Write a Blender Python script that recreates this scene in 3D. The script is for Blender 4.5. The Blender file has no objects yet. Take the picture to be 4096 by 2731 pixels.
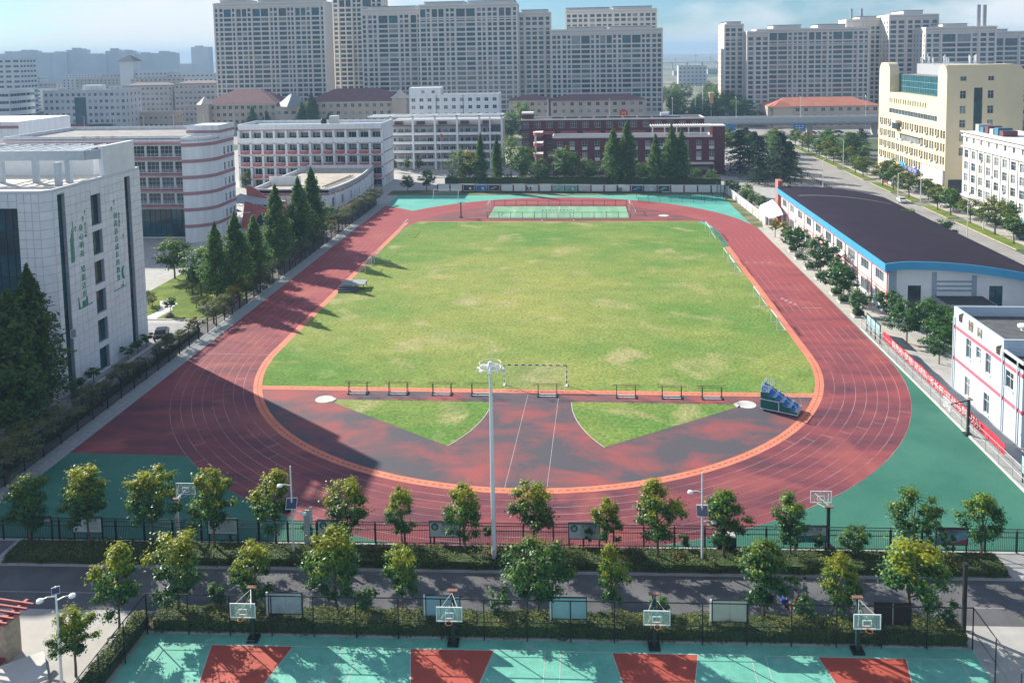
import bpy, bmesh, math, random
import numpy as np
from mathutils import Vector, Matrix

SC = bpy.context.scene
COL = SC.collection
R = math.radians
# ------------------------------------------------------------------ camera
cam = bpy.data.cameras.new('camera')
camo = bpy.data.objects.new('camera', cam)
COL.objects.link(camo)
SC.camera = camo
cam.sensor_width = 36.0
cam.lens = 29.947
cam.shift_y = -0.2111
cam.clip_start = 0.5
cam.clip_end = 12000
YAW, PITCH, ROLL = -0.0826, 0.0856, -0.0180
fw = Vector((math.sin(YAW)*math.cos(PITCH), math.cos(YAW)*math.cos(PITCH), -math.sin(PITCH)))
rt = Vector((math.cos(YAW), -math.sin(YAW), 0))
up = rt.cross(fw)
rt2 = rt*math.cos(ROLL) + up*math.sin(ROLL)
up2 = up*math.cos(ROLL) - rt*math.sin(ROLL)
mw = Matrix((rt2, up2, -fw)).transposed().to_4x4()
mw.translation = (6.82, -115.97, 42.19)
camo.matrix_world = mw
# ------------------------------------------------------------------ sky, sun, exposure
SUN_EL, SUN_DIR = R(28.5), Vector((-0.784, 0.621))      # towards the sun, seen from above
world = bpy.data.worlds.new('World'); SC.world = world; world.use_nodes = True
wn, wl = world.node_tree.nodes, world.node_tree.links
wn.clear()
w_out = wn.new('ShaderNodeOutputWorld'); w_bg = wn.new('ShaderNodeBackground')
sky = wn.new('ShaderNodeTexSky'); sky.sky_type = 'NISHITA'; sky.sun_disc = False
sky.sun_elevation = SUN_EL
sky.sun_rotation = math.atan2(SUN_DIR.x, SUN_DIR.y)
sky.air_density = 1.0; sky.dust_density = 0.3; sky.ozone_density = 2.0; sky.altitude = 50
w_co = wn.new('ShaderNodeTexCoord'); w_map = wn.new('ShaderNodeMapping')
w_map.inputs['Scale'].default_value = (1.0, 1.0, 3.6)
w_n = wn.new('ShaderNodeTexNoise'); w_n.inputs['Scale'].default_value = 2.6
w_n.inputs['Detail'].default_value = 7; w_n.inputs['Roughness'].default_value = 0.56
w_n.inputs['Distortion'].default_value = 0.25
w_r = wn.new('ShaderNodeMapRange'); w_r.inputs['From Min'].default_value = 0.46; w_r.inputs['From Max'].default_value = 0.60
w_r.inputs['To Min'].default_value = 0.0; w_r.inputs['To Max'].default_value = 0.9
w_mix = wn.new('ShaderNodeMixRGB'); w_mix.inputs['Color2'].default_value = (10.0, 10.3, 10.5, 1)
w_tint = wn.new('ShaderNodeMixRGB'); w_tint.blend_type = 'MULTIPLY'; w_tint.inputs['Fac'].default_value = 1.0
w_tint.inputs['Color2'].default_value = (0.60, 0.90, 1.26, 1)
wl.new(w_co.outputs['Generated'], w_map.inputs['Vector']); wl.new(w_map.outputs['Vector'], w_n.inputs['Vector'])
wl.new(w_n.outputs['Fac'], w_r.inputs['Value']); wl.new(w_r.outputs['Result'], w_mix.inputs['Fac'])
wl.new(sky.outputs['Color'], w_tint.inputs['Color1']); wl.new(w_tint.outputs['Color'], w_mix.inputs['Color1'])
wl.new(w_mix.outputs['Color'], w_bg.inputs['Color'])
w_bg.inputs['Strength'].default_value = 0.051
wl.new(w_bg.outputs['Background'], w_out.inputs['Surface'])
sun = bpy.data.lights.new('sun', 'SUN'); sun.energy = 5.0; sun.angle = R(0.55); sun.color = (1.0, 0.92, 0.79)
suno = bpy.data.objects.new('sun', sun); COL.objects.link(suno)
sd = Vector((SUN_DIR.x*math.cos(SUN_EL), SUN_DIR.y*math.cos(SUN_EL), math.sin(SUN_EL)))
suno.rotation_euler = sd.to_track_quat('Z', 'Y').to_euler()
suno.location = sd*300
SC.view_settings.view_transform = 'Standard'; SC.view_settings.look = 'None'
SC.view_settings.gamma = 1.0; SC.view_settings.exposure = 0.94
SC.cycles.use_denoising = True
SC.cycles.max_bounces = 6; SC.cycles.diffuse_bounces = 3; SC.cycles.transparent_max_bounces = 12
SC.cycles.volume_bounces = 0
SC.cycles.caustics_reflective = False; SC.cycles.caustics_refractive = False

# ------------------------------------------------------------------ mesh helpers
class MB:
    def __init__(s): s.v = []; s.f = []; s.m = []
    def poly(s, pts, mi=0):
        n = len(s.v); s.v += [tuple(p) for p in pts]; s.f.append(tuple(range(n, n+len(pts)))); s.m.append(mi); return s
    def box(s, x0, x1, y0, y1, z0, z1, mi=0, skip=''):
        n = len(s.v)
        s.v += [(x0,y0,z0),(x1,y0,z0),(x1,y1,z0),(x0,y1,z0),(x0,y0,z1),(x1,y0,z1),(x1,y1,z1),(x0,y1,z1)]
        for k, q in (('b',(0,3,2,1)),('t',(4,5,6,7)),('f',(0,1,5,4)),('r',(1,2,6,5)),('k',(2,3,7,6)),('l',(3,0,4,7))):
            if k not in skip: s.f.append(tuple(n+i for i in q)); s.m.append(mi)
        return s
    def obox(s, c, ux, L, W, z0, z1, mi=0):
        """box centred at c=(x,y), length L along the unit 2D vector ux, width W"""
        a = Vector(ux).normalized(); b = Vector((-a.y, a.x)); c = Vector(c)
        p = [c-a*L/2-b*W/2, c+a*L/2-b*W/2, c+a*L/2+b*W/2, c-a*L/2+b*W/2]
        return s.prism([(q.x, q.y) for q in p], z0, z1, mi)
    def prism(s, P, z0, z1, mi=0, mt=None, bottom=True):
        n = len(s.v); k = len(P)
        s.v += [(x, y, z0) for x, y in P] + [(x, y, z1) for x, y in P]
        for i in range(k):
            j = (i+1) % k; s.f.append((n+i, n+j, n+k+j, n+k+i)); s.m.append(mi)
        s.f.append(tuple(n+k+i for i in range(k))); s.m.append(mi if mt is None else mt)
        if bottom: s.f.append(tuple(n+i for i in reversed(range(k)))); s.m.append(mi)
        return s
    def cyl(s, a, b, r0, r1=None, n=8, mi=0, cap=True):
        r1 = r0 if r1 is None else r1
        a = Vector(a); b = Vector(b); d = (b-a)
        if d.length < 1e-6: return s
        d.normalize(); q = d.to_track_quat('Z', 'Y'); o = len(s.v)
        for p, r in ((a, r0), (b, r1)):
            for i in range(n):
                t = 2*math.pi*i/n; s.v.append(tuple(p + q @ Vector((r*math.cos(t), r*math.sin(t), 0))))
        for i in range(n):
            j = (i+1) % n; s.f.append((o+i, o+j, o+n+j, o+n+i)); s.m.append(mi)
        if cap:
            s.f.append(tuple(o+i for i in reversed(range(n)))); s.m.append(mi)
            s.f.append(tuple(o+n+i for i in range(n))); s.m.append(mi)
        return s
    def tube(s, pts, r, n=6, mi=0):
        rr = r if isinstance(r, (list, tuple)) else [r]*len(pts)
        for i in range(len(pts)-1): s.cyl(pts[i], pts[i+1], rr[i], rr[i+1], n, mi)
        return s
    def lathe(s, c, prof, n=16, mi=0):
        o = len(s.v); k = len(prof)
        for r, z in prof:
            for i in range(n):
                t = 2*math.pi*i/n; s.v.append((c[0]+r*math.cos(t), c[1]+r*math.sin(t), c[2]+z))
        for a in range(k-1):
            for i in range(n):
                j = (i+1) % n; s.f.append((o+a*n+i, o+a*n+j, o+(a+1)*n+j, o+(a+1)*n+i)); s.m.append(mi)
        s.f.append(tuple(o+(k-1)*n+i for i in range(n))); s.m.append(mi)
        s.f.append(tuple(o+i for i in reversed(range(n)))); s.m.append(mi)
        return s
    def strip(s, A, B, mi=0):
        """quads between two 3D polylines of equal length"""
        n = len(s.v); k = len(A); s.v += [tuple(p) for p in A] + [tuple(p) for p in B]
        for i in range(k-1): s.f.append((n+i, n+i+1, n+k+i+1, n+k+i)); s.m.append(mi)
        return s
    def mesh(s, name, mats):
        me = bpy.data.meshes.new(name); me.from_pydata(s.v, [], s.f)
        for m in mats: me.materials.append(m)
        if len(mats) > 1: me.polygons.foreach_set('material_index', s.m)
        me.update(); return me

def put(name, me, parent=None, loc=(0,0,0), rz=0.0, mats=None, smooth=False):
    if isinstance(me, MB):
        me = me.mesh(name, mats if isinstance(mats, (list, tuple)) else [mats])
    if smooth: me.polygons.foreach_set('use_smooth', [True]*len(me.polygons))
    o = bpy.data.objects.new(name, me); COL.objects.link(o)
    o.location = loc; o.rotation_euler = (0, 0, rz)
    if parent is not None: o.parent = parent
    return o
def tag(o, label, cat, group=None, kind=None):
    if label: o['label'] = label
    if cat: o['category'] = cat
    if group: o['group'] = group
    if kind: o['kind'] = kind
    return o
def thing(name, label, cat, loc=(0,0,0), rz=0.0, group=None):
    o = bpy.data.objects.new(name, None); COL.objects.link(o); o.empty_display_size = 0.3
    o.location = loc; o.rotation_euler = (0, 0, rz)
    return tag(o, label, cat, group)
def struct(name, mb, m, parent=None):
    o = put(name, mb, parent, mats=m)
    if parent is None: o['kind'] = 'structure'
    return o
def dup(root, loc, rz=None, label=None, scale=None, group=None):
    r = root.copy(); COL.objects.link(r); r.location = loc
    if rz is not None: r.rotation_euler = (0, 0, rz)
    if scale is not None: r.scale = (scale,)*3 if isinstance(scale, (int, float)) else scale
    if label: r['label'] = label
    if group: r['group'] = group
    for ch in root.children:
        c = ch.copy(); COL.objects.link(c); c.parent = r
        for g in ch.children:
            d = g.copy(); COL.objects.link(d); d.parent = c
    return r
ORD = ['first','second','third','fourth','fifth','sixth','seventh','eighth','ninth','tenth','eleventh','twelfth','thirteenth','fourteenth','fifteenth','sixteenth','seventeenth','eighteenth','nineteenth','twentieth',
 'twenty-first','twenty-second','twenty-third','twenty-fourth','twenty-fifth','twenty-sixth','twenty-seventh','twenty-eighth','twenty-ninth','thirtieth']
SL = 0.028                                   # the front road and courts lie 1.6 degrees off the track's axes
FR = math.atan(SL)
def F(x, y, z=0.0): return (x, y + SL*x, z)

# ------------------------------------------------------------------ materials
MATS = {}
def M(name, col, rough=0.8, var=0.12, scale=2.0, bump=0.0, spec=0.3, metal=0.0, detail=4, col2=None, objvar=0.0, bscale=None, sz=None):
    if name in MATS: return MATS[name]
    m = bpy.data.materials.new(name); m.use_nodes = True; MATS[name] = m
    nt = m.node_tree; n, l = nt.nodes, nt.links
    b = n['Principled BSDF']; b.inputs['Roughness'].default_value = rough
    b.inputs['Specular IOR Level'].default_value = spec; b.inputs['Metallic'].default_value = metal
    g = n.new('ShaderNodeNewGeometry')
    no = n.new('ShaderNodeTexNoise'); no.inputs['Scale'].default_value = scale; no.inputs['Detail'].default_value = detail
    no.inputs['Roughness'].default_value = 0.6
    if sz:                                    # rain streaks: noise drawn out along the height of the wall
        mp = n.new('ShaderNodeMapping'); mp.inputs['Scale'].default_value = (1, 1, sz); l.new(g.outputs['Position'], mp.inputs['Vector']); l.new(mp.outputs['Vector'], no.inputs['Vector'])
    else: l.new(g.outputs['Position'], no.inputs['Vector'])
    mx = n.new('ShaderNodeMixRGB')
    c = Vector(col)
    lo = c*(1-var) if col2 is None else c; hi = c*(1+var) if col2 is None else Vector(col2)
    mx.inputs['Color1'].default_value = (*lo, 1); mx.inputs['Color2'].default_value = (*hi, 1)
    mr = n.new('ShaderNodeMapRange'); mr.inputs['From Min'].default_value = 0.32; mr.inputs['From Max'].default_value = 0.68
    l.new(no.outputs['Fac'], mr.inputs['Value']); l.new(mr.outputs['Result'], mx.inputs['Fac'])
    out = mx.outputs['Color']
    if objvar:
        oi = n.new('ShaderNodeObjectInfo'); hs = n.new('ShaderNodeHueSaturation')
        r2 = n.new('ShaderNodeMapRange'); r2.inputs['To Min'].default_value = 1-objvar; r2.inputs['To Max'].default_value = 1+objvar
        l.new(oi.outputs['Random'], r2.inputs['Value']); l.new(r2.outputs['Result'], hs.inputs['Value'])
        l.new(out, hs.inputs['Color']); out = hs.outputs['Color']
    l.new(out, b.inputs['Base Color'])
    if bump:
        bp = n.new('ShaderNodeBump'); bp.inputs['Strength'].default_value = bump; bp.inputs['Distance'].default_value = 0.05
        nb = no
        if bscale:
            nb = n.new('ShaderNodeTexNoise'); nb.inputs['Scale'].default_value = bscale; nb.inputs['Detail'].default_value = 3
            l.new(g.outputs['Position'], nb.inputs['Vector'])
        l.new(nb.outputs['Fac'], bp.inputs['Height']); l.new(bp.outputs['Normal'], b.inputs['Normal'])
    return m
def glass_mat(name, col, rough=0.08, var=0.35):
    m = M(name, col, rough, var, 0.35, spec=0.6); return m
def leaf_mat(name, col, rough=0.5, trans=0.25, spec=0.35, var=0.25):
    m = M(name, col, rough, var, 1.2, spec=spec, objvar=0.12)
    n, l = m.node_tree.nodes, m.node_tree.links
    b = n['Principled BSDF']; t = n.new('ShaderNodeBsdfTranslucent'); mx = n.new('ShaderNodeMixShader')
    src = b.inputs['Base Color'].links[0].from_socket
    l.new(src, t.inputs['Color']); mx.inputs['Fac'].default_value = trans
    l.new(b.outputs['BSDF'], mx.inputs[1]); l.new(t.outputs['BSDF'], mx.inputs[2])
    l.new(mx.outputs['Shader'], n['Material Output'].inputs['Surface'])
    return m
def see_thru(name, col, a, rough=0.2, spec=0.5):
    """a net or a clear pane: part of the light passes straight through"""
    m = M(name, col, rough, 0.05, 2.0, spec=spec)
    n, l = m.node_tree.nodes, m.node_tree.links
    t = n.new('ShaderNodeBsdfTransparent'); mx = n.new('ShaderNodeMixShader'); mx.inputs['Fac'].default_value = a
    l.new(t.outputs['BSDF'], mx.inputs[1]); l.new(n['Principled BSDF'].outputs['BSDF'], mx.inputs[2])
    l.new(mx.outputs['Shader'], n['Material Output'].inputs['Surface'])
    return m

def two_tone(name, cA, cB, scale=(0.12, 0.12, 1), lo=0.45, hi=0.62, rough=0.85, fine=25.0, fvar=0.12, cC=None, c_scale=0.5, c_lo=0.6, c_hi=0.72, maskY=None, bump=0.0, spec=0.25, distort=0.4, mid=None, centre=None, spots=()):
    """patches of colour B worn into colour A (noise), a third colour C in small patches, fine grain on top"""
    m = bpy.data.materials.new(name); m.use_nodes = True; MATS[name] = m
    n, l = m.node_tree.nodes, m.node_tree.links; b = n['Principled BSDF']
    b.inputs['Roughness'].default_value = rough; b.inputs['Specular IOR Level'].default_value = spec
    g = n.new('ShaderNodeNewGeometry'); mp = n.new('ShaderNodeMapping'); mp.inputs['Scale'].default_value = scale
    l.new(g.outputs['Position'], mp.inputs['Vector'])
    no = n.new('ShaderNodeTexNoise'); no.inputs['Scale'].default_value = 1.0; no.inputs['Detail'].default_value = 6; no.inputs['Distortion'].default_value = distort
    no.inputs['Roughness'].default_value = 0.62
    l.new(mp.outputs['Vector'], no.inputs['Vector'])
    mr = n.new('ShaderNodeMapRange'); mr.inputs['From Min'].default_value = lo; mr.inputs['From Max'].default_value = hi
    src = no.outputs['Fac']
    if maskY:                                 # more of B towards one end of the ground (where it is worn)
        sx = n.new('ShaderNodeSeparateXYZ'); l.new(g.outputs['Position'], sx.inputs['Vector'])
        r3 = n.new('ShaderNodeMapRange'); r3.inputs['From Min'].default_value = maskY[0]; r3.inputs['From Max'].default_value = maskY[1]
        r3.inputs['To Min'].default_value = maskY[2]; r3.inputs['To Max'].default_value = maskY[3]
        l.new(sx.outputs['Y'], r3.inputs['Value'])
        ad = n.new('ShaderNodeMath'); ad.operation = 'ADD'; l.new(src, ad.inputs[0]); l.new(r3.outputs['Result'], ad.inputs[1]); src = ad.outputs[0]
    def blob(cx, cy, rx, ry, amt):             # 'amt' at the middle of an ellipse on the ground, falling to nothing at its rim
        v = n.new('ShaderNodeMapping'); v.vector_type = 'POINT'; v.inputs['Location'].default_value = (-cx/rx, -cy/ry, 0); v.inputs['Scale'].default_value = (1/rx, 1/ry, 0)
        l.new(g.outputs['Position'], v.inputs['Vector']); ln = n.new('ShaderNodeVectorMath'); ln.operation = 'LENGTH'; l.new(v.outputs['Vector'], ln.inputs[0])
        r = n.new('ShaderNodeMapRange'); r.inputs['From Min'].default_value = 0.0; r.inputs['From Max'].default_value = 1.0; r.inputs['To Min'].default_value = amt; r.inputs['To Max'].default_value = 0.0
        l.new(ln.outputs['Value'], r.inputs['Value']); return r.outputs['Result']
    def plus(a, b):
        q = n.new('ShaderNodeMath'); q.operation = 'ADD'; l.new(a, q.inputs[0]); l.new(b, q.inputs[1]); return q.outputs[0]
    if centre: src = plus(src, blob(*centre))
    l.new(src, mr.inputs['Value'])
    mx = n.new('ShaderNodeMixRGB'); mx.inputs['Color1'].default_value = (*cA, 1); mx.inputs['Color2'].default_value = (*cB, 1)
    l.new(mr.outputs['Result'], mx.inputs['Fac']); out = mx.outputs['Color']
    if cC:
        n3 = n.new('ShaderNodeTexNoise'); n3.inputs['Scale'].default_value = c_scale; n3.inputs['Detail'].default_value = 5; n3.inputs['Distortion'].default_value = 0.6
        l.new(g.outputs['Position'], n3.inputs['Vector'])
        m3 = n.new('ShaderNodeMapRange'); m3.inputs['From Min'].default_value = c_lo; m3.inputs['From Max'].default_value = c_hi
        s3 = n3.outputs['Fac']
        for sp in spots: s3 = plus(s3, blob(*sp))
        l.new(s3, m3.inputs['Value'])
        x3 = n.new('ShaderNodeMixRGB'); x3.inputs['Color2'].default_value = (*cC, 1)
        l.new(m3.outputs['Result'], x3.inputs['Fac']); l.new(out, x3.inputs['Color1']); out = x3.outputs['Color']
    n2 = n.new('ShaderNodeTexNoise'); n2.inputs['Scale'].default_value = fine; n2.inputs['Detail'].default_value = 3
    l.new(g.outputs['Position'], n2.inputs['Vector'])
    m2 = n.new('ShaderNodeMapRange'); m2.inputs['From Min'].default_value = 0.3; m2.inputs['From Max'].default_value = 0.7
    m2.inputs['To Min'].default_value = 1-fvar; m2.inputs['To Max'].default_value = 1+fvar
    l.new(n2.outputs['Fac'], m2.inputs['Value'])
    fac = m2.outputs['Result']
    if mid:
        n4 = n.new('ShaderNodeTexNoise'); n4.inputs['Scale'].default_value = mid[0]; n4.inputs['Detail'].default_value = 6; n4.inputs['Roughness'].default_value = 0.7
        l.new(g.outputs['Position'], n4.inputs['Vector']); m4 = n.new('ShaderNodeMapRange'); m4.inputs['From Min'].default_value = 0.35; m4.inputs['From Max'].default_value = 0.65
        m4.inputs['To Min'].default_value = 1-mid[1]; m4.inputs['To Max'].default_value = 1+mid[1]; l.new(n4.outputs['Fac'], m4.inputs['Value'])
        mu = n.new('ShaderNodeMath'); mu.operation = 'MULTIPLY'; l.new(fac, mu.inputs[0]); l.new(m4.outputs['Result'], mu.inputs[1]); fac = mu.outputs[0]
    vm = n.new('ShaderNodeVectorMath'); vm.operation = 'SCALE'; l.new(out, vm.inputs[0]); l.new(fac, vm.inputs['Scale'])
    l.new(vm.outputs['Vector'], b.inputs['Base Color'])
    if bump:
        bp = n.new('ShaderNodeBump'); bp.inputs['Strength'].default_value = bump; bp.inputs['Distance'].default_value = 0.16
        l.new(n2.outputs['Fac'], bp.inputs['Height']); l.new(bp.outputs['Normal'], b.inputs['Normal'])
    return m

WHITE = M('white_paint', (0.72, 0.74, 0.76), 0.6, 0.06, 0.6)
WHITEL = M('white_line', (0.72, 0.70, 0.68), 0.8, 0.2, 1.5)
STEEL_W = M('white_steel', (0.75, 0.78, 0.80), 0.4, 0.05, 2.0, spec=0.5)
STEEL_G = M('galvanised_steel', (0.42, 0.45, 0.47), 0.45, 0.1, 3.0, spec=0.5)
BLACK = M('black_iron', (0.022, 0.025, 0.028), 0.5, 0.2, 3.0)
GREENIRON = M('dark_green_iron', (0.015, 0.055, 0.05), 0.5, 0.15, 3.0)
CONC = M('concrete', (0.40, 0.40, 0.39), 0.9, 0.14, 0.7, bump=0.15, bscale=12)
CONC_L = M('pale_concrete', (0.55, 0.55, 0.53), 0.9, 0.1, 0.5)
ASPH = M('asphalt', (0.115, 0.118, 0.130), 0.9, 0.22, 0.4, bump=0.2, bscale=20)
ROADG = M('street_asphalt', (0.30, 0.29, 0.28), 0.9, 0.14, 0.12)
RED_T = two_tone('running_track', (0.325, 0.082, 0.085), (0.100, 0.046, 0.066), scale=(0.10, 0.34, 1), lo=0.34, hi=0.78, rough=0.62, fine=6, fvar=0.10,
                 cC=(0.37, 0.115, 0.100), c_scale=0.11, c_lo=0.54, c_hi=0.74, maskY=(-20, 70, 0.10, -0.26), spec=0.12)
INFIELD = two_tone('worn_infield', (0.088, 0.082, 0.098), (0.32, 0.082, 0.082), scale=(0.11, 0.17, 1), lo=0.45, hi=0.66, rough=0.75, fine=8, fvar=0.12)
ORANGE = M('orange_rubber', (0.64, 0.21, 0.13), 0.8, 0.12, 0.5)
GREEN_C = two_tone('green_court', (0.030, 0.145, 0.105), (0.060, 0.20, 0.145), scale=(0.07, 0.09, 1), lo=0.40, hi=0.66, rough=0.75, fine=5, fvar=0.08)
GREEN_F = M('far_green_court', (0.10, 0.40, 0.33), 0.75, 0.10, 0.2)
COURT = two_tone('mint_court', (0.17, 0.50, 0.40), (0.13, 0.43, 0.34), scale=(0.4, 0.4, 1), lo=0.4, hi=0.65, rough=0.7, fine=9, fvar=0.10, mid=(1.3, 0.12), cC=(0.28, 0.52, 0.45), c_scale=0.5, c_lo=0.62, c_hi=0.75)
COURT_R = M('court_red', (0.42, 0.085, 0.060), 0.7, 0.10, 1.0)
FUTSAL = two_tone('small_pitch', (0.17, 0.36, 0.22), (0.22, 0.42, 0.27), scale=(0.35, 0.02, 1), lo=0.45, hi=0.55, rough=0.85, fine=5)
GRASS = two_tone('field_grass', (0.110, 0.225, 0.050), (0.290, 0.310, 0.088), scale=(0.045, 0.075, 1), lo=0.42, hi=0.84, rough=0.95, fine=2.2, fvar=0.26,
                 cC=(0.34, 0.33, 0.15), c_scale=0.13, c_lo=0.56, c_hi=0.72, bump=0.7, spec=0.1, mid=(0.35, 0.10), centre=(-4, 26, 46, 62, 0.30), spots=[(-20, 41, 7, 5, 0.17), (3, 16, 5, 3, 0.2), (-10, 24, 10, 4, 0.12), (-18, 5, 6, 4, 0.12), (12, 0, 9, 5, 0.12), (0.5, 92, 6, 2.2, 0.25), (0.5, -9.5, 6, 2.5, 0.22), (-26, 33, 5, 3, 0.13)])
LAWN = two_tone('lawn', (0.10, 0.17, 0.035), (0.20, 0.24, 0.05), scale=(0.3, 0.3, 1), lo=0.4, hi=0.65, rough=0.95, fine=4, fvar=0.25, bump=0.4, spec=0.1)
SOIL = M('soil', (0.13, 0.10, 0.075), 0.95, 0.3, 1.5)
PINK = M('pink_band', (0.38, 0.205, 0.230), 0.7, 0.08, 0.6)
WALLW = M('white_wall', (0.72, 0.75, 0.78), 0.8, 0.10, 1.1, sz=0.10, detail=6)
WALLW2 = M('painted_white_wall', (0.70, 0.72, 0.74), 0.75, 0.10, 1.4, sz=0.12, detail=6)
ROOFG = M('grey_roof', (0.27, 0.265, 0.26), 0.9, 0.25, 0.3)
ROOFD = M('dark_roof_felt', (0.075, 0.075, 0.085), 0.9, 0.2, 0.4)
G_DARK = glass_mat('dark_glass', (0.020, 0.050, 0.065)); G_TEAL = glass_mat('teal_glass', (0.015, 0.085, 0.11), 0.06)
G_MID = glass_mat('mid_glass', (0.055, 0.09, 0.11), 0.12); G_CURT = glass_mat('curtained_glass', (0.22, 0.25, 0.26), 0.25, 0.3)
GLASSES = [G_DARK, G_DARK, G_MID, G_CURT]
FRAME_W = M('white_frame', (0.62, 0.64, 0.66), 0.6, 0.05); FRAME_D = M('dark_frame', (0.05, 0.055, 0.06), 0.6, 0.1)
RUBBER = M('tyre_rubber', (0.018, 0.018, 0.02), 0.9, 0.2)

# ------------------------------------------------------------------ walls with openings and their windows
def facade(mb, o, u, W, H, holes=(), depth=0.25, mi=0, mr=None):
    """wall of width W along unit 2D vector u from the corner o, with recessed rectangular holes (u0,u1,v0,v1)"""
    mr = mi if mr is None else mr
    o = Vector(o); U = Vector((u[0], u[1], 0)); I = Vector((-u[1], u[0], 0))*depth; Zv = Vector((0, 0, 1))
    xs = sorted({0.0, W, *[round(h[0], 3) for h in holes], *[round(h[1], 3) for h in holes]})
    zs = sorted({0.0, H, *[round(h[2], 3) for h in holes], *[round(h[3], 3) for h in holes]})
    nx, nz = len(xs)-1, len(zs)-1
    solid = np.ones((nx, nz), bool); ax = np.array(xs); az = np.array(zs)
    for h in holes:
        i0, i1 = np.searchsorted(ax, round(h[0], 3)), np.searchsorted(ax, round(h[1], 3))
        j0, j1 = np.searchsorted(az, round(h[2], 3)), np.searchsorted(az, round(h[3], 3))
        solid[i0:i1, j0:j1] = False
    P = lambda x, z: o + U*x + Zv*z
    for i in range(nx):
        j = 0
        while j < nz:
            if not solid[i, j]: j += 1; continue
            k = j
            while k < nz and solid[i, k]: k += 1
            mb.poly([P(xs[i], zs[j]), P(xs[i+1], zs[j]), P(xs[i+1], zs[k]), P(xs[i], zs[k])], mi); j = k
    for h in holes:
        a, b, c, d = P(h[0], h[2]), P(h[1], h[2]), P(h[1], h[3]), P(h[0], h[3])
        for p, q in ((a, b), (b, c), (c, d), (d, a)): mb.poly([p, q, q+I, p+I], mr)
    return mb
WINM = {}
def win_mesh(w, h, nx, ny, glass, frame, ft=0.06):
    key = (round(w, 2), round(h, 2), nx, ny, glass.name, frame.name)
    if key in WINM: return WINM[key]
    mb = MB(); t = ft
    mb.poly([(0, 0, 0), (w, 0, 0), (w, 0, h), (0, 0, h)], 1)
    y0, y1 = -0.05, 0.0
    mb.box(0, w, y0, y1, 0, t, 0, 'k'); mb.box(0, w, y0, y1, h-t, h, 0, 'k')
    mb.box(0, t, y0, y1, t, h-t, 0, 'ktb'); mb.box(w-t, w, y0, y1, t, h-t, 0, 'ktb')
    for i in range(1, nx):
        x = w*i/nx; mb.box(x-t/2, x+t/2, y0, y1, t, h-t, 0, 'ktb')
    for j in range(1, ny):
        z = h*(j/ny if ny != 2 else 0.64); mb.box(t, w-t, y0+0.004, y1, z-t/2, z+t/2, 0, 'klr')
    WINM[key] = mb.mesh('window', [frame, glass]); return WINM[key]
rng = random.Random(7)
def windows(parent, o, u, holes, depth=0.25, nx=2, ny=1, glasses=GLASSES, frame=FRAME_W, sill=None, limit=None, name='window', ft=0.06):
    """one window object for every hole; past the limit the rest become one joined part"""
    a = math.atan2(u[1], u[0]); I = Vector((-u[1], u[0], 0))*(depth-0.02); U = Vector((u[0], u[1], 0)); o = Vector(o)
    rest = []
    for k, h in enumerate(holes):
        hx = h[4] if len(h) > 4 else nx
        hy = h[5] if len(h) > 5 else ny
        me = win_mesh(h[1]-h[0], h[3]-h[2], hx, hy, rng.choice(glasses), frame, ft)
        p = o + U*h[0] + Vector((0, 0, h[2])) + I
        if limit is not None and limit[0] <= 0: rest.append((me, p)); continue
        if limit is not None: limit[0] -= 1
        put(name, me, parent, p, a)
        if sill:
            sm = WINM.get(('sill', round(h[1]-h[0], 2), sill.name))
            if sm is None:
                sm = MB().box(-0.08, h[1]-h[0]+0.08, -0.12, 0, -0.1, 0, 0).mesh('sill', [sill]); WINM[('sill', round(h[1]-h[0], 2), sill.name)] = sm
            put('sill', sm, parent, o + U*h[0] + Vector((0, 0, h[2])) - I*0.0, a)
    if rest:
        mb = MB(); mats = []
        ca, sa = math.cos(a), math.sin(a)
        for me, p in rest:
            n = len(mb.v); idx = []
            for m in me.materials:
                if m not in mats: mats.append(m)
                idx.append(mats.index(m))
            mb.v += [(p.x + v.co.x*ca - v.co.y*sa, p.y + v.co.x*sa + v.co.y*ca, p.z + v.co.z) for v in me.vertices]
            for q in me.polygons: mb.f.append(tuple(n+i for i in q.vertices)); mb.m.append(idx[q.material_index])
        r = put(name, mb, parent, mats=mats); r['kind'] = 'stuff'
    return

def text_mesh(body, size, mat, depth=0.02, align='CENTER'):
    cu = bpy.data.curves.new('lettering', 'FONT'); cu.body = body; cu.size = size; cu.align_x = align; cu.align_y = 'CENTER'
    cu.extrude = depth; cu.resolution_u = 2
    ob = bpy.data.objects.new('lettering', cu); COL.objects.link(ob)
    dg = bpy.context.evaluated_depsgraph_get(); dg.update()
    me = bpy.data.meshes.new_from_object(ob.evaluated_get(dg))
    bpy.data.objects.remove(ob); bpy.data.curves.remove(cu)
    me.materials.clear(); me.materials.append(mat)
    return me
def put_text(body, size, mat, parent, loc, rz, depth=0.02, sx=1.0, name='lettering'):
    """upright lettering read from the side that faces local -y turned by rz"""
    o = put(name, text_mesh(body, size, mat, depth), parent, loc)
    o.rotation_euler = (R(90), 0, rz); o.scale = (sx, 1, 1)
    return o
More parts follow.
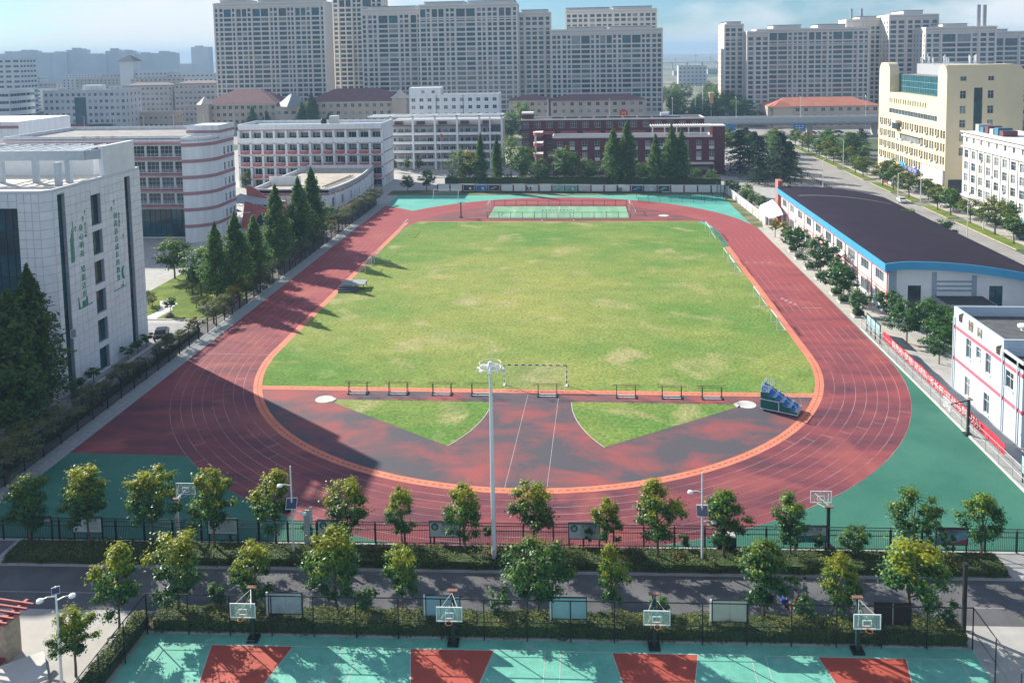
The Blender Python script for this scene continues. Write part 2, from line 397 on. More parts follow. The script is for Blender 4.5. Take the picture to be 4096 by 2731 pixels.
# ================================================================== THE SETTING
LAND = two_tone('open_land', (0.16, 0.17, 0.12), (0.30, 0.29, 0.26), scale=(0.006, 0.006, 1), lo=0.42, hi=0.6, rough=0.95, fine=0.05, fvar=0.25, cC=(0.07, 0.11, 0.05), c_scale=0.012, c_lo=0.52, c_hi=0.6)
struct('ground', MB().poly([(-4500, -700, 0), (4500, -700, 0), (4500, 7000, 0), (-4500, 7000, 0)]), LAND)
def sheet(name, P, z, m, parent=None): return struct(name, MB().poly([(x, y, z) for x, y in P]), m, parent)
sheet('campus_pavement', [(-150, -85), (76, -85), (76, 282), (-150, 282)], 0.004, CONC)
sheet('city_pavement', [(-420, 282), (330, 282), (330, 470), (-420, 470)], 0.004, M('city_paving', (0.33, 0.32, 0.31), 0.9, 0.15, 0.06))
sheet('school_road', [F(-95, -55.8)[:2], F(75, -55.8)[:2], F(75, -50.4)[:2], F(-95, -50.4)[:2]], 0.008, ASPH)
sheet('side_road', [(-50.5, -48), (-43.4, -48), (-43.4, -51.6), (-95, -53.1), (-95, -50)], 0.012, ASPH)
sheet('plaza', [F(-80, -85)[:2], F(-27.2, -85)[:2], F(-27.2, -58.2)[:2], F(-31, -56.6)[:2], F(-80, -56.6)[:2]], 0.008, M('plaza_paving', (0.42, 0.41, 0.39), 0.85, 0.08, 0.5))
sheet('garden_path', [(-65, -60), (-50.8, -60), (-50.8, 12), (-65, 12)], 0.008, M('shaded_path_paving', (0.30, 0.31, 0.32), 0.9, 0.15, 0.5))  # grey dimmed in the colour for the shade beside the panel-clad block
# streets east of the school
sheet('street', [(77, -60), (94.5, -60), (94.5, 300), (77, 300)], 0.008, ROADG)
sheet('cross_street', [(-420, 288), (330, 288), (330, 328), (-420, 328)], 0.008, ROADG)
sheet('parking_strip', [(98.6, -60), (107.4, -60), (107.4, 284), (98.6, 284)], 0.008, M('parking_paving', (0.42, 0.40, 0.37), 0.9, 0.12, 0.3))
for y0, y1 in ((40, 58), (63, 92), (96, 112), (119, 128), (134, 152), (158, 180), (186, 220), (226, 262)):
    k = MB().box(94.9, 98.3, y0, y1, 0.0, 0.14, 0); struct('kerb', k, M('yellowish_kerb', (0.48, 0.42, 0.34), 0.9, 0.2, 0.8))
    struct('planting_strip', MB().box(95.1, 98.1, y0+0.2, y1-0.2, 0.0, 0.20, 0), LAWN)
mb = MB()
for y in range(0, 280, 6): mb.poly([(85.9, y, 0.013), (86.05, y, 0.013), (86.05, y+3, 0.013), (85.9, y+3, 0.013)])
struct('lane_marking', mb, WHITEL)
# sports ground
def arc(cx, cy, r, a0, a1, n): return [(cx+r*math.cos(a0+(a1-a0)*i/n), cy+r*math.sin(a0+(a1-a0)*i/n)) for i in range(n+1)]
LT = 80.5
def oval(r, n=48): return arc(0, 0, r, math.pi, 2*math.pi, n) + arc(0, LT, r, 0, math.pi, n)
def ring(r0, r1, z, mb=None, n=48):
    mb = mb or MB(); A = oval(r0, n); B = oval(r1, n); A.append(A[0]); B.append(B[0])
    return mb.strip([(x, y, z) for x, y in B], [(x, y, z) for x, y in A])
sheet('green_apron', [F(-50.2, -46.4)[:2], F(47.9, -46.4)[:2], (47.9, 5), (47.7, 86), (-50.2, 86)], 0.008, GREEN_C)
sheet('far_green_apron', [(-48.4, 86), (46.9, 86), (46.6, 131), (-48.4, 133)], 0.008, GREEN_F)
sheet('far_bank', [(-52, 133), (46.6, 131), (46.9, 86), (50, 86), (50, 95), (48.4, 137), (-38, 142), (-52, 142)], 0.006, two_tone('rough_grass', (0.085, 0.12, 0.035), (0.22, 0.19, 0.12), scale=(0.12, 0.3, 1), lo=0.42, hi=0.6, rough=0.95, fine=3, fvar=0.3))
sheet('red_apron', [(-50.2, -31.7), (-30, -31.7), (-30, 100), (-48, 116), (-50.2, 116)], 0.010, RED_T)
sheet('block_paving', [(-50.9, -42), (-48.7, -42), (-48.3, 118), (-50.5, 118)], 0.018, M('grey_block_paving', (0.30, 0.33, 0.34), 0.9, 0.18, 2.0))
sheet('concrete_path', [(47.9, 2), (54.2, 2), (54.2, 92), (50, 92), (47.7, 78)], 0.010, M('path_concrete', (0.46, 0.44, 0.40), 0.9, 0.1, 0.5))
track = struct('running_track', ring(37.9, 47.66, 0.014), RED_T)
mb = MB()
for k in range(0, 9): ring(37.9+1.22*k-0.022, 37.9+1.22*k+0.022, 0.0185, mb)
lanes = struct('lane_lines', mb, two_tone('worn_white_line', (0.50, 0.38, 0.38), (0.30, 0.14, 0.14), scale=(0.16, 0.16, 1), lo=0.38, hi=0.60, rough=0.85, fine=4), track)
mb = MB()                                            # staggers, start lines and lane numerals
rs = random.Random(3)
for k in range(8):
    for a in (3.32+0.085*k, 3.9+0.06*k, 5.55+0.05*k):
        r0 = 37.9+1.22*k; c, s = math.cos(a), math.sin(a); t = Vector((-s, c, 0))*0.02
        p, q = Vector((r0*c, r0*s, 0.0195)), Vector(((r0+1.22)*c, (r0+1.22)*s, 0.0195)); mb.poly([p-t, q-t, q+t, p+t])
for y in (-1.5, 70): mb.poly([(-47.6, y, 0.0195), (-37.9, y, 0.0195), (-37.9, y+0.06, 0.0195), (-47.6, y+0.06, 0.0195)])
mb.poly([(42, 22.5, 0.0195), (45.2, 22.5, 0.0195), (45.2, 22.62, 0.0195), (42, 22.62, 0.0195)])
for k in range(4): mb.poly([(41.1-k*0.45, 24.2+k*1.1, 0.0195), (41.6-k*0.45, 24.2+k*1.1, 0.0195), (41.6-k*0.45, 24.6+k*1.1, 0.0195), (41.1-k*0.45, 24.6+k*1.1, 0.0195)])
for x in (38.6, 40.2, 41.6, 43): mb.poly([(x, 52.2, 0.0195), (x+0.6, 52.2, 0.0195), (x+0.6, 52.5, 0.0195), (x, 52.5, 0.0195)])
struct('track_marking', mb, M('faded_white', (0.52, 0.44, 0.43), 0.85, 0.3, 0.8), track)
# infield
GY0, GY1 = -12.6, 93.0
ri = 36.85
a0 = math.asin(GY0/ri)
near_arc = arc(0, 0, ri, math.pi-a0, 2*math.pi+a0, 40)         # below the grass edge, left to right
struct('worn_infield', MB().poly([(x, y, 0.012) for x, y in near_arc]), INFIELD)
a1 = math.asin((GY1-LT)/ri)
left_arc = arc(0, 0, ri, math.pi, math.pi-a0, 8); right_arc = arc(0, 0, ri, a0, 0, 8)
fr_arc = arc(0, LT, ri, 0, a1, 8); fl_arc = arc(0, LT, ri, math.pi-a1, math.pi, 8)
field = right_arc + fr_arc + fl_arc + left_arc
struct('grass_field', MB().poly([(x, y, 0.020) for x, y in field]), GRASS)
far_d = arc(0, LT, 37.9, math.asin((GY1-LT)/37.9), math.pi-math.asin((GY1-LT)/37.9), 40)
struct('far_infield', MB().poly([(x, y, 0.012) for x, y in far_d]), two_tone('far_infield_rubber', (0.15, 0.062, 0.070), (0.25, 0.075, 0.075), scale=(0.1, 0.2, 1), lo=0.4, hi=0.6, fine=5))
mb = MB(); A = oval(ri); B = oval(37.9)
rngk = [i for i in range(len(A)) if A[i][1] < 62]
seq = [i for i in rngk if i > 48 and False] or None
for i in range(48):
    mb.poly([(*B[i], 0.026), (*B[i+1], 0.026), (*A[i+1], 0.026), (*A[i], 0.026)])
mb.poly([(ri, 0, 0.026), (37.9, 0, 0.026), (37.9, 66, 0.026), (ri, 66, 0.026)])
mb.poly([(-37.9, 0, 0.026), (-ri, 0, 0.026), (-ri, 92, 0.026), (-37.9, 92, 0.026)])
kerb = struct('orange_kerb', mb, ORANGE)
mb = MB()
for i in range(150):
    a = math.pi + math.pi*(i+0.5)/150; c, s = math.cos(a), math.sin(a); t = Vector((-s, c, 0))*0.2; n = Vector((c, s, 0))*0.045
    p = Vector((37.36*c, 37.36*s, 0.0285)); mb.poly([p-t-n, p-t+n, p+t+n, p+t-n])
for i in range(90):
    x = -35.5+i*0.8; mb.poly([(x, -13.25, 0.0285), (x+0.45, -13.25, 0.0285), (x+0.45, -13.17, 0.0285), (x, -13.17, 0.0285)])
struct('drain_slots', mb, M('drain_black', (0.05, 0.03, 0.03), 0.9), kerb)
xl = math.sqrt(ri*ri-13.4*13.4)
struct('orange_strip', MB().poly([(-xl-0.3, -13.75, 0.022), (xl+0.3, -13.75, 0.022), (xl+0.7, GY0, 0.022), (-xl-0.7, GY0, 0.022)]), ORANGE, kerb)
struct('orange_strip', MB().poly([(-35.4, GY1, 0.022), (35.4, GY1, 0.022), (34.8, GY1+0.7, 0.022), (-34.8, GY1+0.7, 0.022)]), M('faded_orange', (0.42, 0.17, 0.12), 0.85, 0.15, 0.6), kerb)
for sgn, cx, cy in ((1, -25.2, -16.55), (-1, 25.9, -16.15)):
    P = [(cx+sgn*1.3, cy)] + [(cx+sgn*20.7*math.cos(R(-34.5*i/24)), cy+20.7*math.sin(R(-34.5*i/24))) for i in range(25)] + [(cx+sgn*1.1, cy-0.75)]
    if sgn > 0: P = P[::-1]
    struct('grass_sector', MB().poly([(x, y, 0.022) for x, y in P]), GRASS)
    B1 = [(cx+sgn*20.7*math.cos(R(-34.5*i/24)), cy+20.7*math.sin(R(-34.5*i/24)), 0.03) for i in range(25)]
    B2 = [(cx+sgn*20.78*math.cos(R(-34.5*i/24)), cy+20.78*math.sin(R(-34.5*i/24)), 0.03) for i in range(25)]
    struct('sector_edging', MB().strip(B1, B2) if sgn < 0 else MB().strip(B2, B1), CONC_L)
    c = MB().lathe((cx, cy, 0.0), [(1.12, 0.0), (1.12, 0.035)], 32); c.prism([(cx+sgn*1.0, cy+0.45), (cx+sgn*1.55, cy-0.05), (cx+sgn*1.2, cy-0.85), (cx+sgn*0.95, cy-0.5)][::-sgn], 0, 0.12)
    tag(put('throwing_circle', c, mats=CONC_L), 'pale concrete shot-put circle at the %s tip of the %s grass sector' % ((('left', 'left-hand'),('right', 'right-hand'))[0 if sgn > 0 else 1]), 'throwing circle')
c = MB().lathe((27.2, 100.5, 0.0), [(1.3, 0.0), (1.3, 0.04)], 24)
tag(put('throwing_circle', c, mats=CONC_L), 'pale round concrete disc on the dark red surface right of the small caged pitch', 'throwing circle')
struct('runway_line', MB().poly([(3.0, -36.8, 0.017), (3.025, -36.8, 0.017), (3.6, -14, 0.017), (3.575, -14, 0.017)]).poly([(-1.1, -36.8, 0.017), (-1.075, -36.8, 0.017), (-0.2, -14, 0.017), (-0.225, -14, 0.017)]), WHITEL)
# small caged pitch at the far end
sheet('small_pitch', [(-17.4, 97.6), (18.3, 97.2), (18.3, 113.6), (-17.4, 114.2)], 0.018, FUTSAL)
mb = MB()
def line(x0, y0, x1, y1, w=0.1, z=0.022):
    d = Vector((x1-x0, y1-y0)); d.normalize(); n = Vector((-d.y, d.x))*w/2
    mb.poly([(x0-n.x, y0-n.y, z), (x1-n.x, y1-n.y, z), (x1+n.x, y1+n.y, z), (x0+n.x, y0+n.y, z)])
line(0.4, 97.6, 0.4, 114); line(-17, 98.1, 18, 97.8); line(-17, 113.6, 18, 113.2)
for cx, s in ((-17.2, 1), (18.1, -1)):
    A = arc(cx, 105.8, 6, R(-90), R(90), 14)
    for p, q in zip(A, A[1:]): line(cx+s*(p[0]-cx), p[1], cx+s*(q[0]-cx), q[1])
struct('pitch_line', mb, WHITEL)
# front courts
sheet('basketball_court', [F(-25.6, -85)[:2], F(33.6, -85)[:2], F(33.6, -58.3)[:2], F(-25.6, -58.3)[:2]], 0.010, COURT)
for i, cx in enumerate((-17.25, -2.8, 11.5, 25.7)):
    sheet('key_area', [F(cx-1.8, -65.2)[:2], F(cx+1.8, -65.2)[:2], F(cx+3.0, -59.35)[:2], F(cx-3.0, -59.35)[:2]], 0.015, COURT_R)
    mb = MB(); z = 0.02
    line(*F(cx-3.0, -59.35)[:2], *F(cx-1.8, -65.2)[:2], 0.06, z); line(*F(cx+3.0, -59.35)[:2], *F(cx+1.8, -65.2)[:2], 0.06, z)
    line(*F(cx-6.6, -59.35)[:2], *F(cx-6.6, -75)[:2], 0.06, z); line(*F(cx+6.6, -59.35)[:2], *F(cx+6.6, -75)[:2], 0.06, z)
    line(*F(cx-6.6, -59.38)[:2], *F(cx+6.6, -59.38)[:2], 0.06, z+0.002)
    struct('court_line', mb, M('pale_court_line', (0.45, 0.55, 0.5), 0.8))
# planting beds with kerbs
def bed(x0, x1, y0, y1):
    P = [F(x0, y0)[:2], F(x1, y0)[:2], F(x1, y1)[:2], F(x0, y1)[:2]]; Q = [F(x0+.15, y0+.15)[:2], F(x1-.15, y0+.15)[:2], F(x1-.15, y1-.15)[:2], F(x0+.15, y1-.15)[:2]]
    k = struct('kerb', MB().prism(P, 0, 0.13), M('grey_kerb', (0.36, 0.37, 0.38), 0.9, 0.15, 1.0)); struct('soil_bed', MB().prism(Q, 0.02, 0.16), SOIL, k)
bed(-42.6, 40.4, -50.35, -46.75); bed(-26.4, 33.6, -58.25, -56.0)
P = [(-27.0, -58.9), (-25.9, -58.9), (-25.9, -85), (-27.0, -85)]
struct('soil_bed', MB().prism(P[::-1], 0.0, 0.14), SOIL)
for y0 in (-52.6,): struct('road_line', MB().poly([F(-40, y0-1.2, .0125), F(38, y0-1.2, .0125), F(38, y0-1.12, .0125), F(-40, y0-1.12, .0125)]), M('faded_line', (0.34, 0.34, 0.34), 0.9))
# garden between the white blocks
sheet('garden_lawn', [(-72, 15), (-66, 13.8), (-53.2, 14.2), (-52.6, 16), (-52.6, 40), (-58, 44), (-72, 42)], 0.03, LAWN)
struct('kerb', MB().strip([(-72, 14.8, .1), (-66, 13.6, .1), (-53.0, 14.0, .1), (-52.4, 16, .1), (-52.4, 40, .1)], [(-72, 15.1, .1), (-66, 13.9, .1), (-53.3, 14.3, .1), (-52.7, 16, .1), (-52.7, 40, .1)]), CONC_L)
gp = struct('stepping_path', MB().poly([(-65.2, 14.2, .036), (-62.6, 14.2, .036), (-62.2, 19, .036), (-65.4, 24.5, .036), (-67, 24, .036), (-64, 18.5, .036)]), CONC_L)
for i in range(7): struct('stone_slab', MB().obox((-63.6+0.1*i-0.012*i*i*2, 15+i*1.2), (1, 0.15), 1.7, 0.7, 0.036, 0.075), WHITE, gp)
# ================================================================== BUILDINGS AROUND THE SPORTS GROUND
EASTU, SOUTHU, WESTU, NORTHU = (0, 1), (1, 0), (0, -1), (-1, 0)    # u of a wall that faces east / south / west / north
def shell(mb, P, z0, z1, skip=(), mi=0):
    """plain outer walls of a counter-clockwise footprint, except the sides listed in skip"""
    for i in range(len(P)):
        if i in skip: continue
        (ax, ay), (bx, by) = P[i], P[(i+1) % len(P)]
        mb.poly([(ax, ay, z0), (bx, by, z0), (bx, by, z1), (ax, ay, z1)], mi)
    return mb
def flat_roof(P, z, mb, mi=0): mb.poly([(x, y, z) for x, y in P], mi); return mb
def parapet(mb, P, z0, z1, t=0.25, mi=0):
    n = len(P); Q = []
    cx = sum(p[0] for p in P)/n; cy = sum(p[1] for p in P)/n
    for i in range(n):
        a, b, c = Vector(P[i-1]), Vector(P[i]), Vector(P[(i+1) % n])
        d1 = (b-a).normalized(); d2 = (c-b).normalized(); n1 = Vector((-d1.y, d1.x)); n2 = Vector((-d2.y, d2.x))
        k = max(0.3, 1+n1.dot(n2)); Q.append(tuple(b + (n1+n2)*(t/k)))
    for i in range(n):
        j = (i+1) % n
        mb.poly([(*P[i], z0), (*P[j], z0), (*P[j], z1), (*P[i], z1)], mi)
        mb.poly([(*P[i], z1), (*P[j], z1), (*Q[j], z1), (*Q[i], z1)], mi)
        mb.poly([(*Q[j], z0), (*Q[i], z0), (*Q[i], z1), (*Q[j], z1)], mi)
    return mb

# ---- tall white panel-clad block on the left
JOINT = M('panel_joint', (0.40, 0.43, 0.47), 0.9)
PANEL = M('white_cladding_panel', (0.72, 0.75, 0.79), 0.5, 0.06, 0.8, spec=0.4, objvar=0.035)
LETTER = M('green_lettering', (0.02, 0.24, 0.14), 0.6); LETTER_G = M('grey_lettering', (0.16, 0.22, 0.22), 0.7)
tb = thing('teaching_block', 'tall white panel-clad teaching block with green vertical lettering and dark glass strips', 'building', (-58.3, -7.5, 0))
def wl_(p): return (p[0]+58.3, p[1]+7.5) + tuple(p[2:])            # world -> block coordinates
mb = MB()
x0 = -58.3; ys, ye = -17.2, 3.6
strips = [(-16.3, -14.8, 0.6, 25.6), (-0.7, 0.8, 0.6, 25.4)]
mids = [(-9.2, -6.9, a, b) for a, b in ((20.1, 24.2), (16.1, 19.3), (12.1, 15.2), (8.1, 11.2), (4.1, 7.2), (0.2, 3.3))]
def toh(r): return (r[0]-ys, r[1]-ys, r[2], r[3])
holesE = [toh(r) for r in strips+mids]
facade(mb, wl_((x0, ys, 0)), EASTU, ye-ys, 26.0, holesE, 0.5)
P = [(-86, -18.4), (-59.3, -18.4), (-58.3, -17.2), (-58.3, 3.6), (-86, 3.6)]
gl = (-64.4+86, -62.1+86, 1.5, 24.2)
front_holes = [(0.5, 86-62.1, 1.0, 24.2)]
facade(mb, wl_((-86, -18.4, 0)), SOUTHU, 26.7, 26.0, front_holes, 0.5)
Pl = [wl_(p) for p in P]
shell(mb, Pl, 0, 26.0, (0, 2)); put('wall', mb, tb, mats=JOINT)
mb = MB(); flat_roof(Pl, 25.6, mb); put('roof', mb, tb, mats=M('pale_roof_slab', (0.62, 0.60, 0.54), 0.9, 0.1, 0.6))
mb = MB(); parapet(mb, Pl, 25.5, 26.35, 0.3); put('parapet', mb, tb, mats=M('panel_parapet', (0.60, 0.63, 0.67), 0.6, 0.06))
pm = {}
def panel(w, h):
    k = (round(w, 2), round(h, 2))
    if k not in pm:
        b = MB(); g = 0.022; e = 0.035
        b.poly([(g+e, -0.06, g+e), (w-g-e, -0.06, g+e), (w-g-e, -0.06, h-g-e), (g+e, -0.06, h-g-e)])
        c = [(g, 0, g), (w-g, 0, g), (w-g, 0, h-g), (g, 0, h-g)]; d = [(g+e, -0.06, g+e), (w-g-e, -0.06, g+e), (w-g-e, -0.06, h-g-e), (g+e, -0.06, h-g-e)]
        for i in range(4): b.poly([c[i], c[(i+1) % 4], d[(i+1) % 4], d[i]])
        pm[k] = b.mesh('cladding_panel', [PANEL])
    return pm[k]
cells = []
def cols(a, b, n): return [(a+(b-a)*i/n, a+(b-a)*(i+1)/n) for i in range(n)]
Z = [26.0*i/23 for i in range(24)]
for (a, b) in cols(ys, -16.3, 1)+cols(-14.8, -9.2, 5)+cols(-6.9, -0.7, 6)+cols(0.8, 3.6, 3):
    for j in range(23): cells.append(('E', a, b, Z[j], Z[j+1]))
for s in strips:
    cells.append(('E', s[0], s[1], s[3], 26.0))
lv = [0.0]+[v for m in reversed(mids) for v in (m[2], m[3])]+[26.0]
for j in range(0, len(lv), 2): cells.append(('E', -9.2, -6.9, lv[j], lv[j+1]))
for (a, b) in cols(-62.1, -59.3, 3):
    for j in range(23): cells.append(('S', a, b, Z[j], Z[j+1]))
for (a, b) in cols(-72, -62.1, 9): cells.append(('S', a, b, 24.2, 25.1)); cells.append(('S', a, b, 25.1, 26.0))
for j in range(23): cells.append(('C', 0, math.hypot(1.0, 1.2), Z[j], Z[j+1]))
cells.sort(key=lambda c: -c[3]); n = 0; rest = MB()
ca = math.atan2(1.2, 1.0)
for k, a, b, z0, z1 in cells:
    if z1-z0 < 0.15: continue
    if k == 'E': o, az = wl_((x0, a, z0)), math.pi/2
    elif k == 'S': o, az = wl_((a, -18.4, z0)), 0.0
    else: o, az = wl_((-59.3, -18.4, z0)), ca
    if n < 298: put('cladding_panel', panel(b-a, z1-z0), tb, o, az); n += 1
    else:
        me = panel(b-a, z1-z0); q = len(rest.v); c, s = math.cos(az), math.sin(az)
        rest.v += [(o[0]+v.co.x*c-v.co.y*s, o[1]+v.co.x*s+v.co.y*c, o[2]+v.co.z) for v in me.vertices]
        for f in me.polygons: rest.f.append(tuple(q+i for i in f.vertices)); rest.m.append(0)
r_ = put('cladding_panel', rest, tb, mats=PANEL); r_['kind'] = 'stuff'
windows(tb, wl_((x0, ys, 0)), EASTU, [toh(r)+(3, 2) for r in mids], 0.5, glasses=[G_TEAL, G_DARK], frame=FRAME_D)
windows(tb, wl_((x0, ys, 0)), EASTU, [(toh(s)[0], toh(s)[1], s[2]+2.5*k*1.0, min(s[2]+2.5*(k+1), s[3]), 1, 1) for s in strips for k in range(10)], 0.5, glasses=[G_TEAL, G_TEAL, G_DARK], frame=FRAME_D, name='glass_strip')
windows(tb, wl_((-86, -18.4, 0)), SOUTHU, [(23.9-2.0*(i+1), 23.9-2.0*i, 1.0+2.9*j, 1.0+2.9*(j+1), 2, 2) for i in range(5) for j in range(8)], 0.5, glasses=[G_TEAL, G_DARK], frame=FRAME_D, name='curtain_wall_pane')
WG = [wl_(p) for p in [(-95, -27), (-74, -27), (-67, -24.5), (-67, -18.45), (-95, -18.45)]]
mb = MB(); shell(mb, WG, 0, 27.0); flat_roof(WG, 27.0, mb); put('south_wing', mb, tb, mats=PANEL)
# stair head and roof canopy
mb = MB(); U = [wl_(p) for p in [(-58.95, -5.6), (-58.32, -5.6), (-58.32, 2.5), (-58.95, 2.5)]]; shell(mb, U, 26.0, 30.4); flat_roof(U, 30.4, mb); put('gable_wall', mb, tb, mats=PANEL)
mb = MB(); U = [wl_(p) for p in [(-80, 0.6), (-63.5, 0.6), (-63.5, 2.9), (-80, 2.9)]]; shell(mb, U, 25.6, 29.0); flat_roof(U, 29.0, mb); put('stair_head', mb, tb, mats=PANEL)
fr = M('canopy_metal', (0.40, 0.47, 0.53), 0.45, 0.06, spec=0.5)
mb = MB()
for p, q in (((-76, -7.0), (-60.0, -7.0)), ((-60.0, -7.0), (-58.6, -5.4)), ((-80, 2.0), (-64.9, 2.0))):
    a, b = Vector(wl_(p)), Vector(wl_(q)); d = b-a; mb.obox((a+b)/2, d, d.length, 0.25, 28.7, 30.0)
mb.obox(wl_((-58.45, -1.5)), (0, 1), 7.8, 0.18, 29.2, 30.1)
put('canopy_fascia', mb, tb, mats=fr)
for i in range(8):
    x = -62.2-i*1.9; mb = MB().obox(wl_((x, -2.5)), (0, 1), 8.8, 0.16, 29.7, 30.0); put('canopy_beam', mb, tb, mats=STEEL_W)
for y in (-5.2, -3.4, -1.2, 0.6): put('canopy_beam', MB().obox(wl_((-69.5, y)), (1, 0), 14.5, 0.14, 29.62, 29.86), tb, mats=STEEL_W)
for p in ((-62.8, -6.4), (-67.5, -6.4), (-72.5, -6.4), (-62.6, -15.1+6)): put('canopy_column', MB().obox(wl_(p), (1, 0), 0.7, 0.7, 25.6, 28.7), tb, mats=fr)
# lettering on the east face
ex = 0.075
for i, ch in enumerate('身心明亮'): put_text(ch, 0.95, LETTER, tb, (ex, -11.85+7.5, 20.4-i*1.13), math.pi/2)
for i, ch in enumerate('知能达用'): put_text(ch, 0.95, LETTER, tb, (ex, -11.85+7.5, 15.0-i*1.1), math.pi/2)
for i, ch in enumerate('育人目标'): put_text(ch, 0.5, LETTER_G, tb, (ex, -10.8+7.5, 20.7-i*0.5), math.pi/2)
for i, ch in enumerate('创造适合成长的教育'): put_text(ch, 0.95, LETTER, tb, (ex, -3.6+7.5, 20.4-i*1.1), math.pi/2)
for i, ch in enumerate('办学理念'): put_text(ch, 0.5, LETTER_G, tb, (ex, -2.7+7.5, 20.5-i*0.53), math.pi/2)
mb = MB()
for i, (a, zt) in enumerate(((-14.25, 19.6), (-14.05, 20.2), (-13.85, 20.7), (-13.6, 21.6))): mb.box(0.062, 0.09, a+7.5, a+7.62, 16.4, zt)
mb.poly([(0.08, -13.3+7.5, 10.0), (0.08, -10.1+7.5, 10.0), (0.08, -10.1+7.5, 10.14), (0.08, -12.9+7.5, 10.14), (0.08, -13.15+7.5, 11.6), (0.08, -13.3+7.5, 11.7)])
mb.box(0.062, 0.085, -12.4+7.5, -11.7+7.5, 10.15, 10.9); mb.box(0.062, 0.085, -11.6+7.5, -11.2+7.5, 10.15, 11.2)
mb.box(0.062, 0.085, -5.0+7.5, -1.8+7.5, 10.0, 10.12); mb.box(0.062, 0.085, -2.6+7.5, -2.5+7.5, 10.1, 10.9); mb.box(0.062, 0.085, -3.2+7.5, -2.4+7.5, 10.3, 10.45)
A = [(-2.1+0.75*math.cos(R(100+160*i/12)), 12.1+1.0*math.sin(R(100+160*i/12))) for i in range(13)]; B = [(-1.95+0.35*math.cos(R(100+160*i/12)), 12.15+0.8*math.sin(R(100+160*i/12))) for i in range(13)]
mb.strip([(0.08, y+7.5, z) for y, z in A], [(0.08, y+7.5, z) for y, z in B])
for y, z in ((-3.9, 22.4), (-4.6, 21.6), (-10.9, 22.3), (-11.4, 21.6), (-13.2, 20.6), (-2.0, 17.2)):
    mb.poly([(0.08, y+7.3, z), (0.08, y+7.75, z+0.35), (0.08, y+7.85, z-0.1), (0.08, y+7.6, z+0.1)]); mb.poly([(0.08, y+7.6, z+0.1), (0.08, y+7.8, z-0.5), (0.08, y+7.72, z-0.5), (0.08, y+7.5, z)])
put('mural', mb, tb, mats=LETTER)
put('window', win_mesh(0.75, 1.1, 1, 1, G_CURT, FRAME_W), tb, wl_((-57.95, -15.9, 7.1)), R(60))

# ---- curved white block with pink bands behind it
cb = thing('curved_school_block', 'white school block with rounded corner and pink bands behind the panel-clad block', 'building', (-84, 80, 0))
ox, oy = 84, -80
FL = [3.4, 7.2, 10.95, 14.65, 18.35, 22.05]
mb = MB(); Cc = arc(-84, 75.5, 6, R(-90), 0, 10)
fp = [(-84, 69.5)] + Cc[1:] + [(-78, 84.5), (-86, 84.5), (-86, 102), (-130, 102), (-130, 74.5), (-84, 74.5)]
fpl = [(x+ox, y+oy) for x, y in fp]
n = len(fpl)
shell(mb, fpl, 0, 23.6, (n-2, 10))
bh = [(46-0.7-(i+1)*3.4, 46-0.7-i*3.4-0.5, z+0.15, z+2.7, 3, 2) for i in range(12) for z in [f+0.75 for f in FL[1:-1]]]
facade(mb, (-130+ox, 74.5+oy, 0), SOUTHU, 46, 23.6, [h[:4] for h in bh], 0.2)
eh = [(3.0, 4.0, z+0.8, z+2.7, 1, 2) for z in [0.3]+FL[:-1]] + [(5.2+i*2.0, 6.4+i*2.0, z+0.9, z+2.6, 1, 2) for i in range(2) for z in [0.3]+FL[:-1]]
facade(mb, (-78+ox, 75.5+oy, 0), EASTU, 9.0, 23.6, [h[:4] for h in eh], 0.2)
put('wall', mb, cb, mats=WALLW)
mb = MB(); flat_roof(fpl, 23.3, mb); put('roof', mb, cb, mats=ROOFG)
windows(cb, (-130+ox, 74.5+oy, 0), SOUTHU, bh, 0.2, glasses=[G_TEAL, G_DARK, G_MID]); windows(cb, (-78+ox, 75.5+oy, 0), EASTU, eh, 0.2)
mb = MB(); parapet(mb, fpl, 23.3, 24.2, 0.3); put('parapet', mb, cb, mats=WALLW)
for f in FL:
    mb = MB(); z0, z1 = f, f+0.75
    A = [(x+ox, y+oy) for x, y in arc(-84, 75.5, 6.12, R(-90), 0, 10)] + [(-77.88+ox, 84.45+oy)]
    mb.strip([(*p, z0) for p in A], [(*p, z1) for p in A]); B = [(x+ox, y+oy) for x, y in arc(-84, 75.5, 5.9, R(-90), 0, 10)] + [(-78.1+ox, 84.45+oy)]
    mb.strip([(*p, z1) for p in A], [(*p, z1) for p in B]); mb.strip([(*p, z0) for p in B], [(*p, z0) for p in A])
    put('pink_band', mb, cb, mats=PINK)
    if f > 4:
        mb = MB().box(-130+ox, -84.02+ox, 72.6+oy, 74.48+oy, z0+0.25, z1); put('balcony_slab', mb, cb, mats=PINK)
        mb = MB()
        for h in (0.35, 0.75, 1.1): mb.cyl((-130+ox, 72.75+oy, z1+h), (-84.05+ox, 72.75+oy, z1+h), 0.035, n=5)
        for x in range(-129, -84, 2): mb.cyl((x+ox, 72.75+oy, z1), (x+ox, 72.75+oy, z1+1.1), 0.03, n=4)
        put('railing', mb, cb, mats=STEEL_W)
mb = MB(); U = [(-85.6+ox, 76+oy), (-77.8+ox, 76+oy), (-77.8+ox, 84.6+oy), (-85.6+ox, 84.6+oy)]; shell(mb, U, 23.3, 26.4); flat_roof(U, 26.2, mb); put('stair_tower', mb, cb, mats=WALLW)
mb = MB(); U2 = [(a+d*0.12, b+e*0.12) for (a, b), (d, e) in zip(U, ((-1, -1), (1, -1), (1, 1), (-1, 1)))]; shell(mb, U2, 24.6, 25.2); flat_roof(U2, 25.2, mb); flat_roof(U2[::-1], 24.6, mb); put('pink_band', mb, cb, mats=PINK)
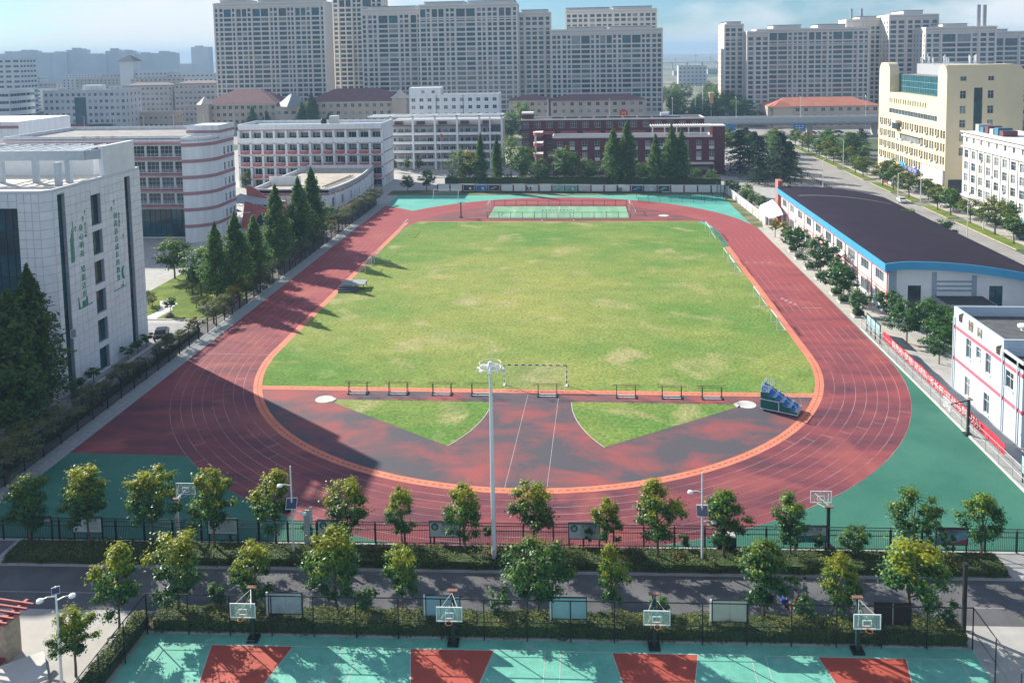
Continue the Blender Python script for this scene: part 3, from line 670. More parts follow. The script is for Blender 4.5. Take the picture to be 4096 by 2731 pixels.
for x, t in ((-103, '求'), (-106.5, '知'), (-110, '学')): put_text(t, 1.2, M('faded_gold', (0.5, 0.42, 0.3), 0.6), cb, (x+ox, 74.42+oy, 23.7), 0)
put('wall', MB().box(-172+ox, -148+ox, 106+oy, 130+oy, 0, 25.5), cb, mats=WALLW); put('pink_band', MB().box(-172.1+ox, -147.9+ox, 105.9+oy, 105.98+oy, 23.6, 24.4), cb, mats=PINK)
windows(cb, (-100+ox, 74.45+oy, 0), SOUTHU, [(2.6*i, 2.6*i+2.55, 0.3+3.3*j, 3.55+3.3*j, 2, 2) for i in range(6) for j in range(2)], 0.0, glasses=[G_TEAL, G_DARK], frame=FRAME_D, name='lobby_glass')

# ---- low curved wing with the pink shell canopy
lw = thing('low_curved_wing', 'low white wing with curved east front, pink bands and grey flat roof', 'building', (-66, 118, 0))
ox, oy = 66, -118
cv = [(-59.2, 98.9), (-58.0, 104), (-57.3, 110), (-57.0, 118), (-57.2, 127), (-58.2, 138), (-59.0, 146)]
fp = [(-80, 98.9)] + cv + [(-80, 146)]
fpl = [(x+ox, y+oy) for x, y in fp]
mb = MB(); sk = []
for i in range(1, 7):
    a, b = Vector(fpl[i]), Vector(fpl[i+1]); d = b-a; L = d.length; u = tuple(d/L)
    hs = [(L*0.32, L*0.32+1.3, 2.6, 4.9, 2, 2)] + ([(L*0.75, L*0.75+1.0, 2.6, 4.9, 1, 2)] if L > 8 else [])
    facade(mb, (*a, 0), u, L, 7.2, [h[:4] for h in hs], 0.18); windows(lw, (*a, 0), u, hs, 0.18, frame=FRAME_W); sk.append(i)
    for k in (0.1, 0.62, 0.7):
        c = a + d*k + Vector((d.y, -d.x))/L*0.08; put('pilaster', MB().obox(c, d, 0.45, 0.2, 1.6, 6.1), lw, mats=WALLW2)
hs = [(4+4.2*i, 5.4+4.2*i, 2.6, 4.9, 2, 2) for i in range(4)]
facade(mb, (*fpl[0], 0), SOUTHU, 20.8, 7.2, [h[:4] for h in hs], 0.18); windows(lw, (*fpl[0], 0), SOUTHU, hs, 0.18)
shell(mb, fpl, 0, 7.2, sk+[0]); put('wall', mb, lw, mats=WALLW2)
mb = MB(); flat_roof(fpl, 6.6, mb); put('roof', mb, lw, mats=M('sandy_roof', (0.42, 0.39, 0.33), 0.9, 0.2, 0.3))
mb = MB(); parapet(mb, fpl, 6.5, 7.6, 0.3); put('parapet', mb, lw, mats=WALLW2)
for z0, z1 in ((5.9, 6.4), (1.5, 1.95)):
    mb = MB(); A = [fpl[0]]+fpl[1:8]; O_ = []
    for i, p in enumerate(A):
        q = Vector(A[min(i+1, len(A)-1)])-Vector(A[max(i-1, 0)]); q.normalize(); O_.append((p[0]+q.y*0.12, p[1]-q.x*0.12))
    mb.strip([(*p, z0) for p in O_], [(*p, z1) for p in O_]); mb.strip([(*p, z1) for p in O_], [(*p, z1) for p in A]); put('pink_band', mb, lw, mats=PINK)
put('roof_wall', MB().box(-80+ox, -71+ox, 112+oy, 112.3+oy, 6.6, 9.0), lw, mats=WALLW2)
put('roof_pipe', MB().cyl((-63+ox, 106+oy, 7.0), (-61+ox, 127+oy, 7.0), 0.12).cyl((-62.2+ox, 106+oy, 7.0), (-60.2+ox, 127+oy, 7.0), 0.12), lw, mats=FRAME_D)
# pink shell gate house with steel roof in front of the wing
pg = thing('pink_shell_hall', 'pink curved entrance wall with dark arch and grey shell roof beside the low wing', 'building', (-73, 92, 0))
PINKW = M('salmon_wall', (0.50, 0.17, 0.16), 0.75, 0.08, 0.4)
A = [(-5.4+1.2*i, 0.25*i-0.035*i*i) for i in range(10)]
zt = [9.6, 9.3, 8.6, 7.6, 6.6, 5.8, 5.2, 4.8, 4.5, 4.3]
mb = MB(); mb.strip([(x, y, 0) for x, y in A], [(x, y, z) for (x, y), z in zip(A, zt)]); mb.strip([(x, y+0.35, z) for (x, y), z in zip(A, zt)], [(x, y+0.35, 0) for x, y in A]); mb.strip([(x, y, z) for (x, y), z in zip(A, zt)], [(x, y+0.35, z) for (x, y), z in zip(A, zt)])
put('wall', mb, pg, mats=PINKW)
mb = MB(); fy = -6.0
P = [(-4.5, 0), (5.5, 0), (4.6, 3.6), (2.5, 4.6), (-2.0, 6.2), (-3.4, 6.6)]
mb.poly([(x, fy+0.1*x, z) for x, z in P]); mb.poly([(x, fy+0.35+0.1*x, z) for x, z in P][::-1]); put('gate_wall', mb, pg, mats=PINKW)
mb = MB(); A2 = [(1.0+2.0*math.cos(t), 0.3+3.2*math.sin(t)) for t in [math.pi*i/10 for i in range(11)]]
mb.poly([(x, fy-0.03+0.1*x, max(0.02, z)) for x, z in A2][::-1]); put('arch_opening', mb, pg, mats=G_DARK)
mb = MB(); 
for i in range(10): pass
S0 = [(-7.5+1.5*i, -6.2+0.1*i, 6.9-0.33*i+0.028*i*i) for i in range(9)]; S1 = [(-7.0+1.5*i, 0.0, 7.6-0.38*i+0.02*i*i) for i in range(9)]
mb.strip(S0, S1); mb.strip([(x, y, z-0.25) for x, y, z in S1], [(x, y, z-0.25) for x, y, z in S0]); mb.strip([(x, y, z-0.25) for x, y, z in S0], S0)
put('roof', mb, pg, mats=M('grey_membrane', (0.38, 0.40, 0.42), 0.6, 0.1, 0.4))
mb = MB()
for i in range(8): mb.cyl(S0[i], (S0[i+1][0], S0[i+1][1], S0[i+1][2]-0.9), 0.05, n=4); mb.cyl((S0[i][0], S0[i][1], S0[i][2]-0.9), S0[i+1], 0.05, n=4)
mb.tube([(x, y, z-0.9) for x, y, z in S0], 0.06, 5); put('roof_truss', mb, pg, mats=STEEL_W)
for i in range(9): put('louvre', MB().obox((-9.2, -5.5+0.75*i), (1, 0.1), 4.5, 0.3, 5.0-0.28*i, 5.12-0.28*i), pg, mats=CONC_L)

# ---- gymnasium on the right
gy = thing('gymnasium', 'sports hall with dark curved roof, bright blue fascia and red-framed white wall', 'building', (54.2, 18.9, 0))
ox, oy = -54.2, -18.9
BLUE = M('blue_fascia', (0.05, 0.32, 0.56), 0.5, 0.07, 0.4, spec=0.4); REDS = M('red_strip', (0.55, 0.07, 0.08), 0.6, 0.08)
GREYB = M('grey_blue_pilaster', (0.33, 0.40, 0.48), 0.8, 0.05)
GLn, GW = 72.0, 22.5
WWH = M('hall_white_wall', (0.76, 0.78, 0.80), 0.8, 0.06, 0.3)
mb = MB(); nb = 10; bw = (GLn-0.6)/nb; wh = []
for i in range(nb):
    u0 = 0.3+i*bw
    wh.append((u0+1.6, u0+bw-1.6, 4.6, 6.3, 5, 1)); wh.append((u0+1.6, u0+bw-1.6, 0.9, 2.9, 5, 1))
# west wall faces -x: u runs towards -y, so it starts at the far end
facade(mb, (0, GLn, 0), WESTU, GLn, 7.5, [h[:4] for h in wh], 0.2); 
zs = lambda x: 8.85 - 0.0062*max(0, x-3)**2 - 0.025*max(0, 3-x)**2
fh = [(3.0, 5.0, 0.4, 4.8, 2, 4), (15.2, 17.2, 0.4, 4.8, 2, 4)]
facade(mb, (0, 0, 0), SOUTHU, GW, 5.0, [h[:4] for h in fh], 0.2)
n = 16
for i in range(n):
    a, b = GW*i/n, GW*(i+1)/n; mb.poly([(a, 0, 5.0), (b, 0, 5.0), (b, 0, zs(b)-1.15), (a, 0, zs(a)-1.15)]); mb.poly([(b, GLn, 0), (a, GLn, 0), (a, GLn, zs(a)-0.3), (b, GLn, zs(b)-0.3)])
mb.poly([(GW, 0, 0), (GW, GLn, 0), (GW, GLn, zs(GW)-0.5), (GW, 0, zs(GW)-0.5)])
put('wall', mb, gy, mats=WWH)
windows(gy, (0, GLn, 0), WESTU, wh, 0.2, glasses=[G_MID, G_CURT, G_DARK]); windows(gy, (0, 0, 0), SOUTHU, fh, 0.2, glasses=[G_TEAL, G_DARK], frame=FRAME_D)
mb = MB(); X = [-0.9+(GW+2.6)*i/26 for i in range(27)]; y0, y1 = -1.3, GLn+0.6
mb.strip([(x, y0, zs(x)) for x in X], [(x, y1, zs(x)) for x in X]); mb.strip([(x, y1, zs(x)-0.25) for x in X], [(x, y0, zs(x)-0.25) for x in X])
put('roof', mb, gy, mats=M('dark_roof_sheet', (0.026, 0.018, 0.034), 0.8, 0.15, 0.25, spec=0.12))
rb = MB()
for k in range(60):
    yk = y0+0.8+k*1.2; rb.strip([(x, yk, zs(x)+0.02) for x in X[::3]], [(x, yk+0.09, zs(x)+0.02) for x in X[::3]])
put('roof_ribs', rb, gy, mats=M('roof_rib', (0.040, 0.030, 0.050), 0.7, 0.2, 0.5, spec=0.2))
put('roof_seam', MB().strip([(x, GLn-12.5, zs(x)+0.03) for x in X[2:-3]], [(x, GLn-12.2, zs(x)+0.03) for x in X[2:-3]]), gy, mats=STEEL_G)
mb = MB(); mb.strip([(x, y0-0.02, zs(x)-1.2) for x in X], [(x, y0-0.02, zs(x)+0.05) for x in X]); mb.strip([(x, y0-0.02, zs(x)+0.05) for x in X], [(x, y0+0.2, zs(x)+0.05) for x in X]); mb.strip([(x, 0.0, zs(x)-1.2) for x in X], [(x, y0-0.02, zs(x)-1.2) for x in X])
put('fascia', mb, gy, mats=BLUE)
xa = X[0]; mb = MB().box(xa-0.03, xa+0.12, y0, y1, zs(xa)-1.2, zs(xa)+0.04); mb.poly([(xa, y0, zs(xa)-1.2), (0, y0, zs(xa)-1.2), (0, y1, zs(xa)-1.2), (xa, y1, zs(xa)-1.2)][::-1]); put('fascia', mb, gy, mats=BLUE)
for z in (7.25, 6.45, 3.55, 3.0): put('red_rail', MB().box(-0.07, -0.002, 0.05, GLn-0.05, z, z+0.13), gy, mats=REDS)
for i in range(nb+1): put('red_post', MB().box(-0.11, -0.004, 0.3+i*bw-0.13, 0.3+i*bw+0.13, 0.1, 7.4), gy, mats=REDS)
for u, w, z in ((0.05, 1.2, 7.2), (6.6, 0.7, 6.9), (12.6, 0.7, 6.4), (21.0, 1.3, 5.3)): put('pilaster', MB().box(u, u+w, -0.1, -0.004, 0, z), gy, mats=GREYB)
for z in (5.3, 4.6, 3.9): put('pilaster', MB().box(7.3, 12.6, -0.08, -0.004, z, z+0.3), gy, mats=GREYB)
mb = MB().box(6.8, 14.2, -5.0, -0.15, 2.4, 3.2); put('porch_slab', mb, gy, mats=CONC); put('porch_roof', MB().box(7.0, 14.0, -4.8, -0.3, 3.2, 3.24), gy, mats=ROOFD)
for x in (7.2, 13.3): put('porch_column', MB().box(x, x+0.6, -4.8, -4.2, 0, 2.4), gy, mats=CONC)
put('porch_door', MB().box(8.2, 13.0, -0.06, -0.01, 0.1, 2.38), gy, mats=G_DARK)
put('end_wall', MB().box(-0.6, 0.5, GLn+0.6, GLn+3.5, 0, 10.2), gy, mats=M('brick_pink', (0.45, 0.18, 0.15), 0.85, 0.1))
# white tensile canopy behind the hall
mb = MB(); A = [(-3.6, -6.5, 2.6), (-4.4, -2.5, 3.0), (-4.4, 2.0, 3.3), (-3.2, 6.0, 3.5), (-0.8, 9, 3.6)]; B = [(-0.7, -7, 3.6), (-0.6, -4, 4.4), (-0.6, 0, 4.9), (-0.4, 5, 4.9), (0.4, 9, 4.4)]
mb.strip(B, A); mb.strip([(x, y, z-0.08) for x, y, z in A], [(x, y, z-0.08) for x, y, z in B])
cn = thing('bicycle_shelter', 'white curved membrane shelter at the far end of the sports hall', 'shelter', (53.6, 90, 0)); put('membrane', mb, cn, mats=M('white_membrane', (0.78, 0.78, 0.78), 0.6, 0.04), smooth=True)
for p in ((-3.6, -5.5, 0, 2.7), (-4.2, 1.5, 0, 3.3), (-2.8, 6.2, 0, 3.55)): put('post', MB().cyl((p[0], p[1], 0), (p[0], p[1], p[3]), 0.08), cn, mats=STEEL_W)

# ---- small white building at the right edge
sb = thing('small_white_building', 'two-storey white building with pink bands at the right edge', 'building', (52.2, -9.4, 0))
ox, oy = -52.2, 9.4
SBW = M('pale_blue_white_wall', (0.46, 0.56, 0.64), 0.8, 0.07, 0.3)
mb = MB()
wh = [(-12.9, -14.2, 5.6, 7.9), (-15.5, -16.6, 6.5, 7.8), (-17.8, -19.0, 5.6, 7.9), (-12.8, -14.1, 0.9, 3.2), (-17.6, -18.9, 0.9, 3.2), (-22.4, -24.1, 5.8, 7.7)]
wh = [(-9.4-a, -9.4-b, c-0.6, d-0.6, 2, 2) for a, b, c, d in wh]
facade(mb, (0, 0, 0), WESTU, 16.6, 8.8, [h[:4] for h in wh], 0.18)
shell(mb, [(0, -16.6), (12.5, -16.6), (12.5, 0), (0, 0)], 0, 8.8, (3,)); put('wall', mb, sb, mats=SBW)
windows(sb, (0, 0, 0), WESTU, wh, 0.18, sill=SBW)
put('roof', MB().poly([(0.05, -12.2, 8.9), (12.5, -12.2, 8.9), (12.5, 0, 8.9), (0.05, 0, 8.9)]).poly([(0.05, -16.6, 8.4), (12.5, -16.6, 8.4), (12.5, -12.2, 8.4), (0.05, -12.2, 8.4)]), sb, mats=M('dark_flat_roof', (0.10, 0.105, 0.11), 0.9, 0.25, 0.8))
mb = MB(); parapet(mb, [(0, -12.4), (12.5, -12.4), (12.5, 0), (0, 0)], 8.8, 10.1, 0.25); put('parapet', mb, sb, mats=SBW)
mb = MB(); parapet(mb, [(0, -16.6), (12.5, -16.6), (12.5, -12.5), (0, -12.5)], 8.3, 9.1, 0.2); put('parapet', mb, sb, mats=SBW)
PINKD = M('rose_band', (0.42, 0.13, 0.19), 0.7, 0.08)
for z in (7.45, 3.5): put('pink_band', MB().box(-0.06, -0.003, -16.6, 0.0, z, z+0.4).box(0, 6, -16.66, -16.603, z, z+0.4), sb, mats=PINKD)
for y in (-0.35, -12.6, -15.8): put('drainpipe', MB().cyl((-0.16, y, 0.1), (-0.16, y, 8.9), 0.09), sb, mats=STEEL_W)
put('bay', MB().box(1.2, 5, -19.4, -16.62, 3.6, 8.3), sb, mats=SBW)
windows(sb, (1.2, -16.62, 0), WESTU, [(0.5, 2.3, 4.6, 6.9, 2, 2)], 0.0, name='bay_window')
put('door', MB().box(2.2, 4.2, -16.64, -16.605, 0.1, 2.6), sb, mats=G_DARK)
put('roof_vent', MB().lathe((5.6, -5.5, 8.9), [(0.4, 0), (0.4, 0.35), (0.75, 0.4), (0.75, 0.65), (0.3, 0.75)], 14), sb, mats=STEEL_W)
put('roof_vent', MB().lathe((8.6, -11.0, 8.9), [(0.4, 0), (0.4, 0.35), (0.75, 0.4), (0.75, 0.65), (0.3, 0.75)], 14), sb, mats=STEEL_W)
BRZ = M('bronze_letter', (0.22, 0.17, 0.10), 0.5)
for ch, y, s in (('博', -4.6, 1.35), ('园', -6.9, 1.2)): put_text(ch, s, BRZ, sb, (-0.06, y, 8.95), -math.pi/2)
mb = MB()
for (y, z, q) in ((-1.6, 9.2, 1), (-11.0, 8.6, 2)):
    for k in range(6): mb.tube([(-0.05, y-0.13*k, z-0.5), (-0.05, y-0.16*k+0.1, z+0.15*((k*q) % 4)), (-0.05, y-0.2*k, z+0.3+0.1*k)], 0.04, 4)
put('ornament', mb, sb, mats=BRZ)
# ================================================================== SCHOOL BLOCKS BEHIND THE GROUND
FRAME_T = M('tower_frame', (0.20, 0.22, 0.23), 0.6)
# ---- white block with rows of bowed pink balconies
b1 = thing('balcony_school_block', 'white school block with rows of bowed pink balconies', 'building', (-104, 150, 0))
nb, bw, D = 12, 3.92, 16.0; W = nb*bw
lv = [2.8, 6.7, 10.6, 14.5]
mb = MB(); wh = []
for i in range(nb):
    for z in [0.0]+lv: wh.append((i*bw+0.55, i*bw+1.45, z+0.2, z+3.0, 1, 1)); wh.append((i*bw+1.5, i*bw+bw-0.55, z+0.5, z+3.0, 2, 1))
facade(mb, (0, 1.9, 0), SOUTHU, W, 18.4, [h[:4] for h in wh], 0.15)
windows(b1, (0, 1.9, 0), SOUTHU, wh, 0.15, glasses=[G_DARK, G_DARK, G_DARK, G_TEAL], frame=FRAME_T)
eh = [(2.2, 2.8, z+0.8, z+2.7, 1, 2) for z in lv] + [(5+i*2.0, 6.0+i*2.0, 0.8, 2.6, 1, 2) for i in range(5)]
facade(mb, (W, 0, 0), EASTU, D, 20.2, [h[:4] for h in eh], 0.15); windows(b1, (W, 0, 0), EASTU, eh, 0.15)
mb.poly([(W, D, 0), (0, D, 0), (0, D, 20.2), (W, D, 20.2)]); mb.poly([(0, D, 0), (0, 0, 0), (0, 0, 20.2), (0, D, 20.2)])
mb.poly([(0, 0, 18.4), (W, 0, 18.4), (W, 0, 20.2), (0, 0, 20.2)]); mb.poly([(0, 0, 18.4), (0, 2, 18.4), (W, 2, 18.4), (W, 0, 18.4)])
put('wall', mb, b1, mats=WALLW)
put('roof', MB().poly([(0, 0.3, 19.4), (W, 0.3, 19.4), (W, D, 19.4), (0, D, 19.4)]), b1, mats=M('pale_blue_roof', (0.46, 0.52, 0.55), 0.9, 0.12, 0.3))
mb = MB(); parapet(mb, [(-0.1, -0.1), (W+0.1, -0.1), (W+0.1, D+0.1), (-0.1, D+0.1)], 19.3, 20.4, 0.3); put('parapet', mb, b1, mats=WALLW)
put('pink_band', MB().box(-0.14, W+0.14, -0.16, -0.11, 18.35, 18.6), b1, mats=PINK)
for z in lv: put('pink_band', MB().box(W+0.003, W+0.07, 0, D, z-0.1, z+0.25), b1, mats=PINK)
for z in lv:
    put('floor_slab', MB().box(0, W, -0.02, 1.88, z-0.35, z+0.12), b1, mats=WALLW)
for i in range(nb+1):
    put('column', MB().box(i*bw-0.36, i*bw+0.36, 0.0, 0.55, 0, 18.4), b1, mats=WALLW)
    for z in lv: put('column_cap', MB().box(i*bw-0.34, i*bw+0.34, -0.07, 0.1, z-0.42, z-0.12), b1, mats=PINK)
bm = MB(); A = [(0.45+3.02*k/8, -0.15-0.75*math.sin(math.pi*k/8)) for k in range(9)]
bm.strip([(x, y, 0.12) for x, y in A], [(x, y, 1.2) for x, y in A], 0); bm.strip([(x, y, 1.2) for x, y in A], [(x, y, 1.32) for x, y in A], 1); bm.poly([(x, y, 1.32) for x, y in A], 1); bm.poly([(x, y, 0.12) for x, y in A][::-1], 0)
bme = bm.mesh('bowed_balcony', [M('pink_balcony', (0.45, 0.14, 0.15), 0.7, 0.06), WALLW])
for z in lv[:3]:
    for i in range(nb): put('bowed_balcony', bme, b1, (i*bw, 0, z))
put('balcony_wall', MB().box(0.3, W-0.3, -0.05, 0.12, 14.62, 15.95), b1, mats=WALLW)
put('roof_tank', MB().lathe((26.5, 6, 19.4), [(0.9, 0), (1.0, 1.6), (0.6, 2.3)], 12), b1, mats=BLACK); put('roof_hut', MB().box(28, 30.6, 7, 10, 19.4, 22.3), b1, mats=CONC_L)
# ---- white block with open galleries
b2 = thing('gallery_school_block', 'white school block with open galleries and a rooftop frame, right of the pink balconies', 'building', (-63, 190, 0))
W, D = 40.5, 14.0; lv = [2.7, 5.9, 9.1, 12.4]
mb = MB(); wh = []
for i in range(5):
    for z in [0]+lv:
        u = i*8.3
        if u+7 < W: wh += [(u+0.5, u+1.5, z+0.2, z+2.3, 1, 1), (u+2.3, u+4.2, z+0.9, z+2.3, 3, 1), (u+4.8, u+6.8, z+0.9, z+2.3, 3, 1)]
facade(mb, (0, 1.8, 0), SOUTHU, W, 16.0, [h[:4] for h in wh], 0.15); windows(b2, (0, 1.8, 0), SOUTHU, wh, 0.15)
mb.box(0, W, 1.81, D, 16.0, 17.8, 0, 'b'); mb.poly([(W, 1.8, 0), (W, D, 0), (W, D, 16), (W, 1.8, 16)]); put('wall', mb, b2, mats=M('gallery_wall', (0.42, 0.43, 0.44), 0.8, 0.1, 0.4))
for z in lv+[16.0]: put('floor_slab', MB().box(0, W, 0, 1.78, z-0.25, z+0.05), b2, mats=M('brown_slab', (0.16, 0.10, 0.12), 0.8))
for z in lv: put('gallery_parapet', MB().box(0, W, -0.06, 0.12, z+0.05, z+1.05), b2, mats=WALLW)
for i in range(6): put('pier', MB().box(i*8.15-0.35, i*8.15+0.35, -0.3, 0.45, 0, 19.6), b2, mats=WALLW)
put('pier', MB().box(36.2, 36.7, -0.25, 0.4, 0, 19.6), b2, mats=WALLW)
for y in (-0.3, 4, 8): put('roof_frame', MB().box(-8.5, W+0.6, y, y+0.45, 19.2, 19.7), b2, mats=STEEL_W)
put('roof_frame', MB().box(-8.4, W+0.5, -0.28, 0.1, 17.9, 18.2), b2, mats=STEEL_W)
for i in range(6): put('roof_frame', MB().box(i*8.15-0.2, i*8.15+0.2, -0.25, 8.4, 19.25, 19.65), b2, mats=STEEL_W); put('attic_panel', MB().box(i*8.15+1, i*8.15+4.2, 1.7, 1.8, 16.3, 17.5), b2, mats=M('maroon_panel', (0.12, 0.07, 0.09), 0.8))
put('stair_glass', MB().box(37.0, 40.2, 0.2, 0.4, 0.3, 16), b2, mats=G_MID)
# ---- red brick school
RB = M('red_brick', (0.125, 0.034, 0.048), 0.85, 0.15, 0.8); WT = M('white_trim', (0.66, 0.64, 0.64), 0.7, 0.06)
b3 = thing('red_brick_school', 'low dark red brick school block with white roof edges and tall windows', 'building', (-3.2, 173, 0))
W, D = 57.6, 9.0
wh = []
for i in range(13):
    u = 1.4+i*4.25
    if u+1.9 < W-1: wh += [(u, u+1.75, 8.5, 11.5, 2, 2), (u, u+1.75, 4.8, 7.8, 2, 2), (u, u+1.75, 1.0, 3.9, 2, 2)]
mb = MB(); facade(mb, (0, 0, 0), SOUTHU, W, 13.0, [h[:4] for h in wh], 0.2)
mb.poly([(W, 0, 0), (W, D, 0), (W, D, 13), (W, 0, 13)]); mb.poly([(0, D, 0), (0, 0, 0), (0, 0, 13), (0, D, 13)])
mb.box(53.6, W, 0.003, 6, 13.0, 16.1, 0, 'b'); put('wall', mb, b3, mats=RB)
windows(b3, (0, 0, 0), SOUTHU, wh, 0.2, glasses=[G_MID, G_CURT, G_DARK])
for h in wh: put('spandrel', MB().box(h[0]+0.06, h[1]-0.06, 0.08, 0.13, h[2]+0.06, h[2]+1.1), b3, mats=WT)
put('roof', MB().poly([(0, 0.2, 12.6), (W, 0.2, 12.6), (W, D, 12.6), (0, D, 12.6)]), b3, mats=ROOFG)
mb = MB(); parapet(mb, [(-0.15, -0.15), (53.5, -0.15), (53.5, D), (-0.15, D)], 12.6, 13.35, 0.3); put('roof_edge', mb, b3, mats=WT)
put('roof_edge', MB().box(53.4, W+0.2, -0.2, 6.2, 16.1, 16.45), b3, mats=WT)
for i in range(6): put('pergola_post', MB().box(33.5+i*4.0, 33.9+i*4.0, 0.2, 0.6, 13.3, 15.9), b3, mats=WT)
put('pergola_beam', MB().box(33, 53.6, 0.2, 0.6, 15.9, 16.4), b3, mats=WT); put('pergola_beam', MB().box(33, 53.6, 5, 5.4, 15.9, 16.4), b3, mats=WT)
for i in range(26): put('pergola_slat', MB().box(33.2+i*0.8, 33.4+i*0.8, -0.2, 5.8, 16.4, 16.65), b3, mats=WT)
put('orange_panel', MB().box(52.6, 53.5, -0.05, 0.15, 13.3, 16.0), b3, mats=M('orange_paint', (0.6, 0.14, 0.08), 0.7))
put('porch', MB().box(42.5, 53.6, -2.4, -0.05, 3.7, 4.2), b3, mats=WT); put('porch_front', MB().box(44.2, 52.2, -1.9, -1.7, 1.2, 2.8), b3, mats=G_MID); put('porch_wall', MB().box(42.8, 53.4, -1.68, -0.05, 0, 3.68), b3, mats=RB)
for z in (2.6, 6.3, 10.0, 13.6):
    A = [(-3.4+3.4*math.cos(t)-0.0, 1.5+3.2*math.sin(t)) for t in [R(90+18*i) for i in range(11)]]
    m2 = MB(); m2.strip([(x, y, z) for x, y in A], [(x, y, z+1.0) for x, y in A], 0); m2.strip([(x, y, z+1.0) for x, y in A], [(x, y, z+1.2) for x, y in A], 1); m2.poly([(x, y, z+1.2) for x, y in A], 1); m2.poly([(x, y, z) for x, y in A][::-1], 1)
    put('round_balcony', m2, b3, mats=[M('rose_balcony', (0.40, 0.12, 0.13), 0.7), WT])
put('balcony_post', MB().cyl((-5.9, -0.2, 0), (-5.9, -0.2, 13.6), 0.3), b3, mats=WT)
b4 = thing('rear_red_school', 'dark red brick school range behind the low one, with dark roof panels', 'building', (-15, 190, 0))
W, D = 65, 12
wh = [(0.4+i*4.3, 2.6+i*4.3, z, z+2.2, 3, 2) for i in range(15) for z in (7.6, 11.2, 14.6)] + [(0.4+i*4.3, 2.6+i*4.3, 3.8, 6.0, 3, 2) for i in range(4)]
mb = MB(); facade(mb, (0, 0, 0), SOUTHU, W, 17.4, [h[:4] for h in wh], 0.2); mb.poly([(W, 0, 0), (W, D, 0), (W, D, 17.4), (W, 0, 17.4)]); mb.poly([(0, D, 0), (0, 0, 0), (0, 0, 17.4), (0, D, 17.4)]); mb.box(0.05, 4, 1, 7, 17.4, 19.6, 0, 'b'); put('wall', mb, b4, mats=RB)
windows(b4, (0, 0, 0), SOUTHU, wh, 0.2, glasses=[G_MID, G_DARK])
mb = MB(); parapet(mb, [(-0.2, -0.2), (W+0.2, -0.2), (W+0.2, D), (-0.2, D)], 17.4, 17.9, 0.4); put('roof_edge', mb, b4, mats=WT); put('roof_edge', MB().box(-0.1, 4.2, 0.8, 7.2, 19.6, 20.2), b4, mats=WT)
put('roof', MB().poly([(0, 0.2, 17.5), (W, 0.2, 17.5), (W, D, 17.5), (0, D, 17.5)]), b4, mats=ROOFD)
for i in range(9): put('solar_panel', MB().obox((13+i*5.2, 4.5), (1, 0), 4.4, 3.6, 17.8, 18.3), b4, mats=G_DARK)
put('roof_tank', MB().cyl((50, 5, 18.5), (53, 5, 18.5), 1.0, n=12), b4, mats=STEEL_W)
for i in range(6): put('gallery_bay', MB().box(6+i*8.0, 12+i*8.0, -1.6, -0.02, 12.4, 13.5), b4, mats=M('rose_parapet', (0.40, 0.12, 0.13), 0.7))

# ---- cream office block with rounded top corners, right
CREAM = M('cream_render', (0.70, 0.61, 0.42), 0.8, 0.06, 0.15)
yb = thing('cream_office_block', 'cream ten-storey office block with rounded top corners and a teal glass band', 'building', (108, 130, 0))
Ly, Lx, H = 54.0, 20.5, 36.4
wh = []
for z in (4.6, 8.2, 11.9, 15.6):
    for i in range(14):
        u = 1.0+i*3.8
        if z == 11.9 and 3 < i < 9: continue
        wh += [(u, u+1.4, z, z+2.35, 1, 2), (u+1.75, u+3.15, z, z+2.35, 1, 2)]
wh += [(9.9+i*3.9+k, 10.9+i*3.9+k, 23.4, 25.0, 1, 2) for i in range(8) for k in (0, 1.75)]
# west wall: u from the far end (y=184) to the near end
mb = MB(); U0 = 9.8; U1 = 48.0
strip_h = [(U0, U1, 20.0, 21.6)]; blg = [(19.5, 36.5, 11.9, 14.3)]
facade(mb, (0, Ly, 0), WESTU, Ly, 26.8, [h[:4] for h in wh]+strip_h+blg, 0.35)
def rounded(a, b, z0, z1, r, ra, rb):
    P = [(a, z0), (b, z0)]
    P += [(b-r+r*math.cos(t), z1-r+r*math.sin(t)) for t in [R(9*i) for i in range(11)]] if rb else [(b, z1)]
    P += [(a+r-r*math.sin(t), z1-r+r*math.cos(t)) for t in [R(9*i) for i in range(11)]] if ra else [(a, z1)]
    return P
for a, b in ((0.0, U0), (U1, Ly)):
    P = rounded(a, b, 26.8, H, 3.0, True, True)
    mb.poly([(0, Ly-u, z) for u, z in P])
    for i in range(1 if a == 0 else 2, len(P)): p, q = P[i], P[(i+1) % len(P)]; mb.poly([(0, Ly-p[0], p[1]), (3.0, Ly-p[0], p[1]), (3.0, Ly-q[0], q[1]), (0, Ly-q[0], q[1])])
fw_ = [(3.6, 5.2, 31.9, 33.2, 2, 1), (11.0, 12.6, 31.9, 33.2, 2, 1)] + [(a, a+1.6, z, z+2.2, 2, 2) for a in (3.6, 11.0) for z in (27.0, 22.8, 18.9, 15, 11)]
gs = (7.3, 9.6, 10.5, 30.0)
facade(mb, (0, 0, 0), SOUTHU, Lx, 33.4, [h[:4] for h in fw_]+[gs], 0.25, mi=0)
P = rounded(0, Lx, 33.4, H, 2.6, False, True); mb.poly([(x, 0, z) for x, z in P])
mb.poly([(3, 0, 26.8), (3, 0, H), (3, 6, H), (3, 6, 26.8)]); mb.poly([(Lx, 0, 0), (Lx, Ly, 0), (Lx, Ly, 34), (Lx, 0, 34)]); mb.poly([(Lx, Ly, 0), (0, Ly, 0), (0, Ly, 30), (Lx, Ly, 30)])
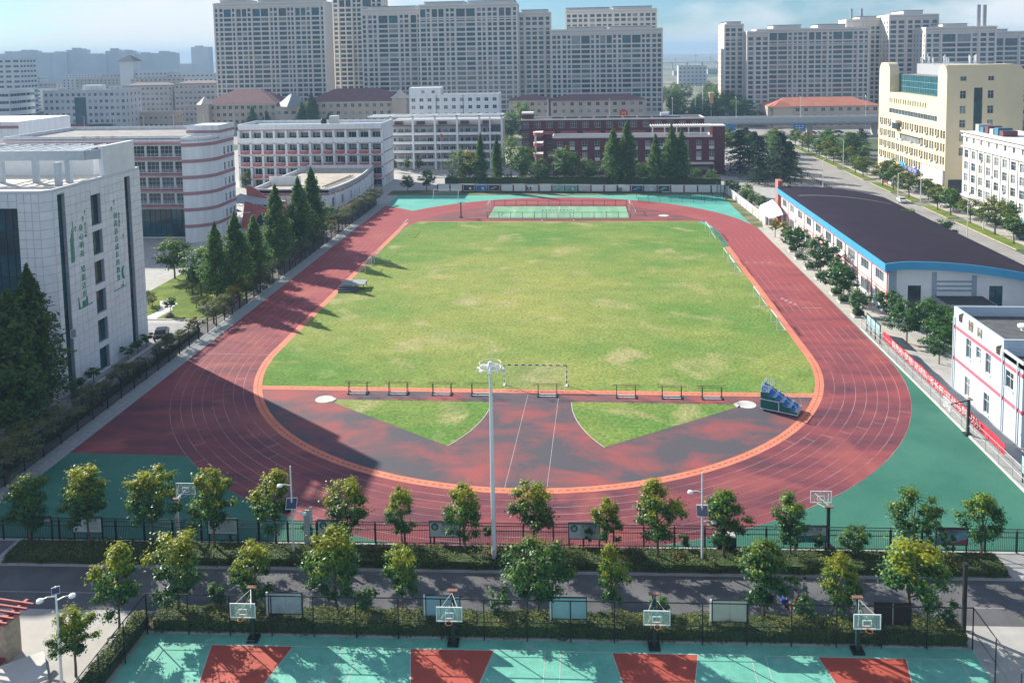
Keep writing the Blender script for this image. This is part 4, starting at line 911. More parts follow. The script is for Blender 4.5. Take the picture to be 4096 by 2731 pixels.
mb.poly([(3, 0, H), (Lx-2.6, 0, H), (Lx-2.6, 6, H), (3, 6, H)]); mb.poly([(3.0, 6.0, 26.8), (Lx, 6, 26.8), (Lx, 6, H), (3.0, 6, H)]); mb.poly([(0, 6, 26.8), (3.5, 6, 26.8), (3.5, 44.2, 26.8), (0, 44.2, 26.8)])
put('wall', mb, yb, mats=CREAM)
windows(yb, (0, Ly, 0), WESTU, wh, 0.35, glasses=[G_CURT, G_MID, G_CURT], frame=FRAME_W); windows(yb, (0, 0, 0), SOUTHU, fw_, 0.25, frame=FRAME_W)
windows(yb, (0, Ly, 0), WESTU, [(U0+i*2.54, U0+(i+1)*2.54, 20.0, 21.6, 2, 1) for i in range(15)], 0.35, glasses=[G_MID]); windows(yb, (0, Ly, 0), WESTU, [(19.5+i*2.83, 19.5+(i+1)*2.83, 11.9, 14.3, 3, 1) for i in range(6)], 0.35, glasses=[G_CURT])
windows(yb, (0, 0, 0), SOUTHU, [(7.3, 9.6, 10.5+3.9*i, 10.5+3.9*(i+1), 2, 1) for i in range(5)], 0.25, glasses=[G_TEAL, G_DARK], frame=FRAME_D, name='stair_glass')
windows(yb, (3.0, 44.0, 0), WESTU, [(i*1.9, (i+1)*1.9, 26.9+1.9*j, 26.9+1.9*(j+1), 3, 1) for i in range(20) for j in range(3)], 0.0, glasses=[G_TEAL], frame=M('teal_frame', (0.15, 0.33, 0.38), 0.5), name='teal_glass_pane')
put('penthouse', MB().box(8.5, Lx-0.5, 6.5, 44, 26.8, 36.0), yb, mats=M('grey_penthouse', (0.34, 0.36, 0.39), 0.85, 0.08))
put('roof', MB().poly([(3, 6, 32.7), (8.5, 6, 32.7), (8.5, 44, 32.7), (3, 44, 32.7)]), yb, mats=ROOFG)
acm = MB().box(-0.35, 0.0, 0, 0.8, 0, 0.55, 0); acm = acm.mesh('air_conditioner', [WHITE])
for z in (5.0, 8.6, 12.3, 16.0):
    for i in range(13):
        if (i*7+int(z)) % 5 < 3: put('air_conditioner', acm, yb, (-0.01, Ly-(2.3+i*3.8)-0.4, z-0.4))
put('shop_fascia', MB().box(-0.5, -0.01, 0.2, 16, 2.6, 6.8), yb, mats=M('pale_grey_cladding', (0.55, 0.58, 0.64), 0.6)); put('shop_fascia', MB().box(-0.5, -0.01, 36, 50, 3.0, 4.5), yb, mats=WHITE)
sg = put('shop_sign', MB().box(-0.6, -0.02, 18, 29, 3.0, 4.6), yb, mats=M('blue_sign', (0.05, 0.10, 0.42), 0.5)); put_text('口腔医院门诊部', 1.3, WHITE, sg, (-0.64, 23.5, 3.85), -math.pi/2)
put('shop_sign', MB().box(-0.6, -0.02, 29.2, 33, 3.0, 5.2), yb, mats=M('cyan_sign', (0.05, 0.40, 0.65), 0.5)); put('shop_sign', MB().box(-0.6, -0.02, 33.2, 36, 3.0, 4.5), yb, mats=M('amber_sign', (0.7, 0.35, 0.08), 0.5))
put('shop_awning', MB().box(-2.6, -0.02, 2, 16, 2.3, 2.6), yb, mats=M('tan_awning', (0.52, 0.40, 0.24), 0.7))
for i in range(7): put('shop_front', MB().box(-0.06, -0.01, 1.5+i*7.2, 7.2+i*7.2, 0.2, 2.25), yb, mats=G_DARK)
put('dark_base', MB().box(1.0, Lx-0.01, -0.12, -0.01, 0, 4.3), yb, mats=M('dark_plinth', (0.05, 0.06, 0.08), 0.7))
rs = random.Random(5); mb = MB()
for i in range(16):
    y = rs.uniform(6, 48); x = rs.uniform(8, 14); h = rs.uniform(1.2, 2.6); mb.cyl((x, y, 36.0), (x, y, 36+h), 0.12, n=5); mb.box(x-0.15, x+0.15, y-0.1, y+0.1, 36+h*0.5, 36+h+0.6)
put('antenna', mb, yb, mats=STEEL_W)
put('bay_hood', MB().box(-1.6, -0.02, 34, 38, 17.4, 18.3), yb, mats=CREAM); put('bay_glass', MB().box(-1.3, -0.02, 34.2, 37.8, 15.4, 17.4), yb, mats=G_MID); put('bay_hood', MB().box(-0.6, -0.02, 16, 36, 14.35, 14.6), yb, mats=CREAM)
# ---- white apartment house at the right edge
ab = thing('white_apartment_house', 'long white five-storey apartment house with dark vertical joints at the right edge', 'building', (107.6, 60, 0))
Ly = 58.0; wh = []
for i in range(14):
    u = 0.9+i*4.1
    for z in (3.1, 6.1, 9.2, 12.3): wh.append((u, u+2.3, z, z+2.1, 2, 2))
    wh.append((u+0.6, u+1.7, 16.4, 17.6, 1, 1))
mb = MB(); facade(mb, (0, Ly, 0), WESTU, Ly, 19.2, [h[:4] for h in wh], 0.25); shell(mb, [(0, 0), (14, 0), (14, Ly), (0, Ly)], 0, 19.2, (3,)); flat_roof([(0, 0), (14, 0), (14, Ly), (0, Ly)], 19.2, mb); put('wall', mb, ab, mats=M('apartment_white', (0.70, 0.69, 0.66), 0.85, 0.08, 0.3))
windows(ab, (0, Ly, 0), WESTU, wh, 0.25, glasses=[G_MID, G_CURT, G_DARK, G_CURT], frame=FRAME_W)
for i in range(14): put('joint_strip', MB().box(-0.08, -0.004, Ly-4.35-i*4.1, Ly-4.15-i*4.1, 2.6, 15), ab, mats=M('dark_strip', (0.10, 0.11, 0.13), 0.7))
for z, t in ((15.1, 0.55), (17.95, 0.5), (19.0, 0.7), (2.2, 0.9)): put('cornice', MB().box(-t, -0.003, -0.2, Ly+0.2, z, z+0.3), ab, mats=WT)
put('shop_fascia', MB().box(-0.9, -0.01, 0, 34, 0.9, 2.1), ab, mats=WHITE); put('shop_sign', MB().box(-0.96, -0.91, 22, 25.5, 1.2, 1.9), ab, mats=M('sky_sign', (0.1, 0.42, 0.6), 0.5))
for i in range(6): put('roof_tank', MB().box(2.5, 6, 42+i*2.6, 43.8+i*2.6, 19.2, 20.6+0.5*(i % 2)), ab, mats=[M('tank_maroon', (0.14, 0.06, 0.08), 0.6), M('tank_blue', (0.05, 0.2, 0.3), 0.6), STEEL_G][i % 3])
for i in range(9): put('air_conditioner', acm, ab, (-0.01, 6+i*5.9, 3.0+3.05*((i*5) % 4)))

# ================================================================== THE TOWN BEHIND
def house(name, label, x0, x1, y0, y1, h, wall, floors, cols, ww, whh, roof=ROOFG, side='E', gl=GLASSES, z0=1.0, band=None, group=None, frame=FRAME_W, fh=None, nx=2, par=0.8, first=0.0):
    t = thing(name, label, 'building', ((x0+x1)/2, y0, 0), 0, group)
    W = x1-x0; hx = W/2; D = y1-y0; fh = fh or (h-first)/floors; mb = MB()
    hs = [(W*(i+0.5)/cols-ww/2, W*(i+0.5)/cols+ww/2, first+fh*j+z0, first+fh*j+z0+whh, nx, 1) for i in range(cols) for j in range(floors-1, -1, -1)]
    lim = [300]
    facade(mb, (-hx, 0, 0), SOUTHU, W, h, [q[:4] for q in hs], 0.2)
    nc = max(1, int(D/4)); es = [(D*(i+0.5)/nc-ww*0.35, D*(i+0.5)/nc+ww*0.35, first+fh*j+z0, first+fh*j+z0+whh, 1, 1) for i in range(nc) for j in range(floors)]
    if side == 'E': facade(mb, (hx, 0, 0), EASTU, D, h, [q[:4] for q in es], 0.2); shell(mb, [(-hx, 0), (hx, 0), (hx, D), (-hx, D)], 0, h, (0, 1))
    else: facade(mb, (-hx, D, 0), WESTU, D, h, [q[:4] for q in es], 0.2); shell(mb, [(-hx, 0), (hx, 0), (hx, D), (-hx, D)], 0, h, (0, 3))
    put('wall', mb, t, mats=wall)
    windows(t, (-hx, 0, 0), SOUTHU, hs, 0.2, glasses=gl, frame=frame, limit=lim)
    windows(t, (hx, 0, 0) if side == 'E' else (-hx, D, 0), EASTU if side == 'E' else WESTU, es, 0.2, glasses=gl, frame=frame, limit=lim)
    put('roof', MB().poly([(-hx, 0, h-0.05), (hx, 0, h-0.05), (hx, D, h-0.05), (-hx, D, h-0.05)]), t, mats=roof)
    if par: mb = MB(); parapet(mb, [(-hx-.1, -.1), (hx+.1, -.1), (hx+.1, D+.1), (-hx-.1, D+.1)], h-0.1, h+par, 0.3); put('parapet', mb, t, mats=wall)
    if band:
        for j in range(floors): put('band', MB().box(-hx-0.05, hx+0.05, -0.12, -0.004, first+fh*j-0.15, first+fh*j+0.2), t, mats=band)
    return t
def hip(t, x0, x1, y0, y1, z0, z1, m, over=0.8):
    a, b, c, d = x0-over, x1+over, y0-over, y1+over; r = min((b-a), (d-c))/2; mb = MB()
    if b-a > d-c: e, f = (a+r, (c+d)/2, z1), (b-r, (c+d)/2, z1)
    else: e, f = ((a+b)/2, c+r, z1), ((a+b)/2, d-r, z1)
    P = [(a, c, z0), (b, c, z0), (b, d, z0), (a, d, z0)]
    if b-a > d-c: mb.poly([P[0], P[1], f, e]); mb.poly([P[1], P[2], f]); mb.poly([P[2], P[3], e, f]); mb.poly([P[3], P[0], e])
    else: mb.poly([P[0], P[1], e]); mb.poly([P[1], P[2], f, e]); mb.poly([P[2], P[3], f]); mb.poly([P[3], P[0], e, f])
    mb.poly(P[::-1]); return put('roof', mb, t, mats=m)
TERRA = M('brown_tile_roof', (0.20, 0.10, 0.105), 0.85, 0.12, 0.3); TERRA2 = M('orange_tile_roof', (0.48, 0.18, 0.12), 0.85, 0.12, 0.3)
MALL = M('mall_cream', (0.50, 0.43, 0.35), 0.85, 0.07, 0.1); MALLT = M('mall_trim', (0.58, 0.52, 0.45), 0.8)
t = house('shopping_hall', 'long cream shopping hall with brown hipped roof at the foot of the left towers', -205, -163, 345, 372, 16.0, MALL, 4, 12, 1.8, 2.0, par=0); hip(t, -21, 21, 0, 27, 16.0, 23.5, TERRA); put('cornice', MB().box(-21.4, 21.4, -0.5, -0.01, 15.2, 16), t, mats=MALLT); put('turret', MB().box(-23, -16, -4, 3, 0, 16), t, mats=MALL); put('turret_roof', MB().lathe((-19.5, -0.5, 16), [(5.2, 0), (3.2, 1.6), (0.05, 4.6)], 4), t, mats=MALLT)
t = house('shopping_hall', 'cream hall with pale peaked entrance bay between two brown-roofed halls', -163, -146, 343, 365, 13.5, MALL, 3, 4, 2.4, 1.8, par=0.8); put('peaked_roof', MB().lathe((0, 6, 14.3), [(10.5, 0), (6, 3), (0.1, 8)], 4), t, mats=M('slate_blue_roof', (0.25, 0.28, 0.31), 0.7))
t = house('shopping_hall', 'cream shopping hall with long brown hipped roof, left of the white annex', -146, -89, 345, 372, 16.5, MALL, 4, 14, 1.9, 2.0, par=0); hip(t, -28.5, 24, 0, 27, 16.5, 23.2, TERRA); put('cornice', MB().box(-28.9, 24, -0.5, -0.01, 15.7, 16.5), t, mats=MALLT); put('turret', MB().box(20.5, 28.4, -1.5, 6, 0, 18), t, mats=MALL); put('turret_roof', MB().lathe((24.4, 2.2, 18), [(6, 0), (3.4, 1.6), (0.05, 5)], 4), t, mats=MALLT)
t = house('white_annex', 'plain white five-storey annex with a stepped roof behind the gallery school block', -76.4, -33, 290, 303, 22.2, WALLW, 6, 11, 1.9, 1.7, fh=3.6, par=0.3); put('roof_storey', MB().box(-21.7, -6.2, 0.02, 8, 22.2, 25.8), t, mats=WALLW); windows(t, (-21.7, 0.0, 22.2), SOUTHU, [(6, 7.6, 0.8, 2.2, 2, 1), (11, 12.6, 0.8, 2.2, 2, 1)], 0.0)
for k, x in enumerate((-8.5, 4.5)): put('drainpipe', MB().cyl((x, -0.1, 10), (x, -0.1, 22), 0.12), t, mats=FRAME_D)
t = house('shopping_hall', 'low cream shop row left of the elevated road sign, brown eaves', -33, -11, 346, 366, 15.8, MALL, 4, 6, 1.9, 1.9, par=0); hip(t, -11, 11, 0, 20, 15.8, 18.5, TERRA)
t = house('shopping_hall', 'cream shop row with the small red square sign and gabled right end', -10, 40.5, 344, 364, 15.5, MALL, 4, 11, 2.0, 1.9, par=0); hip(t, -25, 25, 0, 20, 15.5, 18.3, TERRA)
put('shop_canopy', MB().box(-14, 10, -2, -0.02, 6.4, 6.9), t, mats=FRAME_D)
sg = put('square_sign', MB().box(11.8, 15.8, -0.9, -0.3, 6.2, 10.0), t, mats=M('red_sign', (0.62, 0.02, 0.02), 0.5)); put_text('M', 3.2, M('yellow_sign', (0.85, 0.5, 0.02), 0.5), sg, (13.8, -0.96, 8.1), 0)
t = house('shopping_hall', 'low cream hall with orange tiled roof beyond the elevated road, right', 104, 161, 340, 362, 11.2, MALL, 3, 13, 2.0, 1.9, side='W', par=0); hip(t, -28, 28.5, 0, 22, 11.2, 15.2, TERRA2)
put('gable', MB().box(-26, -16, -1.5, 0, 0, 11.0), t, mats=MALL); hip(t, -26, -16, -1.5, 6, 11.0, 13.5, TERRA2)
t = house('shopping_hall', 'low hall with orange roof right of the cream office block', 176, 215, 300, 322, 12, MALL, 3, 8, 2.0, 1.9, side='W', par=0); hip(t, -19, 19, 0, 22, 12, 16, TERRA2)
# left of the towers
t = house('white_office', 'white office with blue ribbon windows at the left edge beyond the school roofs', -352, -318, 345, 365, 25.0, M('cool_white', (0.56, 0.60, 0.64), 0.8, 0.06), 6, 3, 8.5, 1.7, gl=[G_TEAL], nx=4)
t = house('white_office', 'grey-white six-storey office with teal glass stair strip, left background', -312, -261, 365, 383, 23.5, M('grey_white', (0.50, 0.53, 0.56), 0.85, 0.08, 0.1), 6, 15, 1.9, 1.9, gl=[G_MID, G_DARK, G_CURT]); put('stair_glass', MB().box(-6, 1, -0.15, -0.02, 4, 20), t, mats=G_TEAL); put('roof_hut', MB().box(-2, 9, 2, 8, 23.5, 27), t, mats=WALLW)
for k in range(3): put('shop_front', MB().box(-22+k*14, -10+k*14, -3, -0.05, 0, 4.2), t, mats=M('shop_%d' % k, ((0.05, 0.1, 0.12), (0.3, 0.1, 0.1), (0.08, 0.09, 0.1))[k], 0.7))
GREYAPT = M('grey_apartment', (0.40, 0.40, 0.41), 0.85, 0.1, 0.08)
for k, (a, b, y, h, l) in enumerate(((-296, -262, 425, 24, 'grey six-storey apartment row with dark eaves behind the white office'), (-258, -228, 420, 25, 'grey apartment row with stacked balconies left of the tall towers'), (-262, -240, 380, 9, 'low tan shed beside the car park, left of the tall towers'), (-236, -214, 452, 26, 'narrow grey apartment row half hidden by the leftmost tower'))):
    t = house('apartment_row', l, a, b, y, y+13, h, GREYAPT if h > 10 else M('tan_wall', (0.42, 0.36, 0.30), 0.85), 7 if h > 10 else 2, int((b-a)/3), 1.7, 1.5)
    if h > 10:
        for j in range(1, 7): put('balcony', MB().box(-(b-a)/2+1, (b-a)/2-1, -0.9, -0.02, h/7*j-0.2, h/7*j+0.7), t, mats=GREYAPT)
        hip(t, -(b-a)/2, (b-a)/2, 0, 13, h+0.05, h+2.2, M('dull_roof', (0.24, 0.20, 0.20), 0.9))
t = house('white_tower', 'slim white office tower with teal glass at the far left edge', -452, -432, 520, 540, 44, M('tower_white', (0.55, 0.60, 0.64), 0.8, 0.05), 11, 3, 4.5, 1.8, gl=[G_MID, G_TEAL])
t = house('hotel', 'white hotel with pagoda-roofed stair tower far behind the left roofs', -416, -373, 640, 660, 30, M('hotel_white', (0.58, 0.62, 0.66), 0.8, 0.05), 8, 11, 1.8, 1.5, gl=[G_MID]); put('stair_tower', MB().box(-22, -9, -3, 10, 0, 40), t, mats=MATS['hotel_white']); hip(t, -22, -9, -3, 10, 40, 46, M('pagoda_roof', (0.16, 0.15, 0.16), 0.8), 1.6)
rs = random.Random(11)
spots = [(-372, -329, 640, 27, 'white apartment row with red eaves right of the pagoda-roofed hotel')]
for k in range(29):
    y = 500+rs.random()*560; x = -0.58*y-rs.random()*0.32*y+40
    spots.append((x, x+rs.uniform(26, 60), y, rs.choice([15, 18, 18, 21, 24]), None))
spots.sort(key=lambda s: s[2])
kinds = [M('far_white', (0.52, 0.55, 0.58), 0.85, 0.08), M('far_cream', (0.46, 0.42, 0.36), 0.85, 0.08), M('far_grey', (0.36, 0.38, 0.40), 0.85, 0.08)]
for k, (a, b, y, h, l) in enumerate(spots):
    kd = kinds[k % 3] if l is None else kinds[0]
    house('apartment_row', l or '%s low apartment row, nearest first, in the hazy left quarter' % ORD[k], a, b, y, y+12, h, kd, max(4, h//3), max(5, int((b-a)/4.2)), 2.0, 1.5, roof=[TERRA, ROOFG, ROOFG][k % 3], gl=[G_MID], group=None if l else 'low rows of the hazy left quarter')
FARB = M('distant_block', (0.48, 0.50, 0.52), 0.9, 0.1, 0.02)
def slab(name, label, x0, x1, y, d, h, group, steps=()):
    mb = MB().box(x0, x1, y, y+d, 0, h); W = x1-x0
    for a, b, k in steps: mb.box(x0+W*a, x0+W*b, y+1, y+d-1, h-0.01, h+k)
    fl = int(h/6); 
    for j in range(1, fl): mb.box(x0-0.3, x1+0.3, y-0.5, y-0.01, h*j/fl-1.1, h*j/fl)
    return tag(put(name, mb, mats=FARB), label, 'building', group)
x = -1330
k = 0
while x < -800:
    w = rs.uniform(30, 52); slab('distant_tower_block', '%s hazy block from the left in the long far skyline row' % ORD[k], x, x+w+2, 1500+rs.uniform(-4, 4), 18, rs.uniform(50, 62) if x < -850 else 52, 'skyline towers at far left', [(0.3, 0.6, rs.uniform(2, 5)), (0.7, 0.85, 2)]); x += w-1; k += 1
for a, b, y, h, l in ((-980, -935, 2150, 52, 'pale hazy block just right of the skyline row'), (-930, -880, 2200, 46, 'low pale hazy block left of the isolated hazy tower'), (-872, -830, 1750, 66, 'isolated hazy tower standing above the left skyline'), (-826, -790, 1800, 56, 'hazy block between the isolated hazy tower and the leftmost high-rise'), (-960, -800, 1600, 30, 'wide low hazy block at the foot of the left skyline')):
    slab('distant_tower_block', l, a, b, y, 20, h, None, [(0.2, 0.5, 3)])

# ---- the high-rise estate
BEIGE = M('beige_tower_wall', (0.64, 0.61, 0.57), 0.85, 0.06, 0.05); BEIGE_T = M('beige_trim', (0.72, 0.69, 0.65), 0.85, 0.05)
GT = [G_DARK, G_MID, G_DARK, G_TEAL, G_TEAL, G_DARK, G_CURT]; FRAME_T = MATS['tower_frame']
def tower(label, x0, x1, y, d, h, pattern, name='high_rise', side=None, fl=2.93, crown=True, steps=()):
    """a slab tower whose facade repeats bays: w wide window, d double balcony glazing, n narrow window, | pilaster"""
    t = thing(name, label, 'building', ((x0+x1)/2, y, 0)); W = x1-x0; hx = W/2; mb = MB()
    ws = {'w': 2.9, 'd': 4.8, 'n': 1.6, 'm': 2.1, '|': 0.0}; gap = {'w': 0.75, 'd': 0.7, 'n': 0.8, 'm': 0.85, '|': 0.5}
    tot = sum(ws[c]+gap[c] for c in pattern); s = W/tot; u = 0.0; bays = []; pil = []
    for c in pattern:
        if c == '|': pil.append(u+gap[c]*s/2)
        else: bays.append((u+gap[c]*s/2, u+gap[c]*s/2+ws[c]*s, c))
        u += (ws[c]+gap[c])*s
    nf = int((h-3.5)/fl); hs = []
    for j in range(nf-1, 0, -1):
        z = 2.0+fl*j
        for a, b, c in bays:
            if c in 'wd' and j == nf-1 and crown: continue
            if c in 'wd' and j == nf-2 and crown: hs.append((a, b, z+0.3, z+fl+2.1, 3, 2)); continue
            hs.append((a, b, z+0.45, z+2.4, {'w': 2, 'd': 3, 'n': 1, 'm': 1}[c], 1))
    facade(mb, (-hx, 0, 0), SOUTHU, W, h, [q[:4] for q in hs], 0.35)
    lim = [300]; sides = []
    for sd_ in ('W', 'E'):
        nc = max(1, int(d/5)); es = [(d*(i+0.5)/nc-0.8, d*(i+0.5)/nc+0.8, 2.0+fl*j+0.6, 2.0+fl*j+2.2, 1, 1) for i in range(nc) for j in range(nf-1, 0, -1)] if side == sd_ else []
        o, uu = ((hx, 0, 0), EASTU) if sd_ == 'E' else ((-hx, d, 0), WESTU)
        facade(mb, o, uu, d, h, [q[:4] for q in es], 0.3); sides.append((o, uu, es))
    mb.poly([(hx, d, 0), (-hx, d, 0), (-hx, d, h), (hx, d, h)]); flat_roof([(-hx, 0), (hx, 0), (hx, d), (-hx, d)], h-0.02, mb)
    put('wall', mb, t, mats=BEIGE)
    hs.sort(key=lambda q: (-(q[1]-q[0] > 2.2), -q[2]))
    for o, uu, es in sides: windows(t, o, uu, es, 0.3, glasses=GT, frame=FRAME_T, limit=lim)
    windows(t, (-hx, 0, 0), SOUTHU, hs, 0.35, glasses=GT, frame=FRAME_T, limit=lim, ft=0.07)
    for p in pil: put('pilaster', MB().box(-hx+p-0.3, -hx+p+0.3, -0.7, -0.004, 0, h-2.5), t, mats=BEIGE_T)
    for e in (-hx, hx): put('pilaster', MB().box(e-0.45, e+0.45, -0.5, 0.6, 0, h-1.0), t, mats=BEIGE_T)
    for z, k in ((h-0.9, 1.0), (h-2.6, 0.55), (h-9.6, 0.6)): put('cornice', MB().box(-hx-k*0.6, hx+k*0.6, -k-0.05, -0.01, z, z+0.55), t, mats=BEIGE_T)
    for a, b, k in steps: put('roof_storey', MB().box(-hx+a*W, -hx+b*W, 1.2, d-1, h-0.03, h+k), t, mats=BEIGE); put('solar_panel', MB().box(-hx+a*W-0.4, -hx+b*W+0.4, 0.9, d-0.8, h+k, h+k+0.25), t, mats=M('dark_blue_panel', (0.03, 0.05, 0.14), 0.4))
    return t
tower('leftmost of the beige high-rises, broad front of balcony columns', -220, -150.5, 400, 18, 75.5, 'n|mdn|wwm|dd|nm|dnn|wwm|d|n', steps=((0.05, 0.3, 1.5), (0.4, 0.95, 1.2)))
tower('tallest beige high-rise, set back in the gap right of the leftmost one', -153, -121, 428, 18, 82, 'm|ww|nm|dn|m', side='E')
tower('beige high-rise with two balcony columns, third from the left', -127.5, -90.6, 402, 18, 70, 'n|mn|dd|nm|wn', steps=((0.1, 0.9, 1.2),))
tower('wide beige high-rise in the middle of the left cluster, right of the third one', -90.4, -31.5, 396, 20, 71.5, 'wn|ww|nm|dd|mn|mm|ww|n', steps=((0.05, 0.45, 1.4), (0.5, 0.97, 1.5)))
tower('narrow beige high-rise closing the left cluster on its right', -31, -11.8, 404, 18, 66, 'n|mmm|n', side='E', steps=((0.1, 0.9, 1.3),))
tower('broad stepped beige high-rise in the centre, right of the left cluster', -11, 54.6, 398, 18, 55, 'mn|mnddn|nwwn|nddnm|mm', side='E', steps=((0.15, 0.48, 1.0), (0.52, 0.9, 1.0)))
tower('beige high-rise whose top storeys rise behind the broad stepped one', -3, 56, 452, 18, 69, 'nmnn|mmnn|mmnm|nmn', steps=((0.0, 0.48, 1.2), (0.52, 0.95, 1.5)))
tower('lit narrow end tower of the right-hand high-rise group', 95.5, 106.5, 424, 26, 57, 'mm|m', side='W', steps=((0.1, 0.9, 1.2),))
tower('slim beige tower standing in front of the lit end tower', 107, 119.5, 412, 24, 52, 'm|mm', side='W')
tower('wide beige high-rise left of the chimneys with two balcony columns', 115, 182, 424, 18, 53.5, 'nm|ddn|nmn|wwm|nddn|mn', side='W', steps=((0.15, 0.4, 2.0), (0.55, 0.8, 2.0)))
tower('darker beige high-rise set back right of the wide one', 176, 197, 448, 18, 59, 'mnm|mnn', steps=((0.4, 0.9, 1.6),))
tower('tall beige tower with sunlit left flank behind the cream office block', 197, 226, 432, 24, 61, 'mm|nmm|n', side='W', steps=((0.3, 0.7, 2.2),))
tower('beige tower with sunlit left flank directly below the chimneys', 212, 252, 414, 20, 52.5, 'nm|ddn|mm', side='W', steps=((0.25, 0.6, 1.6),))
tower('dim beige high-rise at the right edge behind the cream office block', 251, 292, 440, 18, 49.5, 'mm|dd|mmm', steps=((0.1, 0.5, 1.2),))
for x, y, r, z0, z1, l in ((246.2, 424, 1.25, 50, 65.5, 'left of the two tall grey chimneys on the right high-rises'), (251.4, 428, 1.25, 50, 65.5, 'right of the two tall grey chimneys on the right high-rises'), (181.0, 455, 0.8, 57, 66, 'left of the two thin short chimneys'), (187.4, 455, 0.8, 57, 66, 'right of the two thin short chimneys')):
    tag(put('chimney', MB().lathe((x, y, 0), [(r, z0-8), (r, z1-0.6), (r*0.98, z1-0.6), (r*0.98, z1)], 16), mats=M('grey_chimney', (0.33, 0.37, 0.42), 0.6, 0.1), smooth=False), l, 'chimney')
# ---- elevated road
er = thing('elevated_road', 'elevated concrete road crossing behind the schools on piers', 'bridge', (100, 300, 0))
put('deck', MB().box(-180, 180, -5, 5, 6.0, 7.4).box(-180, 180, -2.5, 2.5, 5.2, 6.01), er, mats=CONC)
for y0 in (-5.2, 4.9): put('barrier', MB().box(-180, 180, y0, y0+0.3, 6.6, 9.1), er, mats=M('pale_barrier', (0.46, 0.48, 0.49), 0.8, 0.08))
for i in range(12): put('pier', MB().box(-166+i*30, -164+i*30, -2, 2, 0, 5.25), er, mats=CONC)
er2 = thing('railway_viaduct', 'thin distant railway viaduct on many piers along the horizon', 'bridge', (300, 1700, 0))
put('deck', MB().box(-330, 400, -5, 5, 13.0, 15.0), er2, mats=CONC_L)
for i in range(24): put('pier', MB().box(-322+i*31, -318.5+i*31, -2, 2, 0, 13.02), er2, mats=CONC_L)
house('white_house', 'small white four-storey house below the viaduct between the high-rise groups', 118, 150, 880, 895, 22, kinds[0], 5, 7, 2.4, 1.8, gl=[G_MID])
house('low_shed', 'low pale shed among trees between the high-rise groups', 90, 117, 395, 408, 6, kinds[1], 2, 5, 1.8, 1.2)
for k in range(8):
    x = 150+k*30+rs.uniform(-5, 5); y = 700+rs.random()*700
    house('low_shed', '%s low shed from the left in the open land below the viaduct' % ORD[k], x, x+rs.uniform(20, 45), y, y+14, rs.uniform(5, 9), kinds[k % 3], 2, 5, 2, 1.2, group='sheds below the viaduct', gl=[G_MID])
# ================================================================== TREES AND PLANTS
BARK = M('bark', (0.12, 0.095, 0.075), 0.9, 0.25, 4.0, bump=0.3); BARK_P = M('pale_bark', (0.26, 0.23, 0.20), 0.9, 0.2, 4.0)
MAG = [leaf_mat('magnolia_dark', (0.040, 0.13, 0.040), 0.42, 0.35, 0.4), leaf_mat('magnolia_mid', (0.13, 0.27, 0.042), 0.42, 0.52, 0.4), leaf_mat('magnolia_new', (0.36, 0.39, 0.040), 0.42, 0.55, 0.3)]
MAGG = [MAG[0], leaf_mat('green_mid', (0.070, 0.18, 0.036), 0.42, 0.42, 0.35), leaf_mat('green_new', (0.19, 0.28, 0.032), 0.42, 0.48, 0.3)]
REDW = [leaf_mat('redwood_dark', (0.065, 0.15, 0.058), 0.7, 0.45, 0.2), leaf_mat('redwood_mid', (0.11, 0.21, 0.068), 0.7, 0.5, 0.2), leaf_mat('redwood_light', (0.16, 0.26, 0.06), 0.7, 0.5, 0.2)]
CEDR = [leaf_mat('cedar_dark', (0.022, 0.055, 0.034), 0.75, 0.12, 0.2), leaf_mat('cedar_mid', (0.040, 0.085, 0.050), 0.75, 0.15, 0.2), leaf_mat('cedar_tip', (0.075, 0.125, 0.075), 0.7, 0.2, 0.2)]
OSM = [leaf_mat('osmanthus_dark', (0.10, 0.14, 0.062), 0.65, 0.4, 0.25), leaf_mat('osmanthus_mid', (0.17, 0.205, 0.085), 0.65, 0.45, 0.25), leaf_mat('osmanthus_new', (0.20, 0.19, 0.05), 0.6, 0.3, 0.2)]
BRD = [leaf_mat('broadleaf_dark', (0.045, 0.12, 0.030), 0.55, 0.35, 0.3), leaf_mat('broadleaf_mid', (0.095, 0.20, 0.038), 0.55, 0.42, 0.3), leaf_mat('broadleaf_light', (0.18, 0.28, 0.048), 0.55, 0.48, 0.25)]
GOLD = [leaf_mat('golden_dark', (0.085, 0.155, 0.034), 0.55, 0.42, 0.3), leaf_mat('golden_mid', (0.23, 0.25, 0.038), 0.55, 0.5, 0.3), leaf_mat('golden_light', (0.36, 0.31, 0.04), 0.55, 0.5, 0.25)]
WIL = [leaf_mat('willow_dark', (0.075, 0.14, 0.045), 0.7, 0.3, 0.2), leaf_mat('willow_mid', (0.13, 0.21, 0.06), 0.7, 0.35, 0.2), leaf_mat('willow_light', (0.20, 0.28, 0.08), 0.7, 0.35, 0.2)]

